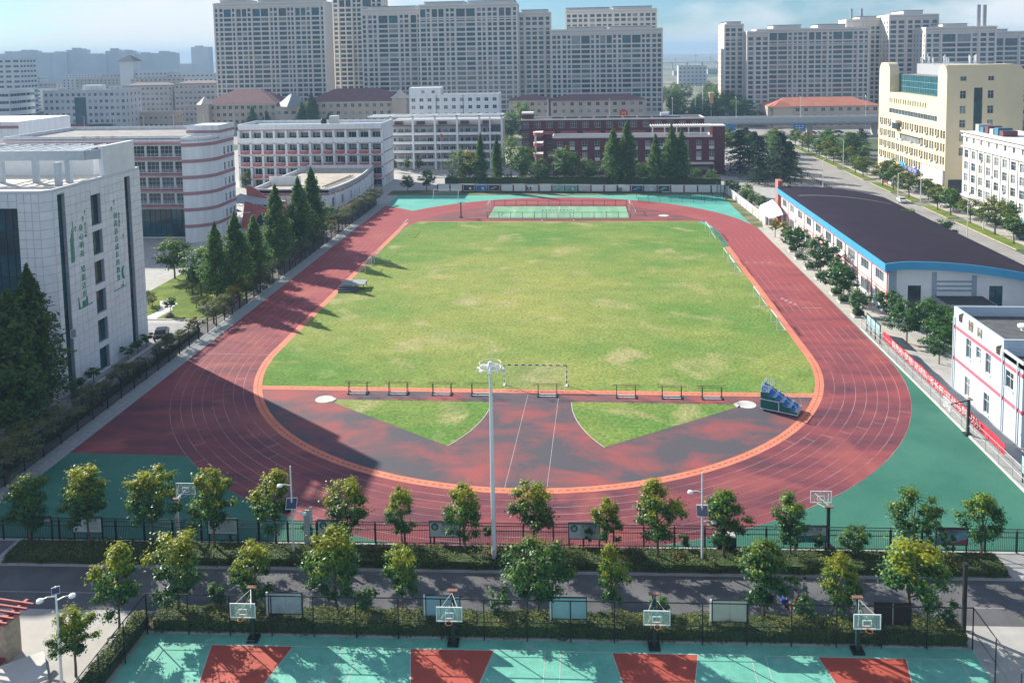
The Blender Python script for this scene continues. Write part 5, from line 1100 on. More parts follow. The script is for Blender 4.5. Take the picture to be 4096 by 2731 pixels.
def leaf_mesh(name, P, N, L, W, mi, mats, rg, droop=0.15):
    """P centres, N facing directions; each leaf is a small pointed blade of length L and width W"""
    n = len(P); N = N/np.maximum(np.linalg.norm(N, axis=1, keepdims=True), 1e-6)
    T = rg.normal(size=(n, 3)); T -= N*np.sum(T*N, 1, keepdims=True); T /= np.maximum(np.linalg.norm(T, axis=1, keepdims=True), 1e-6)
    B = np.cross(N, T); L = np.broadcast_to(L, (n,))[:, None]; W = np.broadcast_to(W, (n,))[:, None]
    V = np.empty((n, 4, 3)); V[:, 0] = P-T*L/2; V[:, 1] = P+B*W/2+N*L*0.06; V[:, 2] = P+T*L/2-N*L*droop; V[:, 3] = P-B*W/2+N*L*0.06
    me = bpy.data.meshes.new(name); me.vertices.add(4*n); me.loops.add(4*n); me.polygons.add(n)
    me.vertices.foreach_set('co', V.reshape(-1)); me.loops.foreach_set('vertex_index', np.arange(4*n, dtype=np.int32))
    me.polygons.foreach_set('loop_start', np.arange(0, 4*n, 4, dtype=np.int32)); me.polygons.foreach_set('loop_total', np.full(n, 4, dtype=np.int32))
    for m in mats: me.materials.append(m)
    me.polygons.foreach_set('material_index', mi.astype(np.int32)); me.update(calc_edges=True)
    return me
SUN3 = np.array([-0.69, 0.546, 0.477])
def clump_crown(seed, mats, rx, z0, z1, ncl, nleaf, L, W, cr, top=0.55, thin=0.0, conic=0.0, new_sunlit_frac=0.5):
    """crown of leaf clumps through an uneven ellipsoid between heights z0 and z1; returns the mesh and the clump centres"""
    rg = np.random.default_rng(seed); zc, rz = (z0+z1)/2, (z1-z0)/2
    C = []
    lob = rg.uniform(0.6, 1.25, 9)
    while len(C) < ncl:
        d = rg.normal(size=3); d /= np.linalg.norm(d); r = rg.uniform(0.25, 1.0)**0.5
        k = lob[int((math.atan2(d[1], d[0])+math.pi)/(2*math.pi)*8.99)]
        taper = 1.0-conic*max(0.0, d[2]*r*0.5+0.5)
        C.append((d[0]*r*rx*k*taper, d[1]*r*rx*k*taper, zc+d[2]*r*rz))
    C = np.array(C); cs = cr*rg.uniform(0.65, 1.25, ncl)
    idx = rg.integers(0, ncl, nleaf); d = rg.normal(size=(nleaf, 3)); d /= np.linalg.norm(d, axis=1, keepdims=True); d[:, 2] = d[:, 2]*0.62+0.10
    rr = np.clip(np.abs(rg.normal(size=nleaf))*0.55+0.25, 0, 1.7)
    P = C[idx] + d*(cs[idx]*rr)[:, None]
    out = P-np.array([0, 0, zc]); out /= np.maximum(np.linalg.norm(out, axis=1, keepdims=True), 1e-6)
    N = d*0.6 + out*0.35 + np.array([0, 0, 0.55]) + rg.normal(size=(nleaf, 3))*0.35
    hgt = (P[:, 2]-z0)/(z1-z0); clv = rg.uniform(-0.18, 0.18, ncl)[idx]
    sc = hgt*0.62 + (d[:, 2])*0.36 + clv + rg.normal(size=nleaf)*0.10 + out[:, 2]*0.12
    mi = np.where(sc > top+(1-new_sunlit_frac)*0.45, 2, np.where(sc > top-0.22, 1, 0))  # new growth and painted sun on top, painted shade under each clump
    return leaf_mesh('crown', P, N, L*rg.uniform(0.75, 1.2, nleaf), W*rg.uniform(0.8, 1.15, nleaf), mi, mats, rg), C
def trunk_mesh(seed, h, r, C, mat, nb=7, lean=0.02, zb=0.4):
    rg = random.Random(seed); mb = MB(); pts = [(0, 0, -0.05)]; zt = h*0.78; n = 5
    for i in range(1, n+1): pts.append((rg.uniform(-lean, lean)*h*i/n, rg.uniform(-lean, lean)*h*i/n, zt*i/n))
    mb.tube(pts, [r*(1.15-0.85*i/n) for i in range(n+1)], 7)
    for k in range(min(nb, len(C))):
        c = C[k*len(C)//nb]; z = min(max(h*zb*0.9, c[2]*0.62), zt); f = z/zt*n; i = min(int(f), n-1); a = Vector(pts[i]).lerp(Vector(pts[i+1]), f-i)
        m = a.lerp(Vector(c), 0.55)+Vector((0, 0, 0.06*h*0.3)); mb.tube([a, m, tuple(c)], [r*0.42, r*0.28, r*0.1], 5)
    return mb.mesh('trunk', [mat])
def redwood(seed, h, n=5200, wide=0.17):
    rg = np.random.default_rng(seed); t = rg.uniform(0, 1, n)**0.85; z = h*(0.10+0.9*t)
    nlev = 46; lev = np.round(t*nlev)/nlev; ang0 = rg.uniform(0, 2*math.pi, (nlev+1, 9)); bi = rg.integers(0, 9, n); li = (lev*nlev).astype(int)
    a = ang0[li, bi] + rg.normal(size=n)*0.16; prof = np.clip(np.minimum((1-t)**0.82*1.08+0.02, 0.55+1.1*t), 0, None)
    blen = wide*h*prof*(rg.uniform(0.55, 1.22, (nlev+1, 9))*rg.uniform(0.82, 1.12, (nlev+1, 1)))[li, bi]; f = rg.uniform(0.15, 1, n)**0.6; r = blen*f
    P = np.stack([r*np.cos(a), r*np.sin(a), h*(0.10+0.9*lev)*1.0 + 0.30*r - 0.018*h*f + rg.normal(size=n)*0.018*h], 1)
    N = np.stack([np.cos(a)*0.55, np.sin(a)*0.55, np.full(n, 0.6)], 1) + rg.normal(size=(n, 3))*0.4
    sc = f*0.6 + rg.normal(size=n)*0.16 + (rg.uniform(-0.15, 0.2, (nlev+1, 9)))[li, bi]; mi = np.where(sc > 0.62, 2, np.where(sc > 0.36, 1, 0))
    me = leaf_mesh('crown', P, N, h*0.034*rg.uniform(0.7, 1.3, n), h*0.016, mi, REDW, rg, 0.3)
    mb = MB(); mb.tube([(0, 0, -0.05), (0, 0, h*0.5), (0, 0, h*0.98)], [h*0.018, h*0.011, 0.01], 7)
    return mb.mesh('trunk', [BARK]), me
def cedar(seed, h, n=4600):
    rg = np.random.default_rng(seed); nlev = 15; li = rg.integers(0, nlev, n); t = li/nlev; ang0 = rg.uniform(0, 2*math.pi, (nlev, 7)); bi = rg.integers(0, 7, n)
    a = ang0[li, bi]; L = h*0.44*(1-t)**0.75*rg.uniform(0.7, 1.15, (nlev, 7))[li, bi]+0.02*h; f = rg.uniform(0.05, 1, n)**0.65; r = L*f; s = rg.normal(size=n)*0.17*r
    P = np.stack([r*np.cos(a)-s*np.sin(a), r*np.sin(a)+s*np.cos(a), h*(0.09+0.89*t)+0.16*r-0.30*r*f+rg.normal(size=n)*0.012*h], 1)
    N = np.tile(np.array([0, 0, 1.0]), (n, 1))+rg.normal(size=(n, 3))*0.35; sc = f*0.7+rg.normal(size=n)*0.15; mi = np.where(sc > 0.66, 2, np.where(sc > 0.36, 1, 0))
    me = leaf_mesh('crown', P, N, h*0.045*rg.uniform(0.7, 1.2, n), h*0.019, mi, CEDR, rg, 0.3)
    mb = MB(); mb.tube([(0, 0, -0.05), (0, 0, h*0.95)], [h*0.022, 0.03], 7)
    return mb.mesh('trunk', [BARK]), me
SPEC = {}
def species(key, n, fn): SPEC[key] = [fn(i) for i in range(n)]
def broad(mats, h, rx, z0, ncl, nl, L, W, cr, bark=BARK, seed=0, tr=0.11, top=0.55, conic=0.0, new_sunlit_frac=0.5, nb=8):
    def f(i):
        me, C = clump_crown(seed+i*13, mats, rx*(0.88+0.12*(i % 3)), z0*(0.92+0.06*(i % 3)), h, ncl, nl, L, W, cr, top, 0, conic, new_sunlit_frac)
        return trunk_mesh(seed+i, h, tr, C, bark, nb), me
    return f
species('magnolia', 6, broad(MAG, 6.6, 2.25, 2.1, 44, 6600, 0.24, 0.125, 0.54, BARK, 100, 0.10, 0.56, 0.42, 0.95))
species('magnolia_green', 4, broad(MAGG, 6.4, 2.35, 2.0, 46, 6600, 0.24, 0.125, 0.56, BARK, 200, 0.11, 0.60, 0.32, 0.7))
species('sapling', 3, broad([MAG[0], MAGG[1], MAGG[2]], 2.5, 0.72, 0.9, 14, 700, 0.22, 0.11, 0.30, BARK, 300, 0.045, 0.75, 0.1, 0.2))
species('osmanthus', 4, broad(OSM, 3.4, 1.45, 1.35, 46, 2600, 0.15, 0.085, 0.42, BARK, 400, 0.10, 0.62, 0.0, 0.35))
species('golden', 3, broad(GOLD, 4.6, 1.6, 1.8, 30, 1500, 0.24, 0.15, 0.5, BARK, 450, 0.09, 0.55, 0.2, 0.8))
species('broadleaf', 5, broad(BRD, 9.0, 3.9, 2.0, 66, 3600, 0.40, 0.26, 1.1, BARK, 500, 0.17, 0.6, 0.15, 0.6))
species('street_tree', 4, broad(GOLD, 7.0, 2.75, 2.0, 46, 2300, 0.34, 0.22, 0.85, BARK, 600, 0.12, 0.72, 0.2, 0.5))
species('street_green', 4, broad(BRD, 7.0, 2.6, 1.9, 46, 2300, 0.34, 0.22, 0.85, BARK, 650, 0.12, 0.66, 0.25, 0.5))
species('willow', 3, broad(WIL, 11.0, 5.0, 1.6, 60, 2000, 0.6, 0.3, 1.5, BARK, 700, 0.2, 0.5, 0.1, 0.6))
species('dark_green', 3, broad(MAGG, 5.6, 2.3, 1.5, 52, 3000, 0.30, 0.17, 0.62, BARK_P, 760, 0.09, 0.8, 0.15, 0.15))
SPEC['redwood'] = [redwood(800+i, 16.0, 7000, wide=0.225+0.018*i) for i in range(4)]
SPEC['cedar'] = [cedar(900+i, 15.0) for i in range(3)]
HREF = {'magnolia': 6.6, 'magnolia_green': 6.4, 'sapling': 2.5, 'osmanthus': 3.4, 'golden': 4.6, 'broadleaf': 9.0, 'street_tree': 7.0, 'street_green': 7.0, 'willow': 11.0, 'dark_green': 5.6, 'redwood': 16.0, 'cedar': 15.0}
NAME = {'magnolia': 'magnolia_tree', 'magnolia_green': 'magnolia_tree', 'sapling': 'small_tree', 'osmanthus': 'clipped_tree', 'golden': 'golden_tree', 'broadleaf': 'broadleaf_tree', 'street_tree': 'street_tree', 'street_green': 'street_tree', 'willow': 'willow_tree', 'dark_green': 'evergreen_tree', 'redwood': 'redwood_tree', 'cedar': 'cedar_tree'}
tcount = [0]
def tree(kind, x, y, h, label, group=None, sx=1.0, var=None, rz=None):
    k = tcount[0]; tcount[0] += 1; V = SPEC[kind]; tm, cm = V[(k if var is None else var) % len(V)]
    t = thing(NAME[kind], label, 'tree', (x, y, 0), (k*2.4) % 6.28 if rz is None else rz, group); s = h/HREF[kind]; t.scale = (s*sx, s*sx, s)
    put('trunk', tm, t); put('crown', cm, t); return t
# magnolias along the fence (hedge strip) and along the courts
rowA = [(-41.2, -49.2, 6.7), (-35.8, -49.3, 7.8), (-30.5, -48.7, 7.3), (-24.8, -49.1, 7.6), (-19.7, -48.2, 7.0), (-13.6, -47.8, 6.2), (-8.9, -47.6, 5.6), (-3.3, -48.8, 6.9), (2.4, -47.8, 6.4), (8.5, -47.6, 5.0), (12.6, -48.4, 7.1), (18.0, -48.3, 6.4), (23.5, -47.6, 5.8), (28.7, -47.3, 3.1), (33.4, -47.2, 6.0), (38.7, -47.3, 6.3)]
wA = [1.0, 0.95, 1.0, 0.95, 1.0, 1.1, 0.85, 0.85, 1.05, 1.0, 1.05, 1.05, 0.95, 1.25, 1.05, 1.0]
for i, (x, y, h) in enumerate(rowA):
    tree('magnolia_green' if i in (0, 11, 12, 13, 14, 15) else 'magnolia', x, y, h, '%s magnolia from the left in the row along the black iron fence' % ORD[i], 'magnolias along the iron fence', wA[i], i)
rowB = [(-28.3, -63.5, 4.9, 1.15), (-27.1, -59.9, 7.3, 0.85), (-23.8, -57.6, 6.9, 1.1), (-18.2, -56.7, 5.9, 1.0), (-11.9, -56.9, 7.5, 1.0), (-6.9, -56.6, 5.8, 0.85), (3.2, -56.6, 6.9, 1.05), (8.6, -56.3, 6.2, 0.7), (19.6, -55.9, 6.7, 1.1), (24.9, -55.7, 5.6, 0.95), (29.9, -55.6, 7.0, 1.25)]
for i, (x, y, h, w) in enumerate(rowB):
    tree('magnolia_green' if i in (6, 8) else 'magnolia', x, y, h, '%s magnolia from the left in the near row beside the basketball courts' % ORD[i], 'magnolias beside the courts', w, i+3)
for i, (x, y, h) in enumerate([(-21.2, -56.7, 2.6), (-9.6, -57.0, 2.9), (0.3, -56.6, 2.7), (12.3, -56.2, 2.6), (22.6, -55.7, 2.5), (32.4, -55.6, 2.5)]):
    tree('sapling', x, y, h, '%s small dark bush-like tree from the left in the court hedge' % ORD[i], 'small trees in the court hedge', 1.1, i)
for i, (x, y) in enumerate([(-1.5, -46.9), (7.0, -46.6), (15.0, -47.3), (26.0, -46.9), (36.2, -46.8), (-17.0, -47.6)]):
    tree('sapling', x, y, 2.2 if i < 4 else 2.5, '%s thin sapling from the left in the hedge by the iron fence' % ORD[[1, 2, 3, 4, 5, 0][i]], 'saplings by the iron fence', 0.75, i+1)
# left edge
for i, (x, y, h) in enumerate([(-55.6, -30.4, 17.3), (-57.6, -23.9, 18.1)]):
    tree('redwood', x, y, h, ['tall dark conical redwood at the left edge, the nearer of two', 'tall dark conical redwood at the left edge, the farther of two'][i], None, 1.15, i)
tree('redwood', -60.5, -33.5, 14.0, 'conical redwood partly cut off by the left edge of the picture', None, 1.2, 2)
for i, (x, y, h) in enumerate([(-56.3, 23.4, 13.7), (-54.0, 26.5, 14.8), (-52.6, 31.5, 13.2), (-54.0, 46.5, 16.6), (-53.6, 59.0, 16.2), (-53.0, 66.0, 17.2)]):
    tree('redwood', x, y, h, '%s conical redwood, counted from the near end of the left track side' % ORD[i], 'redwoods left of the track', 1.05, i+1)
ys = [(-38.3, 3.7, 1.2), (-32.8, 3.8, 1.25), (-28.0, 3.3, 1.1), (-22.4, 3.2, 1.0), (-19.6, 2.9, 0.95), (-15.2, 3.2, 1.0), (-10.6, 2.5, 0.8), (-5.4, 2.7, 0.85), (-2.0, 2.9, 0.8), (1.2, 2.6, 0.75), (5.5, 3.0, 0.8)]
for i, (y, h, w) in enumerate(ys):
    tree('osmanthus' if i < 10 else 'golden', -52.0 if i else -51.0, y, h*1.08, '%s round clipped tree from the near end of the fence on the left' % ORD[i], 'clipped trees along the left fence', w*1.5, i)
yy = [12, 16, 20, 25, 30, 36, 42, 49, 55, 62, 69, 76, 82, 88, 94, 100, 106, 112, 118]
for i, y in enumerate(yy):
    g = i in (2, 3, 11)
    tree('golden' if g else 'osmanthus', -51.9-0.03*y*0, y, (3.6 if i < 9 else 4.6) if not g else 4.0, '%s small round tree of the dense line behind the far left fence' % ORD[i], 'dense line of round trees along the far left fence', 1.35 if i < 9 else 1.45, i+2)
for i, (x, y, h) in enumerate([(-71.5, 38.7, 8.3), (-61.0, 27.3, 9.0), (-57.5, 36.0, 6.5)]):
    tree('broadleaf', x, y, h, ['leafy green tree at the back of the garden beside the rounded school block', 'leafy green tree in the middle of the garden lawn', 'leafy tree behind the garden, close to the first redwoods'][i], None, 1.05, i)
tree('sapling', -61.3, 16.6, 3.1, 'small palm-like tree on the garden lawn by the stepping stones', None, 1.2, 1)
for i, (x, y, h) in enumerate([(-68, 22, 2.4), (-66.5, 20.5, 2.0), (-63, 28, 3.0), (-58.5, 20, 2.2), (-56.5, 18.2, 2.0), (-65, 30, 2.2)]):
    tree('osmanthus', x, y, h, '%s low round shrub from the left on the garden lawn' % ORD[i], 'shrubs on the garden lawn', 1.2, i)
for i, (x, y) in enumerate([(-57.2, -15.5), (-57.3, -12.5), (-57.2, -4.2), (-57.2, -1.5), (-57.3, 1.2), (-57.0, -17.8)]):
    tree('sapling', x, y, 2.2, '%s dark shrub at the foot of the panel-clad block, from the near end' % ORD[[1, 2, 3, 4, 5, 0][i]], 'shrubs at the foot of the panel-clad block', 1.5, i)
# far side, behind the wall
for i, (x, y, h, w) in enumerate([(-24.6, 143.6, 17.2, 0.75), (-20.0, 147.7, 16.1, 0.7), (16.1, 142.5, 18.6, 0.95), (20.3, 142.8, 20.4, 0.9), (28.8, 142.6, 16.5, 0.9), (33.6, 142.5, 19.4, 0.9), (36.6, 142.8, 18.0, 0.85)]):
    tree('redwood', x, y, h, '%s conical redwood from the left behind the far wall' % ORD[i], 'redwoods behind the far wall', w, i)
for i, (x, y, h, k, l) in enumerate([(1.2, 147, 13.0, 'broadleaf', 'rounded dark green tree behind the far wall, in front of the red school'), (-32, 150, 11.9, 'willow', 'pale loose tree behind the far wall at its left part'), (-17.3, 168, 14.4, 'willow', 'tall pale tree in front of the gap between white and red schools'), (-28.4, 146.5, 12.0, 'golden', 'yellow-green tree behind the far wall'), (-41, 139.9, 6.8, 'broadleaf', 'dark leafy tree at the left end of the far wall'), (-46.8, 139, 5.6, 'broadleaf', 'low dark leafy tree in the far left corner of the ground'), (-11.7, 151.8, 12.5, 'broadleaf', 'green tree behind the far wall, left of the rounded one'), (-6, 146, 9, 'broadleaf', 'lower green tree left of the rounded dark tree behind the far wall'), (8.5, 147, 9.0, 'broadleaf', 'lower green tree right of the rounded dark tree behind the far wall'), (25, 148, 7.5, 'broadleaf', 'low leafy tree between the redwoods behind the far wall'), (41.5, 147, 6.0, 'broadleaf', 'low dense tree behind the right end of the far wall'), (46, 146, 5.5, 'broadleaf', 'low dense tree at the right corner behind the far wall')]):
    tree(k, x, y, h, l, 'trees behind the far wall', 1.0 if k != 'golden' else 1.0, i)
for i, (x, y) in enumerate([(51, 118), (52, 112), (52.5, 124), (50.5, 130), (53, 106), (49.5, 135)]):
    tree('broadleaf', x, y, 4.2, '%s low bushy tree from the near end behind the right white wall' % ORD[[2, 1, 3, 4, 0, 5][i]], 'bushy trees behind the right white wall', 1.1, i)
for i, x in enumerate((-61, -56, -51.5, -36, -33)): tree('street_green', x, 183-0.3*i, 5.2, '%s small yard tree from the left in front of the gallery school block' % ORD[i], 'yard trees in front of the gallery block', 0.8, i)
for i, (x, y, h, w) in enumerate([(59.5, 172.8, 15.9, 1.0), (63.9, 162.8, 14.2, 1.05), (67.7, 150.5, 16.8, 1.05), (75, 172, 10.2, 1.0), (72.5, 160, 13, 1.0), (61, 150, 9, 1.1), (66, 184, 14, 1.1)]):
    tree('cedar', x, y, h, '%s dark cedar of the group right of the red school, from the left' % ORD[[0, 1, 4, 6, 5, 2, 3][i]], 'cedars right of the red school', w, i)
tree('broadleaf', -100.7, 146, 5.4, 'small light green tree in front of the left end of the pink balcony block', None, 0.8, 2)
# far trees by the halls
for i, (x, y, h) in enumerate([(-146, 338, 17), (-140.5, 338, 22), (-174, 338, 15), (-166, 338, 12.5), (-131, 338, 11)]):
    tree('redwood', x, y, h, '%s narrow conical tree from the left before the cream shopping halls' % ORD[[2, 3, 0, 1, 4][i]], 'conical trees before the shopping halls', 1.2, i)
tree('broadleaf', -20, 262, 20, 'tall dark tree between the white annex and the red school', None, 0.8, 3); tree('broadleaf', -26, 270, 15, 'dark tree at the right end of the white annex', None, 0.8, 1)
rs = random.Random(21)
for i in range(24):
    x = 64+2.2*i; y = rs.uniform(395, 600); tree('willow', x, y, rs.uniform(11, 17), '%s pale tree from the left in the grove between the high-rise groups' % ORD[i], 'grove between the high-rise groups', 1.0, i)
for i, (x, y, h) in enumerate([(70, 352, 13), (80, 360, 16), (88, 350, 14), (95, 372, 15), (62, 375, 11), (100, 350, 9)]):
    tree('broadleaf', x, y, h, '%s green tree from the left in the clump behind the elevated road' % ORD[[1, 2, 3, 4, 0, 5][i]], 'clump behind the elevated road', 1.6, i)
# along the street
st = [(96.6, 145.7, 7.7), (96.6, 125.1, 7.6), (96.9, 99.0, 7.0), (97.6, 90.0, 6.0), (97.4, 77.4, 7.4), (96.8, 106.5, 6.5), (96.8, 137.5, 6.8), (96.7, 164, 7.0), (96.8, 172, 6.4), (96.5, 205, 7), (96.7, 215, 7.5), (96.9, 197, 6), (96.6, 240, 8), (96.8, 252, 7.5), (96.8, 68, 6.5), (96.6, 230, 7)]
st.sort(key=lambda s: s[1])
for i, (x, y, h) in enumerate(st): tree('street_tree' if i % 3 else 'street_green', x, y, h, '%s street tree from the near end of the kerbed strip beside the parked cars' % ORD[i], 'street trees on the kerbed strip', 1.35, i)
for i, (x, y, h, k) in enumerate([(80, 62, 6.6, 'dark_green'), (76.5, 84, 6.0, 'street_tree'), (76.8, 72, 7, 'street_green'), (78, 105, 4.5, 'street_tree'), (76, 190, 9, 'cedar'), (77, 204, 8, 'street_green'), (80, 216, 9, 'street_green'), (84, 232, 9, 'broadleaf'), (70, 215, 10, 'broadleaf'), (62, 222, 9, 'broadleaf'), (104, 205, 8, 'cedar'), (108, 214, 10, 'broadleaf'), (112, 224, 9, 'cedar'), (105, 236, 9, 'street_green'), (118, 200, 8, 'broadleaf'), (90, 262, 7, 'street_tree'), (110, 250, 8, 'broadleaf'), (120, 240, 9, 'cedar'), (78, 262, 8, 'cedar'), (68, 250, 9, 'broadleaf'), (60, 240, 8, 'cedar')]):
    tree(k, x, y, h, '%s tree, nearest first, in the planting around the street junction' % ORD[i], 'trees around the street junction', 1.3, i)
for i, (x, y, h, k) in enumerate([(103.5, 84, 6.5, 'street_green'), (104.5, 93, 6, 'street_tree'), (100.2, 121, 6.2, 'street_green'), (101, 144, 6.8, 'street_tree'), (103, 158, 7, 'street_green'), (100.5, 192, 7, 'street_tree'), (102, 202, 7.5, 'broadleaf'), (106, 192, 7, 'street_green'), (99.5, 212, 7, 'street_tree'), (103, 222, 8, 'broadleaf')]):
    tree(k, x, y, h, '%s tree, nearest first, between the parked cars and the shop fronts' % ORD[i], 'trees along the shop fronts', 1.15, i)
for i, (x, y, h, k) in enumerate([(-56, 52, 8, 'broadleaf'), (-57, 66, 8.5, 'broadleaf'), (-54.5, 38.5, 7, 'broadleaf'), (-55.5, 75, 7, 'broadleaf'), (-54.5, 84, 6, 'broadleaf'), (-59, 43, 6, 'street_green')]):
    tree(k, x, y, h, '%s leafy tree, nearest first, filling in behind the redwoods left of the track' % ORD[[2, 3, 0, 4, 5, 1][i]], 'leafy trees behind the redwoods', 1.0, i)
# beside the hall
for i, (x, y, h, k) in enumerate([(50.1, 68.8, 4.9, 'golden'), (49.4, 75.3, 4.2, 'golden'), (50.1, 62, 4.6, 'dark_green'), (49.8, 55.6, 6.5, 'dark_green'), (49.7, 40.2, 7.9, 'dark_green'), (49.7, 30.4, 5.9, 'dark_green'), (49.6, 25.9, 6.3, 'dark_green'), (49.6, 18.4, 4.3, 'dark_green')]):
    tree(k, x, y, h, '%s tree from the far end in the row beside the sports hall' % ORD[[1, 0, 2, 3, 4, 5, 6, 7][i]], 'trees beside the sports hall', [1, 1, 1.1, 1.1, 1.1, 1.15, 1.15, 1.25][i], i)
for i, (x, y, h) in enumerate([(53.3, 14.8, 5.2), (52.4, 6.0, 6.0), (56.0, 8.2, 5.6), (55.5, 2.6, 5.2), (58.6, 5.0, 5.0), (53.6, -2.0, 5.4), (59.5, 10.5, 4.4), (57, -3.6, 4.6)]):
    tree('dark_green', x, y, h, '%s evergreen, from the far end, in the grove behind the red banner' % ORD[[0, 3, 2, 5, 4, 6, 1, 7][i]], 'grove behind the red banner', 1.15, i)
tree('cedar', 79.5, 15.5, 9.5, 'dark conifer at the right edge beside the sports hall', None, 1.0, 1)
tree('redwood', 77.5, 9.0, 7.5, 'dark narrow conifer at the right edge, nearest to the sports hall porch', None, 1.2, 2)
for i, (x, y, h, w) in enumerate([(38.0, -57.4, 3.4, 1.0), (38.6, -59.4, 3.0, 1.0)]): tree('golden', x, y, h, ['yellow-green feathery shrub in the bottom right corner, the farther one', 'yellow-green feathery shrub in the bottom right corner, the nearer one'][i], None, w, i)
# planters under the hall trees
for i, (x, y) in enumerate([(50.1, 62), (49.8, 55.6), (49.7, 47.5), (49.7, 40.2), (49.7, 30.4), (49.6, 25.9), (49.6, 18.4)]):
    p = thing('planter', '%s square planter with clipped box bush from the far end beside the hall' % ORD[i], 'planter', (x, y, 0), 0, 'planters beside the hall'); put('box', MB().box(-0.9, 0.9, -0.9, 0.9, 0, 0.25), p, mats=CONC_L)
    rg = np.random.default_rng(i); n = 350; P = rg.uniform((-0.75, -0.75, 0.25), (0.75, 0.75, 0.95), (n, 3)); ax = rg.integers(0, 3, n); P[ax == 0, 0] = np.sign(P[ax == 0, 0])*0.75; P[ax == 1, 1] = np.sign(P[ax == 1, 1])*0.75; P[ax == 2, 2] = 0.95
    put('bush', leaf_mesh('bush', P, P*np.array([1, 1, 0.5])+np.array([0, 0, 0.5])+rg.normal(size=(n, 3))*0.3, 0.16, 0.11, rg.integers(0, 2, n), MAGG, rg), p)
    put('bush_core', MB().box(-0.68, 0.68, -0.68, 0.68, 0.24, 0.88), p, mats=M('bush_core', (0.02, 0.035, 0.015), 0.9))
# hedges: a core with leaves all over its skin
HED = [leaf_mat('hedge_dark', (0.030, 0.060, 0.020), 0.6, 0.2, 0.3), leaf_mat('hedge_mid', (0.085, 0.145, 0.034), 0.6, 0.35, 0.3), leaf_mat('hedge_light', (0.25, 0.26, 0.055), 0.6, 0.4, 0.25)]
HEDR = [leaf_mat('russet_dark', (0.045, 0.045, 0.020), 0.6, 0.2, 0.3), leaf_mat('russet_mid', (0.09, 0.085, 0.028), 0.6, 0.2, 0.3), leaf_mat('russet_new', (0.18, 0.13, 0.035), 0.6, 0.2, 0.3)]
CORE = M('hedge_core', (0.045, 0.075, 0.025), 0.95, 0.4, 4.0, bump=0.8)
def hedge(label, pts, w, h, n, seed, light=0.5, L=0.17, group=None):
    """hedge along the polyline pts [(x,y)...], width w and height h"""
    rg = np.random.default_rng(seed); A = np.array(pts, float); seg = np.diff(A, axis=0); ln = np.linalg.norm(seg, axis=1); cum = np.concatenate([[0], np.cumsum(ln)])
    t = rg.uniform(0, cum[-1], n); k = np.clip(np.searchsorted(cum, t)-1, 0, len(ln)-1); d = seg[k]/ln[k][:, None]; c = A[k]+d*(t-cum[k])[:, None]; nrm = np.stack([-d[:, 1], d[:, 0]], 1)
    ph = rg.uniform(0, 6.28, 4); hv = h*(1+0.10*np.sin(t*0.9+ph[0])+0.08*np.sin(t*2.3+ph[1])+0.06*np.sin(t*5.1+ph[2])); wv = w/2*(1+0.1*np.sin(t*1.7+ph[3]))
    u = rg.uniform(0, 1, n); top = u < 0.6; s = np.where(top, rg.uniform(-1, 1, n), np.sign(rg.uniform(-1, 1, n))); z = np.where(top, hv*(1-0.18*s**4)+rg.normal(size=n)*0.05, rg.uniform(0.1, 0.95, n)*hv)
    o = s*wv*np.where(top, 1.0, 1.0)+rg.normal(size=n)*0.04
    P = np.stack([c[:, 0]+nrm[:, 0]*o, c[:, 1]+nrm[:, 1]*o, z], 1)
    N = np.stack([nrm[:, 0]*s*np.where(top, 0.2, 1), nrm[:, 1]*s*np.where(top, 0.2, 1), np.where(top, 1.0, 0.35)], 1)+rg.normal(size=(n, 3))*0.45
    q = rg.uniform(0, 1, n)+0.25*np.sin(t*0.6+ph[1]); mi = np.where(top & (q > 1-light), 2, np.where(q > 0.35, 1, 0))  # pale leaves on the top only: sunlight put into the leaf colour
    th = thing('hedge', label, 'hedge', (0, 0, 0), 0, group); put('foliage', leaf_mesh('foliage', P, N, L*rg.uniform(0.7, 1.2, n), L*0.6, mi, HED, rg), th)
    mb = MB()
    for i in range(len(seg)):
        dd = Vector(seg[i]).normalized(); nn = Vector((-dd.y, dd.x))*(w/2-0.12); a, b = Vector(A[i]), Vector(A[i+1])
        mb.prism([tuple(a-nn), tuple(b-nn), tuple(b+nn), tuple(a+nn)], 0.05, h*0.84)
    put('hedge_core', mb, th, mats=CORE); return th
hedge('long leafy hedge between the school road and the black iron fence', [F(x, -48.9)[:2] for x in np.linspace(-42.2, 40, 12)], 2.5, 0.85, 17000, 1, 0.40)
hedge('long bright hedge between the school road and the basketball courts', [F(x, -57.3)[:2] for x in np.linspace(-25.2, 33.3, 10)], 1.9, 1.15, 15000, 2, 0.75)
hedge('hedge running along the left side of the basketball courts', [F(-26.3, -57.5)[:2], F(-26.45, -66)[:2], F(-26.5, -74)[:2]], 1.15, 1.3, 4200, 3, 0.35)
hedge('dark hedge along the left fence behind the clipped trees', [(-52.6, -40), (-52.6, 8)], 0.8, 0.8, 2500, 4, 0.1)
hedge('low dark hedge in front of the far wall', [(-30, 137.5), (10, 135.8), (30, 135.2)], 0.8, 0.5, 1500, 5, 0.1)
hedge('tall dark hedge behind the far wall', [(-36, 146), (9, 143.8), (48, 141.5)], 3.0, 4.0, 9000, 6, 0.05, 0.34)
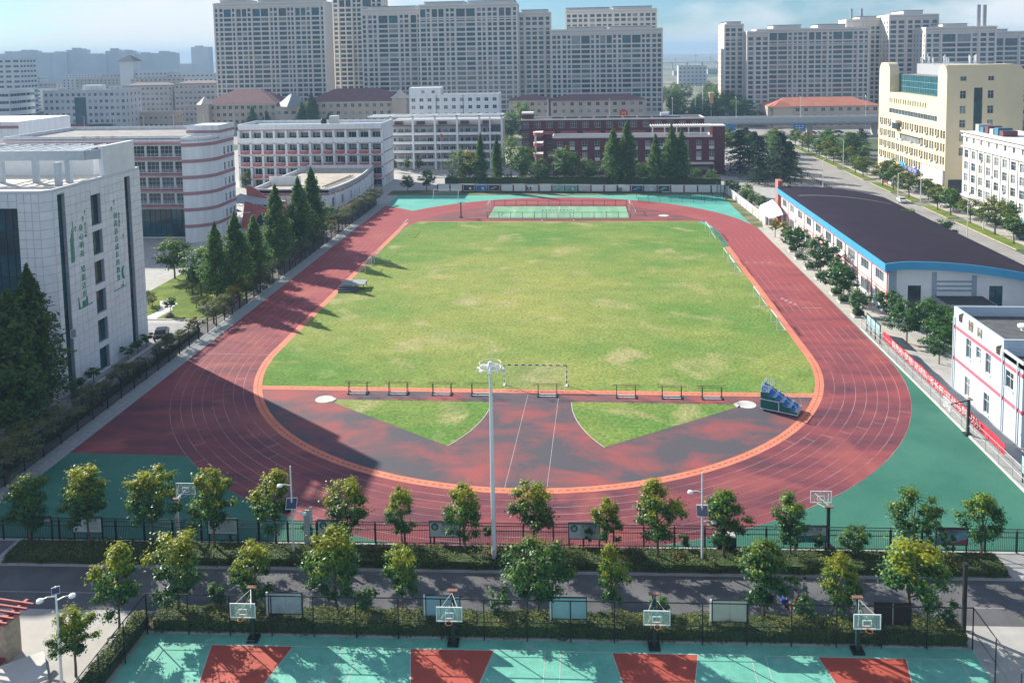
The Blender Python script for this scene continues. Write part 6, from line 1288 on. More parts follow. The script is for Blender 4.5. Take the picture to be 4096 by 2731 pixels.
for i, (x, r) in enumerate([(-33.6, .9), (-10.4, 1.15), (-1.0, 1.1), (1.4, 0.9), (10.6, 1.15), (14.4, 0.8), (31.2, 0.9), (36.0, 0.8)]):
    rg = np.random.default_rng(60+i); n = 900; d = rg.normal(size=(n, 3)); d /= np.linalg.norm(d, axis=1, keepdims=True); d[:, 2] = np.abs(d[:, 2]); P = d*r*rg.uniform(0.85, 1.06, (n, 1))*np.array([1, 1, 1.15])
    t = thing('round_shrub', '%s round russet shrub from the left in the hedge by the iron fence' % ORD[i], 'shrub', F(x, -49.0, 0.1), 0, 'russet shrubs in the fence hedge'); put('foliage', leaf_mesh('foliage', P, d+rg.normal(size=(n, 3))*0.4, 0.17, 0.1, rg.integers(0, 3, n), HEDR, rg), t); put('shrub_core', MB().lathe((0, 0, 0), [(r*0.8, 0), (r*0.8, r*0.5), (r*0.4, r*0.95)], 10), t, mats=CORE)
# ================================================================== SPORTS GROUND EQUIPMENT
NET = see_thru('goal_net', (0.75, 0.78, 0.78), 0.07, 0.8, 0.1); CHAIN = see_thru('chain_link', (0.05, 0.08, 0.08), 0.13, 0.6, 0.2); CLEAR = see_thru('clear_backboard', (0.55, 0.75, 0.72), 0.22, 0.05, 0.6)
def bw_bar(mb, a, b, r, n):
    a, b = Vector(a), Vector(b)
    for i in range(n): mb.cyl(a.lerp(b, i/n), a.lerp(b, (i+1)/n), r, n=8, mi=i % 2)
def football_goal(label, x, y, rz, w=7.9, h=2.6, d=2.0):
    t = thing('football_goal', label, 'goal', (x, y, 0), rz); hw = w/2
    for s in (-1, 1):
        mb = MB(); bw_bar(mb, (s*hw, 0, 0), (s*hw, 0, h), 0.07, 8); put('post', mb, t, mats=[STEEL_W, BLACK])
        put('base_foot', MB().obox((s*hw, -0.1), (0, 1), 0.9, 0.25, 0.02, 0.1), t, mats=STEEL_W)
    mb = MB(); bw_bar(mb, (-hw, 0, h), (hw, 0, h), 0.07, 18); put('crossbar', mb, t, mats=[STEEL_W, BLACK])
    mb = MB()
    for s in (-1, 1): mb.poly([(s*hw, 0, 0), (s*hw, 0, h), (s*hw*0.94, -d, 0.02)])
    mb.poly([(-hw, 0, h), (hw, 0, h), (hw*0.94, -d, 0.02), (-hw*0.94, -d, 0.02)]); put('net', mb, t, mats=NET)
    mb = MB()
    for s in (-1, 1): mb.cyl((s*hw, 0, h), (s*hw*0.94, -d, 0.02), 0.018, n=4)
    mb.cyl((-hw*0.94, -d, 0.03), (hw*0.94, -d, 0.03), 0.018, n=4)
    for i in range(1, 12):
        u = -hw+w*i/12; mb.cyl((u, 0, h), (u*0.94, -d, 0.02), 0.008, n=3)
    for i in range(1, 6): mb.cyl((-hw, -d*i/6, h*(1-i/6)), (hw, -d*i/6, h*(1-i/6)), 0.008, n=3)
    put('net_cord', mb, t, mats=STEEL_W); return t
football_goal('black and white striped football goal at the near end of the grass', 0.55, -11.1, 0.0)
football_goal('black and white striped football goal at the far end of the grass', 0.5, 94.6, math.pi)
def small_goal(label, x, y, rz, w=5.0, h=2.0, d=1.3, group='small white training goals'):
    t = thing('training_goal', label, 'goal', (x, y, 0), rz, group); hw = w/2
    for s in (-1, 1):
        put('post', MB().cyl((s*hw, 0, 0), (s*hw, 0, h), 0.042, n=8), t, mats=STEEL_W)
        put('side_frame', MB().tube([(s*hw, 0, h), (s*hw, -0.5, h), (s*hw, -d, 0.03), (s*hw, 0, 0.03)], 0.035, 6), t, mats=STEEL_W)
    put('crossbar', MB().cyl((-hw, 0, h), (hw, 0, h), 0.055, n=8), t, mats=STEEL_W); put('base_bar', MB().cyl((-hw, -d, 0.03), (hw, -d, 0.03), 0.035), t, mats=STEEL_W)
    mb = MB().poly([(-hw, -0.5, h), (hw, -0.5, h), (hw, -d, 0.04), (-hw, -d, 0.04)]).poly([(-hw, 0, h), (hw, 0, h), (hw, -0.5, h), (-hw, -0.5, h)])
    for s in (-1, 1): mb.poly([(s*hw, 0, 0.04), (s*hw, -d, 0.04), (s*hw, -0.5, h), (s*hw, 0, h)])
    put('net', mb, t, mats=NET); return t
EST, WST = math.pi/2, -math.pi/2
for i, (x, y, rz, w, l) in enumerate([(34.9, 77.5, EST, 7.0, 'white training goal at the far right edge of the grass'), (35.0, 54.0, EST, 4.5, 'farther of the two small white goals side by side on the right edge'), (35.1, 47.3, EST, 6.0, 'nearer of the two small white goals side by side on the right edge'), (35.4, 25.5, EST, 5.0, 'white training goal on the right edge, second from the near end'), (35.5, 13.0, EST, 4.0, 'white training goal on the right edge nearest to the stand'), (-35.3, 80.5, WST, 7.3, 'white training goal at the far left edge of the grass'), (-35.4, 53.0, WST, 5.0, 'farther of two bare white goals on the left edge of the grass'), (-35.5, 46.0, WST, 5.0, 'nearer of two bare white goals on the left edge of the grass')]):
    small_goal(l, x, y, rz, w, 2.4 if w > 6 else 2.0)
small_goal('white goal with net standing on the far left green corner', -33.0, 127.5, 0.0, 7.3, 2.6, 1.5)
small_goal('white goal at the left end of the small caged pitch', -18.0, 106, WST, 5.5, 2.6, 1.6); small_goal('white goal at the right end of the small caged pitch', 18.9, 106, EST, 5.5, 2.6, 1.6)
# parallel bars
def bars():
    t = thing('parallel_bars', '', 'parallel bars', (0, 0, 0), 0, 'row of parallel bars by the orange strip')
    for y in (-0.26, 0.26): put('bar', MB().cyl((-1.75, y, 1.45), (1.75, y, 1.45), 0.03, n=6), t, mats=M('brown_bar', (0.22, 0.12, 0.06), 0.6))
    for x in (-1.15, 1.15):
        for y in (-0.26, 0.26): put('post', MB().cyl((x, y*1.2, 0.1), (x, y, 1.44), 0.04, n=6), t, mats=GREENIRON)
        put('foot', MB().box(x-0.1, x+0.1, -0.5, 0.5, 0.02, 0.14), t, mats=GREENIRON)
    for y in (-0.3, 0.3): put('base_rail', MB().box(-1.05, 1.05, y-0.05, y+0.05, 0.05, 0.13), t, mats=STEEL_W)
    return t
pb = bars()
for i, x in enumerate((-21.5, -16.4, -10.9, -6.0, 2.2, 11.8, 17.3, 22.1)):
    l = '%s set of parallel bars from the left beside the orange strip' % ORD[i]
    if i == 0: pb.location = (x, -14.55, 0); pb['label'] = l
    else: dup(pb, (x, -14.5, 0), 0, l)
# mobile stand with blue seats
t = thing('mobile_stand', 'small mobile stand with blue seats and green sides by the right kerb', 'grandstand', (29.6, -17.6, 0), R(-27))
SG = M('stand_green', (0.015, 0.16, 0.14), 0.5, 0.08); SB = M('seat_blue', (0.02, 0.22, 0.55), 0.45, 0.06)
st = [(-2.1+0.84*i, 2.25-0.42*i) for i in range(5)]
P = [(-2.1, 0.25)]; 
for i, (x, z) in enumerate(st): P += [(x, z), (x+0.84, z)]
P += [(2.1, 0.25)]
mb = MB()
for y in (-1.15, 1.15): mb.poly([(x, y, z) for x, z in (P[::-1] if y > 0 else P)][::-1])
mb.poly([(-2.1, 1.15, 0.25), (-2.1, -1.15, 0.25), (-2.1, -1.15, 2.25), (-2.1, 1.15, 2.25)])
put('side_panel', mb, t, mats=SG)
for i, (x, z) in enumerate(st):
    put('step', MB().box(x, x+0.84, -1.14, 1.14, z-0.4, z), t, mats=STEEL_G)
    for k in range(4):
        y = -0.85+k*0.56; s = put('seat', MB().box(x+0.12, x+0.5, y-0.21, y+0.21, z+0.02, z+0.2).box(x+0.06, x+0.12, y-0.21, y+0.21, z+0.02, z+0.5), t, mats=SB)
for y in (-1.15, 1.15):
    mb = MB(); mb.tube([(-2.0, y, 2.25), (-2.0, y, 3.15), (-1.0, y, 3.0), (0.1, y, 2.3), (1.9, y, 1.35), (2.0, y, 0.6)], 0.03, 5)
    for k in range(5): mb.cyl((-2.0+0.35*k*0.6, y, 2.25), (-2.0+0.35*k*0.6, y, 3.1), 0.02, n=4)
    put('handrail', mb, t, mats=STEEL_W)
put('back_rail', MB().tube([(-2.05, -1.1, 3.1), (-2.05, 1.1, 3.1)], 0.03, 5).tube([(-2.05, -1.1, 2.7), (-2.05, 1.1, 2.7)], 0.03, 5), t, mats=STEEL_W)
put('frame_edge', MB().box(-2.15, 0.0, -1.2, -1.16, 1.35, 1.45).box(-2.15, 2.15, -1.2, -1.16, 0.22, 0.32).box(-0.05, 0.05, -1.2, -1.16, 0.3, 1.4), t, mats=STEEL_W)
for x in (-1.7, -0.1, 1.6):
    for y in (-1.0, 1.0): put('wheel', MB().cyl((x, y-0.06, 0.15), (x, y+0.06, 0.15), 0.15, n=12), t, mats=RUBBER)
# speaking platform on the left
t = thing('wooden_platform', 'grey stepped platform at the left edge of the grass', 'platform', (-34.8, 32.0, 0), R(4))
for i in range(3): put('step', MB().box(-2.3, 1.2, -2.2+i*0.5, -1.75+i*0.5, 0.0, 0.28+0.3*i), t, mats=M('dark_step', (0.10, 0.12, 0.14), 0.8))
put('platform_top', MB().box(-2.1, 2.2, -0.7, 2.6, 0.95, 1.08), t, mats=M('grey_board', (0.30, 0.32, 0.34), 0.8))
for x in (-2.0, 0.0, 2.05):
    for y in (-0.6, 2.45): put('leg', MB().box(x-0.05, x+0.05, y-0.05, y+0.05, 0, 0.95), t, mats=FRAME_D)
# cage round the small pitch
t = thing('pitch_cage', 'low dark steel fence around the small green pitch at the far end', 'fence', (0, 0, 0))
for nm, a, b in (('near_rail', (-17.6, 97.2), (18.6, 96.8)), ('far_rail', (-17.6, 114.5), (18.6, 113.9))):
    n = 13; a, b = Vector(a), Vector(b); mb = MB()
    for z in (0.25, 1.6): mb.cyl((*a, z), (*b, z), 0.05, n=5)
    put('rail', mb, t, mats=BLACK)
    for i in range(n): p = a.lerp(b, i/(n-1)); put('post', MB().cyl((*p, 0), (*p, 1.65), 0.06, n=6), t, mats=BLACK)
# ---- basketball hoops
def hoop(label, x, y, rz, arm=1.7, h=3.9, group=None, pole=GREENIRON):
    t = thing('basketball_hoop', label, 'basketball hoop', (x, y, 0), rz, group)
    put('base', MB().box(-0.4, 0.4, -0.4, 0.4, 0.0, 0.18), t, mats=BLACK); put('pole', MB().box(-0.13, 0.13, -0.13, 0.13, 0.15, h-0.1), t, mats=pole)
    put('arm', MB().tube([(0, 0, h-0.15), (0, -arm+0.1, 3.35)], 0.06, 6).tube([(0.0, 0.1, h-0.9), (0, -arm*0.6, 3.45)], 0.04, 5), t, mats=pole)
    put('brace', MB().tube([(0, -0.1, h), (-0.6, -arm, 3.85)], 0.02, 5).tube([(0, -0.1, h), (0.6, -arm, 3.85)], 0.02, 5).tube([(0, -0.3, 3.3), (-0.6, -arm, 3.05)], 0.02, 5).tube([(0, -0.3, 3.3), (0.6, -arm, 3.05)], 0.02, 5), t, mats=STEEL_G)
    y0 = -arm-0.06; put('backboard', MB().box(-0.88, 0.88, y0, y0+0.03, 2.92, 3.95), t, mats=CLEAR)
    f = MB()
    for a, b, c, d in ((-0.91, 0.91, 2.90, 2.95), (-0.91, 0.91, 3.92, 3.97), (-0.3, 0.3, 3.11, 3.15), (-0.3, 0.3, 3.5, 3.54)): f.box(a, b, y0-0.015, y0+0.045, c, d)
    for a, b, c, d in ((-0.91, -0.86, 2.95, 3.92), (0.86, 0.91, 2.95, 3.92), (-0.3, -0.26, 3.15, 3.5), (0.26, 0.3, 3.15, 3.5)): f.box(a, b, y0-0.012, y0+0.042, c, d)
    put('board_frame', f, t, mats=STEEL_W)
    A = [(0.23*math.cos(2*math.pi*i/14), y0-0.38+0.23*math.sin(2*math.pi*i/14), 3.05) for i in range(15)]; put('rim', MB().tube(A, 0.02, 5).box(-0.05, 0.05, y0-0.16, y0, 3.02, 3.08), t, mats=M('rim_orange', (0.6, 0.2, 0.1), 0.5))
    put('counterweight', MB().box(-0.36, 0.36, 0.0, 0.3, h-0.03, h+0.06), t, mats=M('rust_cap', (0.22, 0.12, 0.09), 0.7)); return t
for i, x in enumerate((-17.4, -2.8, 11.5, 25.6)): hoop('%s basketball hoop from the left at the near courts' % ORD[i], *F(x, -58.75)[:2], FR, 1.7, 3.9, 'hoops of the near courts')
hoop('basketball hoop with clear board in the near right green corner', *F(27.1, -46.2)[:2], FR+math.pi, 1.9, 3.7)
hoop('basketball hoop with white frame in the shaded near left corner', *F(-29.2, -45.9)[:2], FR+math.pi, 1.9, 3.6, None, STEEL_W)
hoop('dark green hoop leaning over the right fence beside the banner', 48.1, -23.2, -math.pi/2, 2.2, 4.0)
hoop('portable green hoop left of the small caged pitch', -24.5, 98.5, math.pi, 1.8, 3.9)
# ---- high mast and lamps
t = thing('high_mast', 'tall white floodlight mast with a ring of lamps, front centre', 'light mast', (-0.8, -49.5, 0))
put('pole', MB().tube([(0, 0, 0), (0, 0, 8.5), (0, 0, 16.9)], [0.21, 0.17, 0.13], 12), t, mats=STEEL_W); put('base_plate', MB().lathe((0, 0, 0), [(0.45, 0), (0.45, 0.12)], 12), t, mats=STEEL_G)
put('door', MB().box(-0.12, 0.12, -0.3, -0.26, 0.8, 1.6), t, mats=STEEL_G)
A = [(0.88*math.cos(2*math.pi*i/16), 0.88*math.sin(2*math.pi*i/16), 16.85) for i in range(17)]; put('ring', MB().tube(A, 0.04, 6), t, mats=STEEL_W); put('ring', MB().tube([(x, y, 17.25) for x, y, z in A], 0.025, 5), t, mats=STEEL_W)
for i in range(8):
    a = 2*math.pi*i/8; c, s = math.cos(a), math.sin(a)
    put('spoke', MB().cyl((0, 0, 16.9), (0.88*c, 0.88*s, 16.87), 0.04, n=6), t, mats=STEEL_W); put('lamp', MB().obox((0.95*c, 0.95*s), (c, s), 0.25, 0.3, 16.68, 16.82), t, mats=STEEL_W)
put('hub', MB().lathe((0, 0, 16.5), [(0.16, 0), (0.24, 0.2), (0.24, 0.6), (0.12, 0.85)], 12), t, mats=STEEL_W); put('lightning_rod', MB().cyl((0, 0, 17.4), (0, 0, 19.2), 0.03, 0.01, 6), t, mats=STEEL_G)
def solar_lamp(label, x, y, rz, h=8.0, double=False, group=None):
    t = thing('solar_lamp', label, 'street lamp', (x, y, 0), rz, group); put('pole', MB().tube([(0, 0, 0), (0, 0, h)], [0.1, 0.055], 8), t, mats=STEEL_W)
    put('box', MB().box(-0.2, 0.2, -0.12, 0.12, 0.2, 1.0), t, mats=STEEL_G) if False else None
    for s, z in ((-1, h-1.7), (1, h-4.2)) if not double else ((-1, h-0.7), (1, h-1.0)):
        put('arm', MB().tube([(0, 0, z), (s*0.5, 0, z+0.12), (s*0.85, 0, z+0.05)], 0.035, 6), t, mats=STEEL_W)
        put('lamp_head', MB().lathe((s*0.95, 0, z-0.1), [(0.1, 0), (0.24, 0.06), (0.2, 0.2), (0.05, 0.26)], 12), t, mats=STEEL_W)
    p = MB(); zc = h-3.2 if not double else h-0.2
    p.poly([(-0.42, -0.35, zc-0.32), (0.42, -0.35, zc-0.32), (0.42, 0.15, zc+0.32), (-0.42, 0.15, zc+0.32)], 1); p.poly([(-0.46, -0.34, zc-0.35), (-0.46, 0.2, zc+0.35), (0.46, 0.2, zc+0.35), (0.46, -0.34, zc-0.35)], 0)
    p.box(-0.46, 0.46, -0.4, -0.36, zc-0.37, zc-0.32, 0).box(-0.46, 0.46, 0.14, 0.2, zc+0.31, zc+0.36, 0); 
    if double: p.v = [(x*0.55, y*0.6-0.1, zc+(z-zc)*0.45) for x, y, z in p.v]
    put('solar_panel', p, t, mats=[STEEL_W, M('solar_cell', (0.04, 0.06, 0.12), 0.15, spec=0.7)]); return t
solar_lamp('white solar lamp post with square panel, left of the mast in the fence hedge', -17.8, -49.3, 0.1, 8.1); solar_lamp('white solar lamp post with square panel, right of the mast in the fence hedge', 16.2, -48.6, 0.0, 8.0)
solar_lamp('white lamp post with tilted panels at the bottom left plaza', -28.6, -64.6, R(35), 7.2, True)
def road_lamp(label, x, y, rz, h, group='street lamps'):
    t = thing('street_lamp', label, 'street lamp', (x, y, 0), rz, group); put('pole', MB().tube([(0, 0, 0), (0, 0, h)], [0.12, 0.07], 7), t, mats=STEEL_W); put('arm', MB().tube([(0, 0, h-0.4), (1.0, 0, h+0.3), (1.9, 0, h+0.45)], 0.05, 5), t, mats=STEEL_W); put('lamp_head', MB().obox((2.1, 0), (1, 0), 0.8, 0.3, h+0.38, h+0.5), t, mats=STEEL_G); return t
for i, (x, y, rz, h, l) in enumerate([(87.5, 108, 0, 9.5, 'street lamp rising behind the far part of the hall roof'), (86.5, 66, 0, 9.5, 'street lamp rising behind the near part of the hall roof'), (97.0, 118, math.pi, 10.5, 'double-height lamp on the kerbed strip before the cream office'), (97, 186, math.pi, 10, 'street lamp on the kerbed strip beside the bus shelter'), (97, 82, math.pi, 9, 'street lamp on the kerbed strip among the trees, near end'), (77.5, 168, 0, 9, 'street lamp beside the cedars'), (77.5, 140, 0, 9, 'street lamp behind the far end of the hall'), (-68, 62, 0, 8, 'white street lamp before the rounded school block')]): road_lamp(l, x, y, rz, h)
for i in range(9): road_lamp('%s lamp from the left on the elevated road' % ORD[i], -40+i*30, 296.5, math.pi/2, 18.5, 'lamps on the elevated road')
for i in range(9): road_lamp('%s lamp from the left along the cross street at left' % ORD[i], -300+i*17, 330, -math.pi/2, 11, 'lamps along the left cross street')
# ---- fences
def iron_fence(label, a, b, h=2.1, pw=2.55, curl=True, mat=BLACK, spacing=0.14):
    a, b = Vector(a), Vector(b); d = b-a; L = d.length; u = d/L; n = max(1, round(L/pw)); w = L/n; rz = math.atan2(u.y, u.x)
    t = thing('iron_fence', label, 'fence', (*a, 0), rz)
    pm_ = MB().box(-0.06, 0.06, -0.06, 0.06, 0, h-0.25)
    if curl: pm_.tube([(0, 0, h-0.3), (0, -0.1, h), (0, -0.35, h+0.15)], 0.05, 5)
    pm_ = pm_.mesh('post', [mat])
    q = MB()
    for z in (0.15, h*0.62, h-0.35): q.box(0.07, w-0.07, -0.025, 0.025, z, z+0.05)
    k = int((w-0.2)/spacing)
    for i in range(k+1): x = 0.1+(w-0.2)*i/k; q.box(x-0.012, x+0.012, -0.012, 0.012, 0.15, h-0.3, 0, 'tb')
    if curl:
        q.box(0.07, w-0.07, -0.36, -0.32, h+0.1, h+0.15)
        for i in range(0, k+1): x = 0.1+(w-0.2)*i/k; q.cyl((x, 0, h-0.3), (x, -0.34, h+0.13), 0.011, n=3, cap=False)
    q = q.mesh('panel', [mat])
    for i in range(n+1): put('post', pm_, t, (i*w, 0, 0))
    for i in range(n): put('panel', q, t, (i*w, 0, 0))
    return t
iron_fence('black iron fence with curled top along the near end of the sports ground', F(-49.8, -46.55)[:2], F(47.5, -46.55)[:2])
iron_fence('dark iron fence with curled top along the left side of the track', (-50.9, 116), (-50.9, -42.0), 2.7, 3.1)
t = thing('mesh_fence', 'low grey mesh fence along the right side of the ground below the banner', 'fence', (48.1, 0, 0))
for i in range(21):
    y = -44+i*2.8; put('post', MB().cyl((0, y, 0), (0, y, 2.1), 0.04, n=6), t, mats=STEEL_G)
    if i < 20: put('panel', MB().poly([(0, y, 0.1), (0, y+2.8, 0.1), (0, y+2.8, 2.05), (0, y, 2.05)]), t, mats=CHAIN)
for z in (1.1, 2.08): put('rail', MB().cyl((0, -44, z), (0, 12, z), 0.03, n=5), t, mats=STEEL_G)
put('kerb', MB().box(-0.15, 0.15, -44.2, 12.2, 0, 0.12), t, mats=CONC_L)
def chain_fence(label, pts, h=3.1, pw=3.05):
    t = thing('chain_link_fence', label, 'fence', (0, 0, 0))
    for (a, b) in zip(pts, pts[1:]):
        a, b = Vector(a), Vector(b); L = (b-a).length; n = round(L/pw)
        for i in range(n+1): p = a.lerp(b, i/n); put('post', MB().cyl((*p, 0), (*p, h), 0.045, n=6), t, mats=BLACK)
        for i in range(n): p, q = a.lerp(b, i/n), a.lerp(b, (i+1)/n); put('netting', MB().poly([(*p, 0.1), (*q, 0.1), (*q, h-0.05), (*p, h-0.05)]), t, mats=CHAIN)
        for z in (h, 1.4): put('rail', MB().cyl((*a, z), (*b, z), 0.04 if z == h else 0.025, n=6), t, mats=BLACK)
chain_fence('tall dark chain-link fence round the basketball courts', [F(-25.5, -80)[:2], F(-25.5, -58.35)[:2], F(33.6, -58.35)[:2], F(34.2, -80)[:2]])
# ---- notice boards
INK = M('board_ink', (0.09, 0.13, 0.13), 0.7); 
def board(label, x, y, w, h, z, bg, rows=6, emblem=True, group=None, title=None, extra=None):
    t = thing('notice_board', label, 'notice board', F(x, y), FR, group); put('panel', MB().box(-w/2, w/2, -0.03, 0.03, z, z+h), t, mats=bg)
    f = MB(); e = 0.06
    f.box(-w/2-e, w/2+e, -0.05, 0.05, z-e, z).box(-w/2-e, w/2+e, -0.05, 0.05, z+h, z+h+e).box(-w/2-e, -w/2, -0.05, 0.05, z, z+h).box(w/2, w/2+e, -0.05, 0.05, z, z+h); put('frame', f, t, mats=BLACK)
    for s in (-1, 1): put('post', MB().box(s*w/2-0.05, s*w/2+0.05, 0.06, 0.16, 0.1, z+h), t, mats=BLACK)
    if emblem: put('emblem', MB().cyl((-w*0.33, -0.035, z+h*0.66), (-w*0.33, -0.045, z+h*0.66), h*0.24, n=20), t, mats=M('emblem_teal', (0.03, 0.16, 0.17), 0.6)); put('emblem_portrait', MB().cyl((-w*0.33, -0.05, z+h*0.64), (-w*0.33, -0.055, z+h*0.64), h*0.13, n=16), t, mats=M('portrait_grey', (0.35, 0.38, 0.38), 0.7))
    if title: put_text(title, 0.34 if emblem else 0.30, INK, t, (w*0.16 if emblem else 0, -0.045, z+h*0.78), 0, 0.004)
    mb = MB(); rr = random.Random(int(x*10))
    for i in range(rows):
        zz = z+h*(0.62-0.5*i/rows); l = rr.uniform(0.5, 0.62)*w if emblem else rr.uniform(0.5, 0.8)*w; x0 = -w*0.13 if emblem else -l/2; mb.box(x0, min(x0+l, w*0.46), -0.036, -0.031, zz-0.018*h, zz+0.012*h)
    if rows: put('print', mb, t, mats=M('print_grey', (0.25, 0.30, 0.30), 0.8))
    if extra: extra(t, w, h, z)
    return t
PALE = M('pale_board', (0.52, 0.60, 0.62), 0.5, 0.05); PALE_B = M('pale_blue_board', (0.34, 0.55, 0.60), 0.4, 0.12, 0.8)
for i, x in enumerate((-36.8, -24.7, -15.0, -5.3, 6.6)): board('%s pale notice board with round portrait from the left on the iron fence' % ORD[i], x, -46.85, 2.55, 1.35, 0.95, PALE, 6, True, 'portrait boards on the iron fence', ['做道德', '知行合一', '学而思', '德智体美', '读书明理'][i])
def waves(t, w, h, z): put('picture', MB().box(-w/2+0.02, w/2-0.02, -0.036, -0.031, z+0.02, z+h*0.38), t, mats=M('sea_print', (0.05, 0.25, 0.30), 0.5, 0.3, 2))
board('notice board with sea picture on the iron fence near the right', 25.5, -46.85, 2.5, 1.35, 0.95, PALE, 2, False, None, '八荣八耻 修德', waves)
def swash(t, w, h, z): put('picture', MB().poly([(-w/2+.02, -0.035, z+.02), (w/2-.02, -0.035, z+.02), (w/2-.02, -0.035, z+h*0.35), (0.1, -0.035, z+h*0.12)]).poly([(-w/2+.02, -0.035, z+h-.02), (-w/2+.02, -0.035, z+h*0.85), (w/2-.02, -0.035, z+h*0.9), (w/2-.02, -0.035, z+h-.02)][::1]), t, mats=M('red_print', (0.4, 0.08, 0.10), 0.5))
board('notice board with blue sky and red swash on the iron fence at the right end', 37.0, -46.85, 2.5, 1.4, 0.85, M('sky_print', (0.22, 0.42, 0.58), 0.5, 0.4, 1.0), 3, False, None, '立德树人', swash)
board('narrow white sign on the iron fence at the left edge', -41.2, -46.85, 2.2, 0.45, 1.85, PALE, 0, False, None, '向阳而生 书香校园')
for i, (x, bg, l) in enumerate([(-15.4, M('picture_board', (0.42, 0.52, 0.55), 0.45, 0.25, 0.9), 'double display board with faded picture, first behind the court fence'), (-3.7, M('blue_glass_board', (0.30, 0.52, 0.62), 0.3, 0.06), 'double pale blue display board behind the second hoop'), (5.5, PALE_B, 'double sky-blue display board, third behind the court fence'), (17.0, M('cream_board', (0.62, 0.58, 0.50), 0.5, 0.08), 'double cream display board, fourth behind the court fence'), (28.4, M('dark_maroon_board', (0.035, 0.012, 0.018), 0.4), 'double dark maroon display board behind the rightmost hoop')]):
    t = board(l, x, -57.55, 2.45, 1.55, 1.25, bg, 0, False); put('divider', MB().box(-0.03, 0.03, -0.05, -0.03, 1.25, 2.8), t, mats=STEEL_G)
    if i < 4: put('side_frame', MB().box(-1.42, -1.3, -0.06, 0.06, 0.9, 2.85), t, mats=STEEL_W)
t = thing('display_case', 'row of pale glass display panels in green frames on the right fence', 'display case', (48.6, 8.5, 0))
for i in range(3): put('panel', MB().box(-0.04, 0.04, -2.8+1.9*i, -1.1+1.9*i, 1.1, 2.6), t, mats=PALE_B); put('frame', MB().box(-0.07, 0.07, -2.9+1.9*i, -2.8+1.9*i, 0, 2.75), t, mats=GREENIRON)
put('frame', MB().box(-0.07, 0.07, 2.7, 2.8, 0, 2.75).box(-0.07, 0.07, -2.9, 2.8, 2.62, 2.75), t, mats=GREENIRON)
t = board('pale board on the right fence near the right edge', 47.6, -38.5+46.5-46.5, 3.4, 1.7, 1.2, PALE_B, 0, False); t.location = (48.5, -35.4, 0); t.rotation_euler = (0, 0, -math.pi/2)
# ---- red banner
BAN = M('red_banner', (0.62, 0.035, 0.06), 0.7, 0.06, 1.0)
t = thing('red_banner', 'long red banner with white characters hanging along the right fence', 'banner', (48.35, -13, 0)); y0, y1 = 16.8, -17.7
A = [(0.0+0.04*math.sin(i*1.7), y0+(y1-y0)*i/40, 1.35+0.05*math.sin(i*0.9)) for i in range(41)]; B = [(x, y, z+1.15) for x, y, z in A]
mb = MB().strip(A, B); mb.strip([(x+0.02, y, z) for x, y, z in B], [(x+0.02, y, z) for x, y, z in A]); put('cloth', mb, t, mats=BAN)
put_text('祝我校“梦想”足球队“省长杯”征战马到成功！', 1.02, WHITE, t, (-0.1, -0.2, 1.95), -math.pi/2, 0.004, 1.33)
# red banners behind the left fence
for i, (y, L, l) in enumerate([(17.5, 7.5, 'short red banner on the left fence near the garden'), (48, 6, 'short red banner on the left fence beneath the redwoods'), (32, 1.2, 'small red flag-like banner beside the golden trees')]):
    t = thing('red_banner', l, 'banner', (-51.2, y, 0)); put('cloth', MB().box(-0.02, 0.02, -L/2, L/2, 1.3, 2.2), t, mats=BAN)
    if L > 2: put_text('快乐运动 健康成长'[:9], 0.62, WHITE, t, (0.03, 0, 1.75), math.pi/2, 0.004)
# ---- far wall with pictures
def panel_wall(label, a, b, n, pics, h=2.2, pil=M('dark_red_pilaster', (0.22, 0.05, 0.06), 0.8)):
    a, b = Vector(a), Vector(b); d = b-a; L = d.length; w = L/n; t = thing('school_wall', label, 'wall', (*a, 0), math.atan2(d.y, d.x))
    WL = M('wall_white', (0.78, 0.78, 0.78), 0.85, 0.07, 0.5)
    put('wall', MB().box(0, L, 0, 0.25, 0, h), t, mats=WL); put('coping', MB().box(-0.05, L+0.05, -0.08, 0.33, h, h+0.12), t, mats=CONC_L); put('skirting', MB().box(0, L, -0.02, 0, 0, 0.2), t, mats=CONC)
    for i in range(n+1): put('pilaster', MB().box(i*w-0.2, i*w+0.2, -0.09, -0.003, 0.1, h-0.05), t, mats=pil)
    for i, (c, tx) in pics.items():
        put('picture', MB().box(i*w+0.35, (i+1)*w-0.35, -0.05, -0.004, 0.35, h-0.2), t, mats=c)
        if tx == 'ball': put('football_print', MB().cyl((i*w+w*0.6, -0.055, 1.0), (i*w+w*0.6, -0.065, 1.0), 0.38, n=16), t, mats=WHITE)
        if tx == 'waves':
            for k in range(3): put('picture_strip', MB().box(i*w+0.6+0.5*k, i*w+1.8+0.5*k, -0.062, -0.052, 0.8+0.3*k, 0.9+0.3*k), t, mats=WHITE)
    return t
pb_ = [M('mural_blue', (0.04, 0.22, 0.50), 0.6, 0.35, 1.0), M('mural_dark', (0.06, 0.07, 0.08), 0.6, 0.5, 2), M('mural_teal', (0.20, 0.45, 0.42), 0.6, 0.3, 1), M('mural_pale', (0.50, 0.52, 0.55), 0.6, 0.3, 1), M('mural_navy', (0.02, 0.07, 0.20), 0.6, 0.4, 1), M('mural_green', (0.02, 0.13, 0.13), 0.6, 0.3, 1)]
panel_wall('white boundary wall with red pilasters and sports pictures at the far end', (-37.6, 139.8), (48.2, 135.1), 22, {2: (pb_[1], 'ball'), 3: (pb_[0], 'ball'), 4: (pb_[1], 'waves'), 9: (pb_[2], 'waves'), 10: (pb_[2], 'ball'), 11: (pb_[3], 'waves'), 15: (pb_[4], 'waves'), 16: (pb_[3], 'ball'), 17: (pb_[5], 'waves')})
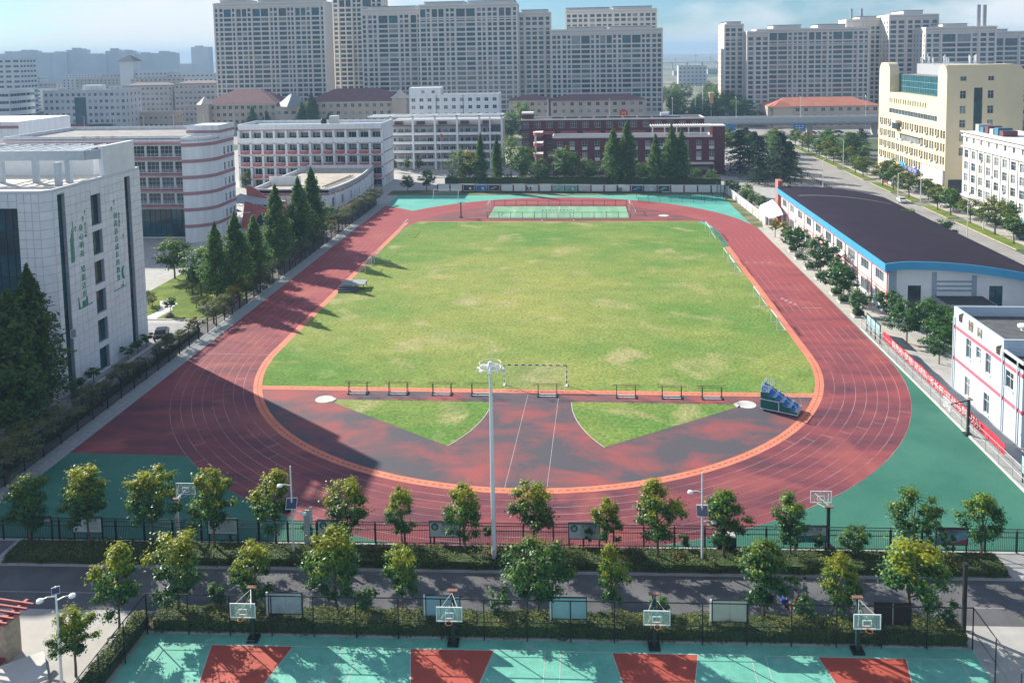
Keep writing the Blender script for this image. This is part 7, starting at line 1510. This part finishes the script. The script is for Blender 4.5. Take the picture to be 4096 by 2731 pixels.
w = panel_wall('white boundary wall with grey pilasters running along the far right', (48.3, 135.0), (50.2, 89), 14, {i: (M('pale_mural_%d' % (i % 3), ((0.55, 0.55, 0.58), (0.48, 0.45, 0.42), (0.45, 0.48, 0.6))[i % 3], 0.7, 0.3, 2), None) for i in range(0, 14, 2)}, 2.1, M('grey_pilaster', (0.35, 0.36, 0.38), 0.8))
t = thing('runner_relief', 'dark relief of two running figures on the far wall, left one', 'relief', (-9.8, 138.2, 0)); FIG = M('relief_dark', (0.03, 0.04, 0.04), 0.7)
def runner(t, x):
    mb = MB(); mb.lathe((x, 0, 1.55), [(0.02, -0.13), (0.13, 0), (0.02, 0.13)], 8); mb.tube([(x, 0, 1.4), (x-0.05, 0, 0.9)], [0.14, 0.12], 6); mb.tube([(x-0.05, 0, 0.9), (x+0.25, 0, 0.55), (x+0.1, 0, 0.1)], [0.1, 0.07, 0.05], 5); mb.tube([(x-0.05, 0, 0.9), (x-0.3, 0, 0.5), (x-0.55, 0, 0.35)], [0.1, 0.07, 0.05], 5); mb.tube([(x, 0, 1.35), (x+0.35, 0, 1.1), (x+0.5, 0, 1.3)], [0.06, 0.05, 0.04], 5); mb.tube([(x, 0, 1.35), (x-0.35, 0, 1.15), (x-0.5, 0, 0.95)], [0.06, 0.05, 0.04], 5); put('figure', mb, t, mats=FIG)
runner(t, 0); runner(t, 0.9)
t = thing('runner_relief', 'dark relief of two running figures on the far wall, right one', 'relief', (17.3, 136.4, 0)); runner(t, 0); runner(t, 0.8)
# exercise yard on the far right green corner
t = thing('net_enclosure', 'low green netting enclosure in the far right corner of the ground', 'fence', (36, 124, 0))
for i in range(9): put('post', MB().cyl((-14+i*3, 2-0.9*i*0.3, 0), (-14+i*3, 2-0.27*i, 2.0), 0.05, n=5), t, mats=GREENIRON); put('post', MB().cyl((-14+i*3, -4-0.27*i, 0), (-14+i*3, -4-0.27*i, 1.6), 0.05, n=5), t, mats=GREENIRON)
put('netting', MB().poly([(-14, -4, 0.1), (10, -6.2, 0.1), (10, -6.2, 1.5), (-14, -4, 1.5)]), t, mats=see_thru('green_net', (0.02, 0.14, 0.12), 0.35, 0.8, 0.1))
t = thing('climbing_frame', 'tall teal climbing frame at the far right corner by the wall', 'climbing frame', (45.4, 128, 0))
for x in (-0.5, 0.5):
    for y in (-0.6, 0.6): put('post', MB().cyl((x, y, 0), (x, y, 4.2), 0.08, n=6), t, mats=SG)
for z in (1, 2, 3, 4): put('rung', MB().cyl((-0.5, -0.6, z), (0.5, -0.6, z), 0.04, n=5), t, mats=SG)
# litter bin hut behind the fence, white sheet in the shade
t = thing('control_cabinet', 'dark cabinet with pale top beside the right solar lamp', 'cabinet', F(18.4, -47.2), FR); put('body', MB().box(-0.7, 0.7, -0.35, 0.35, 0.1, 1.6), t, mats=BLACK); put('top', MB().box(-0.78, 0.78, -0.4, 0.4, 1.6, 1.7), t, mats=CONC_L)
t = thing('sign_post', 'grey upright sign post beside the left solar lamp', 'sign', F(-17.0, -47.6), FR); put('panel', MB().box(-0.25, 0.25, -0.05, 0.05, 0.2, 3.6), t, mats=M('sign_grey', (0.40, 0.47, 0.48), 0.6)); put('side_panel', MB().box(0.25, 0.5, -0.02, 0.03, 2.4, 3.9), t, mats=PALE)
# ---- bottom left: pergola, pillar, steps
t = thing('pergola', 'corner of a red slatted pergola on a stone pillar, bottom left', 'pergola', (-36.0, -62.5, 0), R(-8)); PR = M('pergola_red', (0.30, 0.045, 0.05), 0.6, 0.1)
for i in range(9): put('slat', MB().box(-4.0, 2.6-0.05*i, 2.2-i*0.55, 2.32-i*0.55, 3.0, 3.14), t, mats=PR)
for x in (-2.0, 1.6): put('beam', MB().box(x-0.12, x+0.12, -3.4, 2.8, 2.72, 3.0), t, mats=PR)
put('pillar', MB().box(0.9, 2.1, 0.2, 1.5, 0, 2.72), t, mats=M('stone_pillar', (0.40, 0.35, 0.27), 0.9, 0.2, 3)); put('seat', MB().box(-4, 2.0, -0.6, 0.1, 0.35, 0.45), t, mats=PR)
t = thing('steps', 'short flight of pale stone steps at the bottom left edge', 'steps', (-31.6, -65.5, 0), R(38))
for i in range(3): put('step', MB().box(-2.2, 2.2, -0.6+0.35*i, 3.0, 0.0, 0.15*(i+1)), t, mats=CONC_L)
# ---- right bottom path rail
t = thing('gate_post', 'dark gate post at the right end of the court hedge', 'gate post', F(33.9, -56.3), 0); put('post', MB().box(-0.12, 0.12, -0.12, 0.12, 0, 5.0), t, mats=BLACK); put('cap', MB().box(-0.16, 0.16, -0.16, 0.16, 5.0, 5.1), t, mats=BLACK)
# ---- people on the school road
SKIN = M('skin', (0.50, 0.29, 0.20), 0.6, 0.06); HAIR = M('black_hair', (0.015, 0.012, 0.012), 0.5)
def person(label, x, y, rz, h, top, bottom, pack=None, step=0.22, packlabel=''):
    t = thing('person', label, 'person', (x, y, 0.012), rz); s = h/1.7
    def skin(name, V, E, Rr, mat, par):
        me = bpy.data.meshes.new(name); me.from_pydata([tuple(c*s for c in v) for v in V], E, []); me.materials.append(mat); o = put(name, me, par); m = o.modifiers.new('skin', 'SKIN'); m.use_smooth_shade = True
        for sv, r in zip(me.skin_vertices[0].data, Rr): sv.radius = (r*s, r*s)
        me.skin_vertices[0].data[0].use_root = True
        b = o.modifiers.new('sub', 'SUBSURF'); b.levels = 1; b.render_levels = 1; return o
    V = [(0, 0, 0.93), (0, 0, 1.15), (0, 0, 1.38), (0, 0, 1.47), (0, -0.02, 1.6), (0, -0.02, 1.68),
         (-0.19, 0, 1.37), (-0.24, 0.06*1, 1.12), (-0.22, -0.12, 0.92), (-0.21, -0.16, 0.84), (0.19, 0, 1.37), (0.24, -0.05, 1.12), (0.22, 0.06, 0.9), (0.21, 0.08, 0.82),
         (-0.09, 0, 0.88), (-0.10, -step*0.6, 0.5), (-0.10, -step*0.9, 0.08), (-0.10, -step*0.9-0.14, 0.04), (0.09, 0, 0.88), (0.10, step*0.35, 0.5), (0.10, step*1.1, 0.10), (0.10, step*1.1-0.13, 0.04)]
    E = [(0, 1), (1, 2), (2, 3), (3, 4), (4, 5), (2, 6), (6, 7), (7, 8), (8, 9), (2, 10), (10, 11), (11, 12), (12, 13), (0, 14), (14, 15), (15, 16), (16, 17), (0, 18), (18, 19), (19, 20), (20, 21)]
    Rr = [0.13, 0.125, 0.12, 0.055, 0.10, 0.085, 0.06, 0.045, 0.035, 0.04, 0.06, 0.045, 0.035, 0.04, 0.085, 0.06, 0.04, 0.035, 0.085, 0.06, 0.04, 0.035]
    skin('body', V, E, Rr, SKIN, t)
    skin('shirt', [V[i] for i in (0, 1, 2, 6, 7, 10, 11)], [(0, 1), (1, 2), (2, 3), (3, 4), (2, 5), (5, 6)], [0.15, 0.15, 0.145, 0.08, 0.065, 0.08, 0.065], top, t)
    skin('shorts', [V[0], V[14], V[15], V[18], V[19]], [(0, 1), (1, 2), (0, 3), (3, 4)], [0.15, 0.11, 0.085, 0.11, 0.085], bottom, t)
    put('hair', MB().lathe((0, 0.01*s, 1.60*s), [(0.115*s, -0.02*s), (0.12*s, 0.05*s), (0.09*s, 0.115*s), (0.03*s, 0.135*s)], 12), t, mats=HAIR, smooth=True)
    for p in (16, 20): v = V[p]; put('shoe', MB().box((v[0]-0.05)*s, (v[0]+0.05)*s, (v[1]-0.19)*s, (v[1]+0.06)*s, 0, 0.09*s), t, mats=WHITE)
    if pack:
        c, n_ = math.cos(rz), math.sin(rz); b = thing('backpack', packlabel, 'backpack', (x, y, 0.012), rz); q = MB().box(-0.17*s, 0.17*s, 0.13*s, 0.34*s, 0.98*s, 1.40*s).box(-0.13*s, 0.13*s, 0.34*s, 0.40*s, 1.0*s, 1.2*s); put('bag', q, b, mats=pack); put('strap', MB().box(-0.15*s, -0.1*s, -0.17*s, 0.14*s, 1.36*s, 1.42*s).box(0.1*s, 0.15*s, -0.17*s, 0.14*s, 1.36*s, 1.42*s), b, mats=pack)
TS = M('white_shirt', (0.70, 0.71, 0.72), 0.8); NV = M('navy_cloth', (0.02, 0.03, 0.10), 0.8); GS = M('sea_green_shorts', (0.08, 0.30, 0.28), 0.8); OG = M('orange_bag', (0.75, 0.22, 0.05), 0.6); RS_ = M('red_cloth', (0.5, 0.05, 0.06), 0.7); BLB = M('blue_bag', (0.03, 0.10, 0.45), 0.6)
person('boy in white T-shirt and sea-green shorts on the school road', 23.5, -52.2, R(100), 1.62, TS, GS)
person('child in navy uniform with a blue backpack striding along the road', 21.6, -54.4, R(80), 1.66, NV, NV, BLB, 0.3, 'blue backpack of the striding child in navy')
person('child in white shirt and red shorts between the other children', 22.5, -53.5, R(95), 1.5, TS, RS_)
person('child in white shirt with an orange backpack nearest to the hedge', 22.15, -55.0, R(60), 1.5, TS, NV, OG, 0.2, 'orange backpack of the child nearest to the hedge')
person('dark-dressed person behind the magnolia trunk on the school road', 25.5, -54.2, R(95), 1.7, NV, NV, None, 0.32)
# ---- vehicles
def car_proto():
    t = thing('parked_car', '', 'car', (0, 0, 0)); pr = [(-2.2, 0.42), (-2.22, 0.75), (-2.0, 0.92), (-1.55, 0.98), (-0.95, 1.42), (0.65, 1.45), (1.3, 1.02), (2.0, 0.88), (2.25, 0.68), (2.22, 0.36)]
    w = 0.86; mb = MB(); L_ = [(x, -w if z < 1.0 else -w+0.16*(z-0.95)/0.5, z) for x, z in pr]; R_ = [(x, -y, z) for x, y, z in L_]
    mb.strip(R_, L_); mb.poly(L_); mb.poly(R_[::-1]); mb.poly([L_[0], R_[0], R_[-1], L_[-1]]); b = put('body', mb, t, mats=M('car_white', (0.68, 0.69, 0.70), 0.25, 0.03, spec=0.6)); b.material_slots[0].link = 'OBJECT'; b.material_slots[0].material = MATS['car_white']
    g = MB(); 
    for s in (-1, 1): y = s*(w-0.07); g.poly([(x, y+s*(0.012 if z < 1.2 else -0.02), z) for x, z in ([(-1.35, 1.02), (1.1, 1.02), (0.6, 1.38), (-0.9, 1.36)][::s])])
    g.poly([(-1.5, -0.7, 1.03), (-1.5, 0.7, 1.03), (-1.0, 0.6, 1.41), (-1.0, -0.6, 1.41)][::-1]); g.poly([(1.27, -0.7, 1.06), (1.27, 0.7, 1.06), (0.71, 0.6, 1.43), (0.71, -0.6, 1.43)]); put('window', g, t, mats=G_DARK)
    for x in (-1.38, 1.4):
        for s in (-1, 1): q = put('wheel', MB().cyl((x, s*0.72, 0.33), (x, s*0.88, 0.33), 0.33, n=14), t, mats=RUBBER); put('rim', MB().cyl((x, s*0.885, 0.33), (x, s*0.89, 0.33), 0.2, n=10), q, mats=STEEL_G)
    for s in (-1, 1): put('headlight', MB().box(2.16, 2.26, s*0.62-0.15, s*0.62+0.15, 0.62, 0.76), t, mats=STEEL_W); put('tail_light', MB().box(-2.25, -2.18, s*0.62-0.15, s*0.62+0.15, 0.72, 0.86), t, mats=REDS)
    return t
PAINT = {'white': MATS.get('car_white'), 'black': M('car_black', (0.015, 0.016, 0.02), 0.25, 0.02, spec=0.6), 'silver': M('car_silver', (0.38, 0.40, 0.42), 0.3, 0.03, spec=0.6), 'blue': M('car_blue', (0.02, 0.06, 0.20), 0.3, 0.03, spec=0.6), 'red': M('car_red', (0.40, 0.03, 0.03), 0.3, 0.03, spec=0.6)}
cp = car_proto(); PAINT['white'] = MATS['car_white']; first = True
cars = [(100.6, 112, 1.2, 'white', 'white car on the street side of the parking strip below the cream office'), (102.5, 136, 1.57, 'silver', 'silver car among the trees before the shop fronts'), (101.5, 106, 1.0, 'white', 'white car parked at an angle near the small yellow-leaved tree'), (103.8, 100, 1.2, 'silver', 'silver car under the trees before the white apartments'), (92.3, 118.5, 1.45, 'white', 'white car driving on the street beside the kerbed strip'), (101.5, 74, 1.3, 'blue', 'dark blue car parked under the big street tree at the right edge'), (101, 176, 1.4, 'white', 'white car near the bus shelter'), (104, 170, 1.4, 'silver', 'pale car right of the one near the bus shelter'), (100.5, 183, 1.4, 'white', 'white car far up the parking strip'), (103, 128, 1.5, 'black', 'black car before the shop fronts of the cream office'), (-57.2, 5.4, 1.9, 'black', 'black car parked at the corner of the panel-clad block'), (-280, 338, 0.1, 'white', 'white car on the cross street before the grey-white office'), (-246, 338, 0.0, 'black', 'black car on the cross street before the low tan shed'), (-236, 340, 0.0, 'silver', 'silver car beside the black one on the left cross street'), (-222, 336, 0.2, 'white', 'white car near the left shopping hall'), (118, 306, 0, 'red', 'red car below the elevated road'), (104, 310, 0, 'white', 'white car below the elevated road'), (131, 308, 0, 'black', 'dark car below the elevated road'), (88, 308, 0.1, 'silver', 'silver car below the elevated road'), (142, 303, 0, 'white', 'white car below the elevated road near the cream office')]
for x, y, rz, c, l in cars:
    if first: o = cp; o.location = (x, y, 0.01); o.rotation_euler = (0, 0, rz); o['label'] = l; first = False
    else: o = dup(cp, (x, y, 0.01), rz, l)
    for ch in o.children:
        if ch.name.startswith('body'): ch.material_slots[0].link = 'OBJECT'; ch.material_slots[0].material = PAINT[c]
# street furniture
t = thing('road_barrier', 'line of short dark bollard posts along the street behind the hall', 'barrier', (79.5, 110, 0), R(90))
for i in range(26): put('post', MB().box(i*2.2-0.08, i*2.2+0.08, -0.08, 0.08, 0, 1.0), t, mats=BLACK)
put('rail', MB().box(0, 55, -0.03, 0.03, 0.6, 0.7), t, mats=BLACK)
t = thing('direction_sign', 'blue road direction sign left of the cream office', 'road sign', (101, 262, 0)); put('panel', MB().box(-2.6, 2.6, -0.05, 0.05, 5.4, 8.8), t, mats=M('sign_blue', (0.02, 0.16, 0.50), 0.5)); put('post', MB().cyl((0, 0.15, 0), (0, 0.15, 7.0), 0.12), t, mats=STEEL_G); put('marking', MB().box(-0.1, 0.1, -0.065, -0.055, 5.9, 8.2).box(-1.8, 1.8, -0.065, -0.055, 7.0, 7.2).box(-1.9, -0.5, -0.065, -0.055, 7.9, 8.15).box(0.6, 1.9, -0.065, -0.055, 7.9, 8.15), t, mats=WHITE)
t = thing('direction_sign', 'second blue road sign beyond the cedars', 'road sign', (74, 276, 0)); put('panel', MB().box(-2.2, 2.2, -0.05, 0.05, 4.8, 7.4), t, mats=MATS['sign_blue']); put('post', MB().cyl((0, 0.15, 0), (0, 0.15, 6.0), 0.12), t, mats=STEEL_G)
t = thing('bus_shelter', 'grey bus shelter with red sign panel on the kerbed strip', 'bus shelter', (98.2, 150, 0)); put('roof', MB().box(-1.2, 1.0, -5.5, 5.5, 2.6, 2.8), t, mats=STEEL_G)
for y in (-5, -1.7, 1.7, 5): put('post', MB().box(0.7, 0.85, y-0.08, y+0.08, 0, 2.6), t, mats=FRAME_D)
for i in range(3): put('panel', MB().box(0.74, 0.8, -4.8+3.4*i, -1.9+3.4*i, 0.5, 2.3), t, mats=PALE if i != 1 else RS_)
t = thing('scooter_park', 'row of parked scooters behind the far end of the hall', 'scooters', (74.5, 120, 0)); t['kind'] = 'stuff'
mb = MB(); rs = random.Random(8)
for i in range(14): x, y = rs.uniform(-2, 1), i*1.1-8; mb.obox((x, y), (1, 0.2), 1.4, 0.3, 0.45, 0.75); mb.cyl((x-0.5, y-0.12, 0.28), (x-0.5, y+0.1, 0.28), 0.27, n=8); mb.cyl((x+0.55, y, 0.28), (x+0.55, y+0.2, 0.28), 0.27, n=8); mb.tube([(x+0.5, y+0.1, 0.5), (x+0.35, y+0.08, 1.1)], 0.06, 5)
put('scooter', mb, t, mats=[M('scooter_dark', (0.05, 0.06, 0.08), 0.5)])['kind'] = 'stuff'
t = thing('flagpole', 'flagpole with small red flag before the gallery school block', 'flagpole', (-43.5, 182, 0)); put('pole', MB().cyl((0, 0, 0), (0, 0, 14), 0.09, 0.05), t, mats=STEEL_W); put('flag', MB().poly([(0, 0, 13.8), (0.9, 0.1, 13.4), (0.8, 0.1, 12.2), (0, 0, 12.6)]), t, mats=RS_)
for i, (x, y, h, l) in enumerate([(68, 352, 22, 'left of two slim white poles behind the elevated road'), (72, 352, 22, 'right of two slim white poles behind the elevated road')]): t = thing('pole', l, 'pole', (x, y, 0)); put('shaft', MB().cyl((0, 0, 0), (0, 0, h), 0.25, 0.15), t, mats=STEEL_W); put('finial', MB().lathe((0, 0, h), [(0.3, 0), (0.3, 0.4)], 8), t, mats=STEEL_W)
t = thing('lantern_pole', 'orange lantern-shaped light on a pole behind the elevated road', 'lamp', (76.5, 352, 0)); put('shaft', MB().cyl((0, 0, 0), (0, 0, 12.5), 0.2), t, mats=STEEL_W); put('lantern', MB().box(-1.0, 1.0, -1.0, 1.0, 12.5, 18.0), t, mats=M('lantern_orange', (0.62, 0.33, 0.10), 0.5)); put('cap', MB().box(-1.2, 1.2, -1.2, 1.2, 18, 18.5), t, mats=WHITE)
for i, (x, h) in enumerate([(-38, 26), (-10, 20), (25, 30), (50, 24), (90, 22)]):
    t = thing('power_pylon', '%s thin pylon from the left on the horizon above the viaduct' % ORD[i], 'pylon', (250+x*1.4, 2000, 0)); put('mast', MB().tube([(-2, 0, 0), (-0.4, 0, h), ], 0.5, 4).tube([(2, 0, 0), (0.4, 0, h)], 0.5, 4), t, mats=STEEL_G); put('cross_arm', MB().box(-6, 6, -0.4, 0.4, h*0.8, h*0.83), t, mats=STEEL_G)
# crates of debris near garden
t = thing('garden_rail', 'white low railing along the foot of the panel-clad block', 'railing', (-56.2, 0, 0))
mb = MB()
for y in np.arange(-18, 3.5, 0.35): mb.box(-0.03, 0.03, y, y+0.12, 0.1, 0.6)
put('pickets', mb, t, mats=WHITE); put('rail', MB().box(-0.04, 0.04, -18, 3.6, 0.45, 0.52), t, mats=WHITE)
t = thing('bird_bath', 'white stone table ornament on the garden lawn', 'ornament', (-55.6, 17.4, 0)); put('stem', MB().lathe((0, 0, 0), [(0.35, 0), (0.2, 0.2), (0.16, 0.9)], 10), t, mats=WHITE); put('bowl', MB().lathe((0, 0, 0.9), [(0.2, 0), (0.7, 0.15), (0.7, 0.28)], 14), t, mats=WHITE)
t = thing('boulder', 'dark boulder on the garden lawn by the kerb', 'rock', (-60.9, 15.2, 0)); put('rock', MB().lathe((0, 0, 0), [(0.7, 0), (0.75, 0.25), (0.5, 0.55), (0.15, 0.65)], 7), t, mats=M('rock', (0.12, 0.11, 0.10), 0.9, 0.3, 3))

# ================================================================== HAZE over the town
hz = bpy.data.materials.new('haze'); hz.use_nodes = True; hn = hz.node_tree.nodes; hn.remove(hn['Principled BSDF'])
pv = hn.new('ShaderNodeVolumePrincipled'); pv.inputs['Color'].default_value = (0.42, 0.66, 0.95, 1); pv.inputs['Density'].default_value = 0.00024; pv.inputs['Anisotropy'].default_value = 0.0
hz.node_tree.links.new(pv.outputs['Volume'], hn['Material Output'].inputs['Volume'])
o = put('haze', MB().box(-4400, 4400, -690, 6900, -1.0, 88.0), mats=hz); o['kind'] = 'stuff'; o['label'] = 'thin bluish haze over the town'
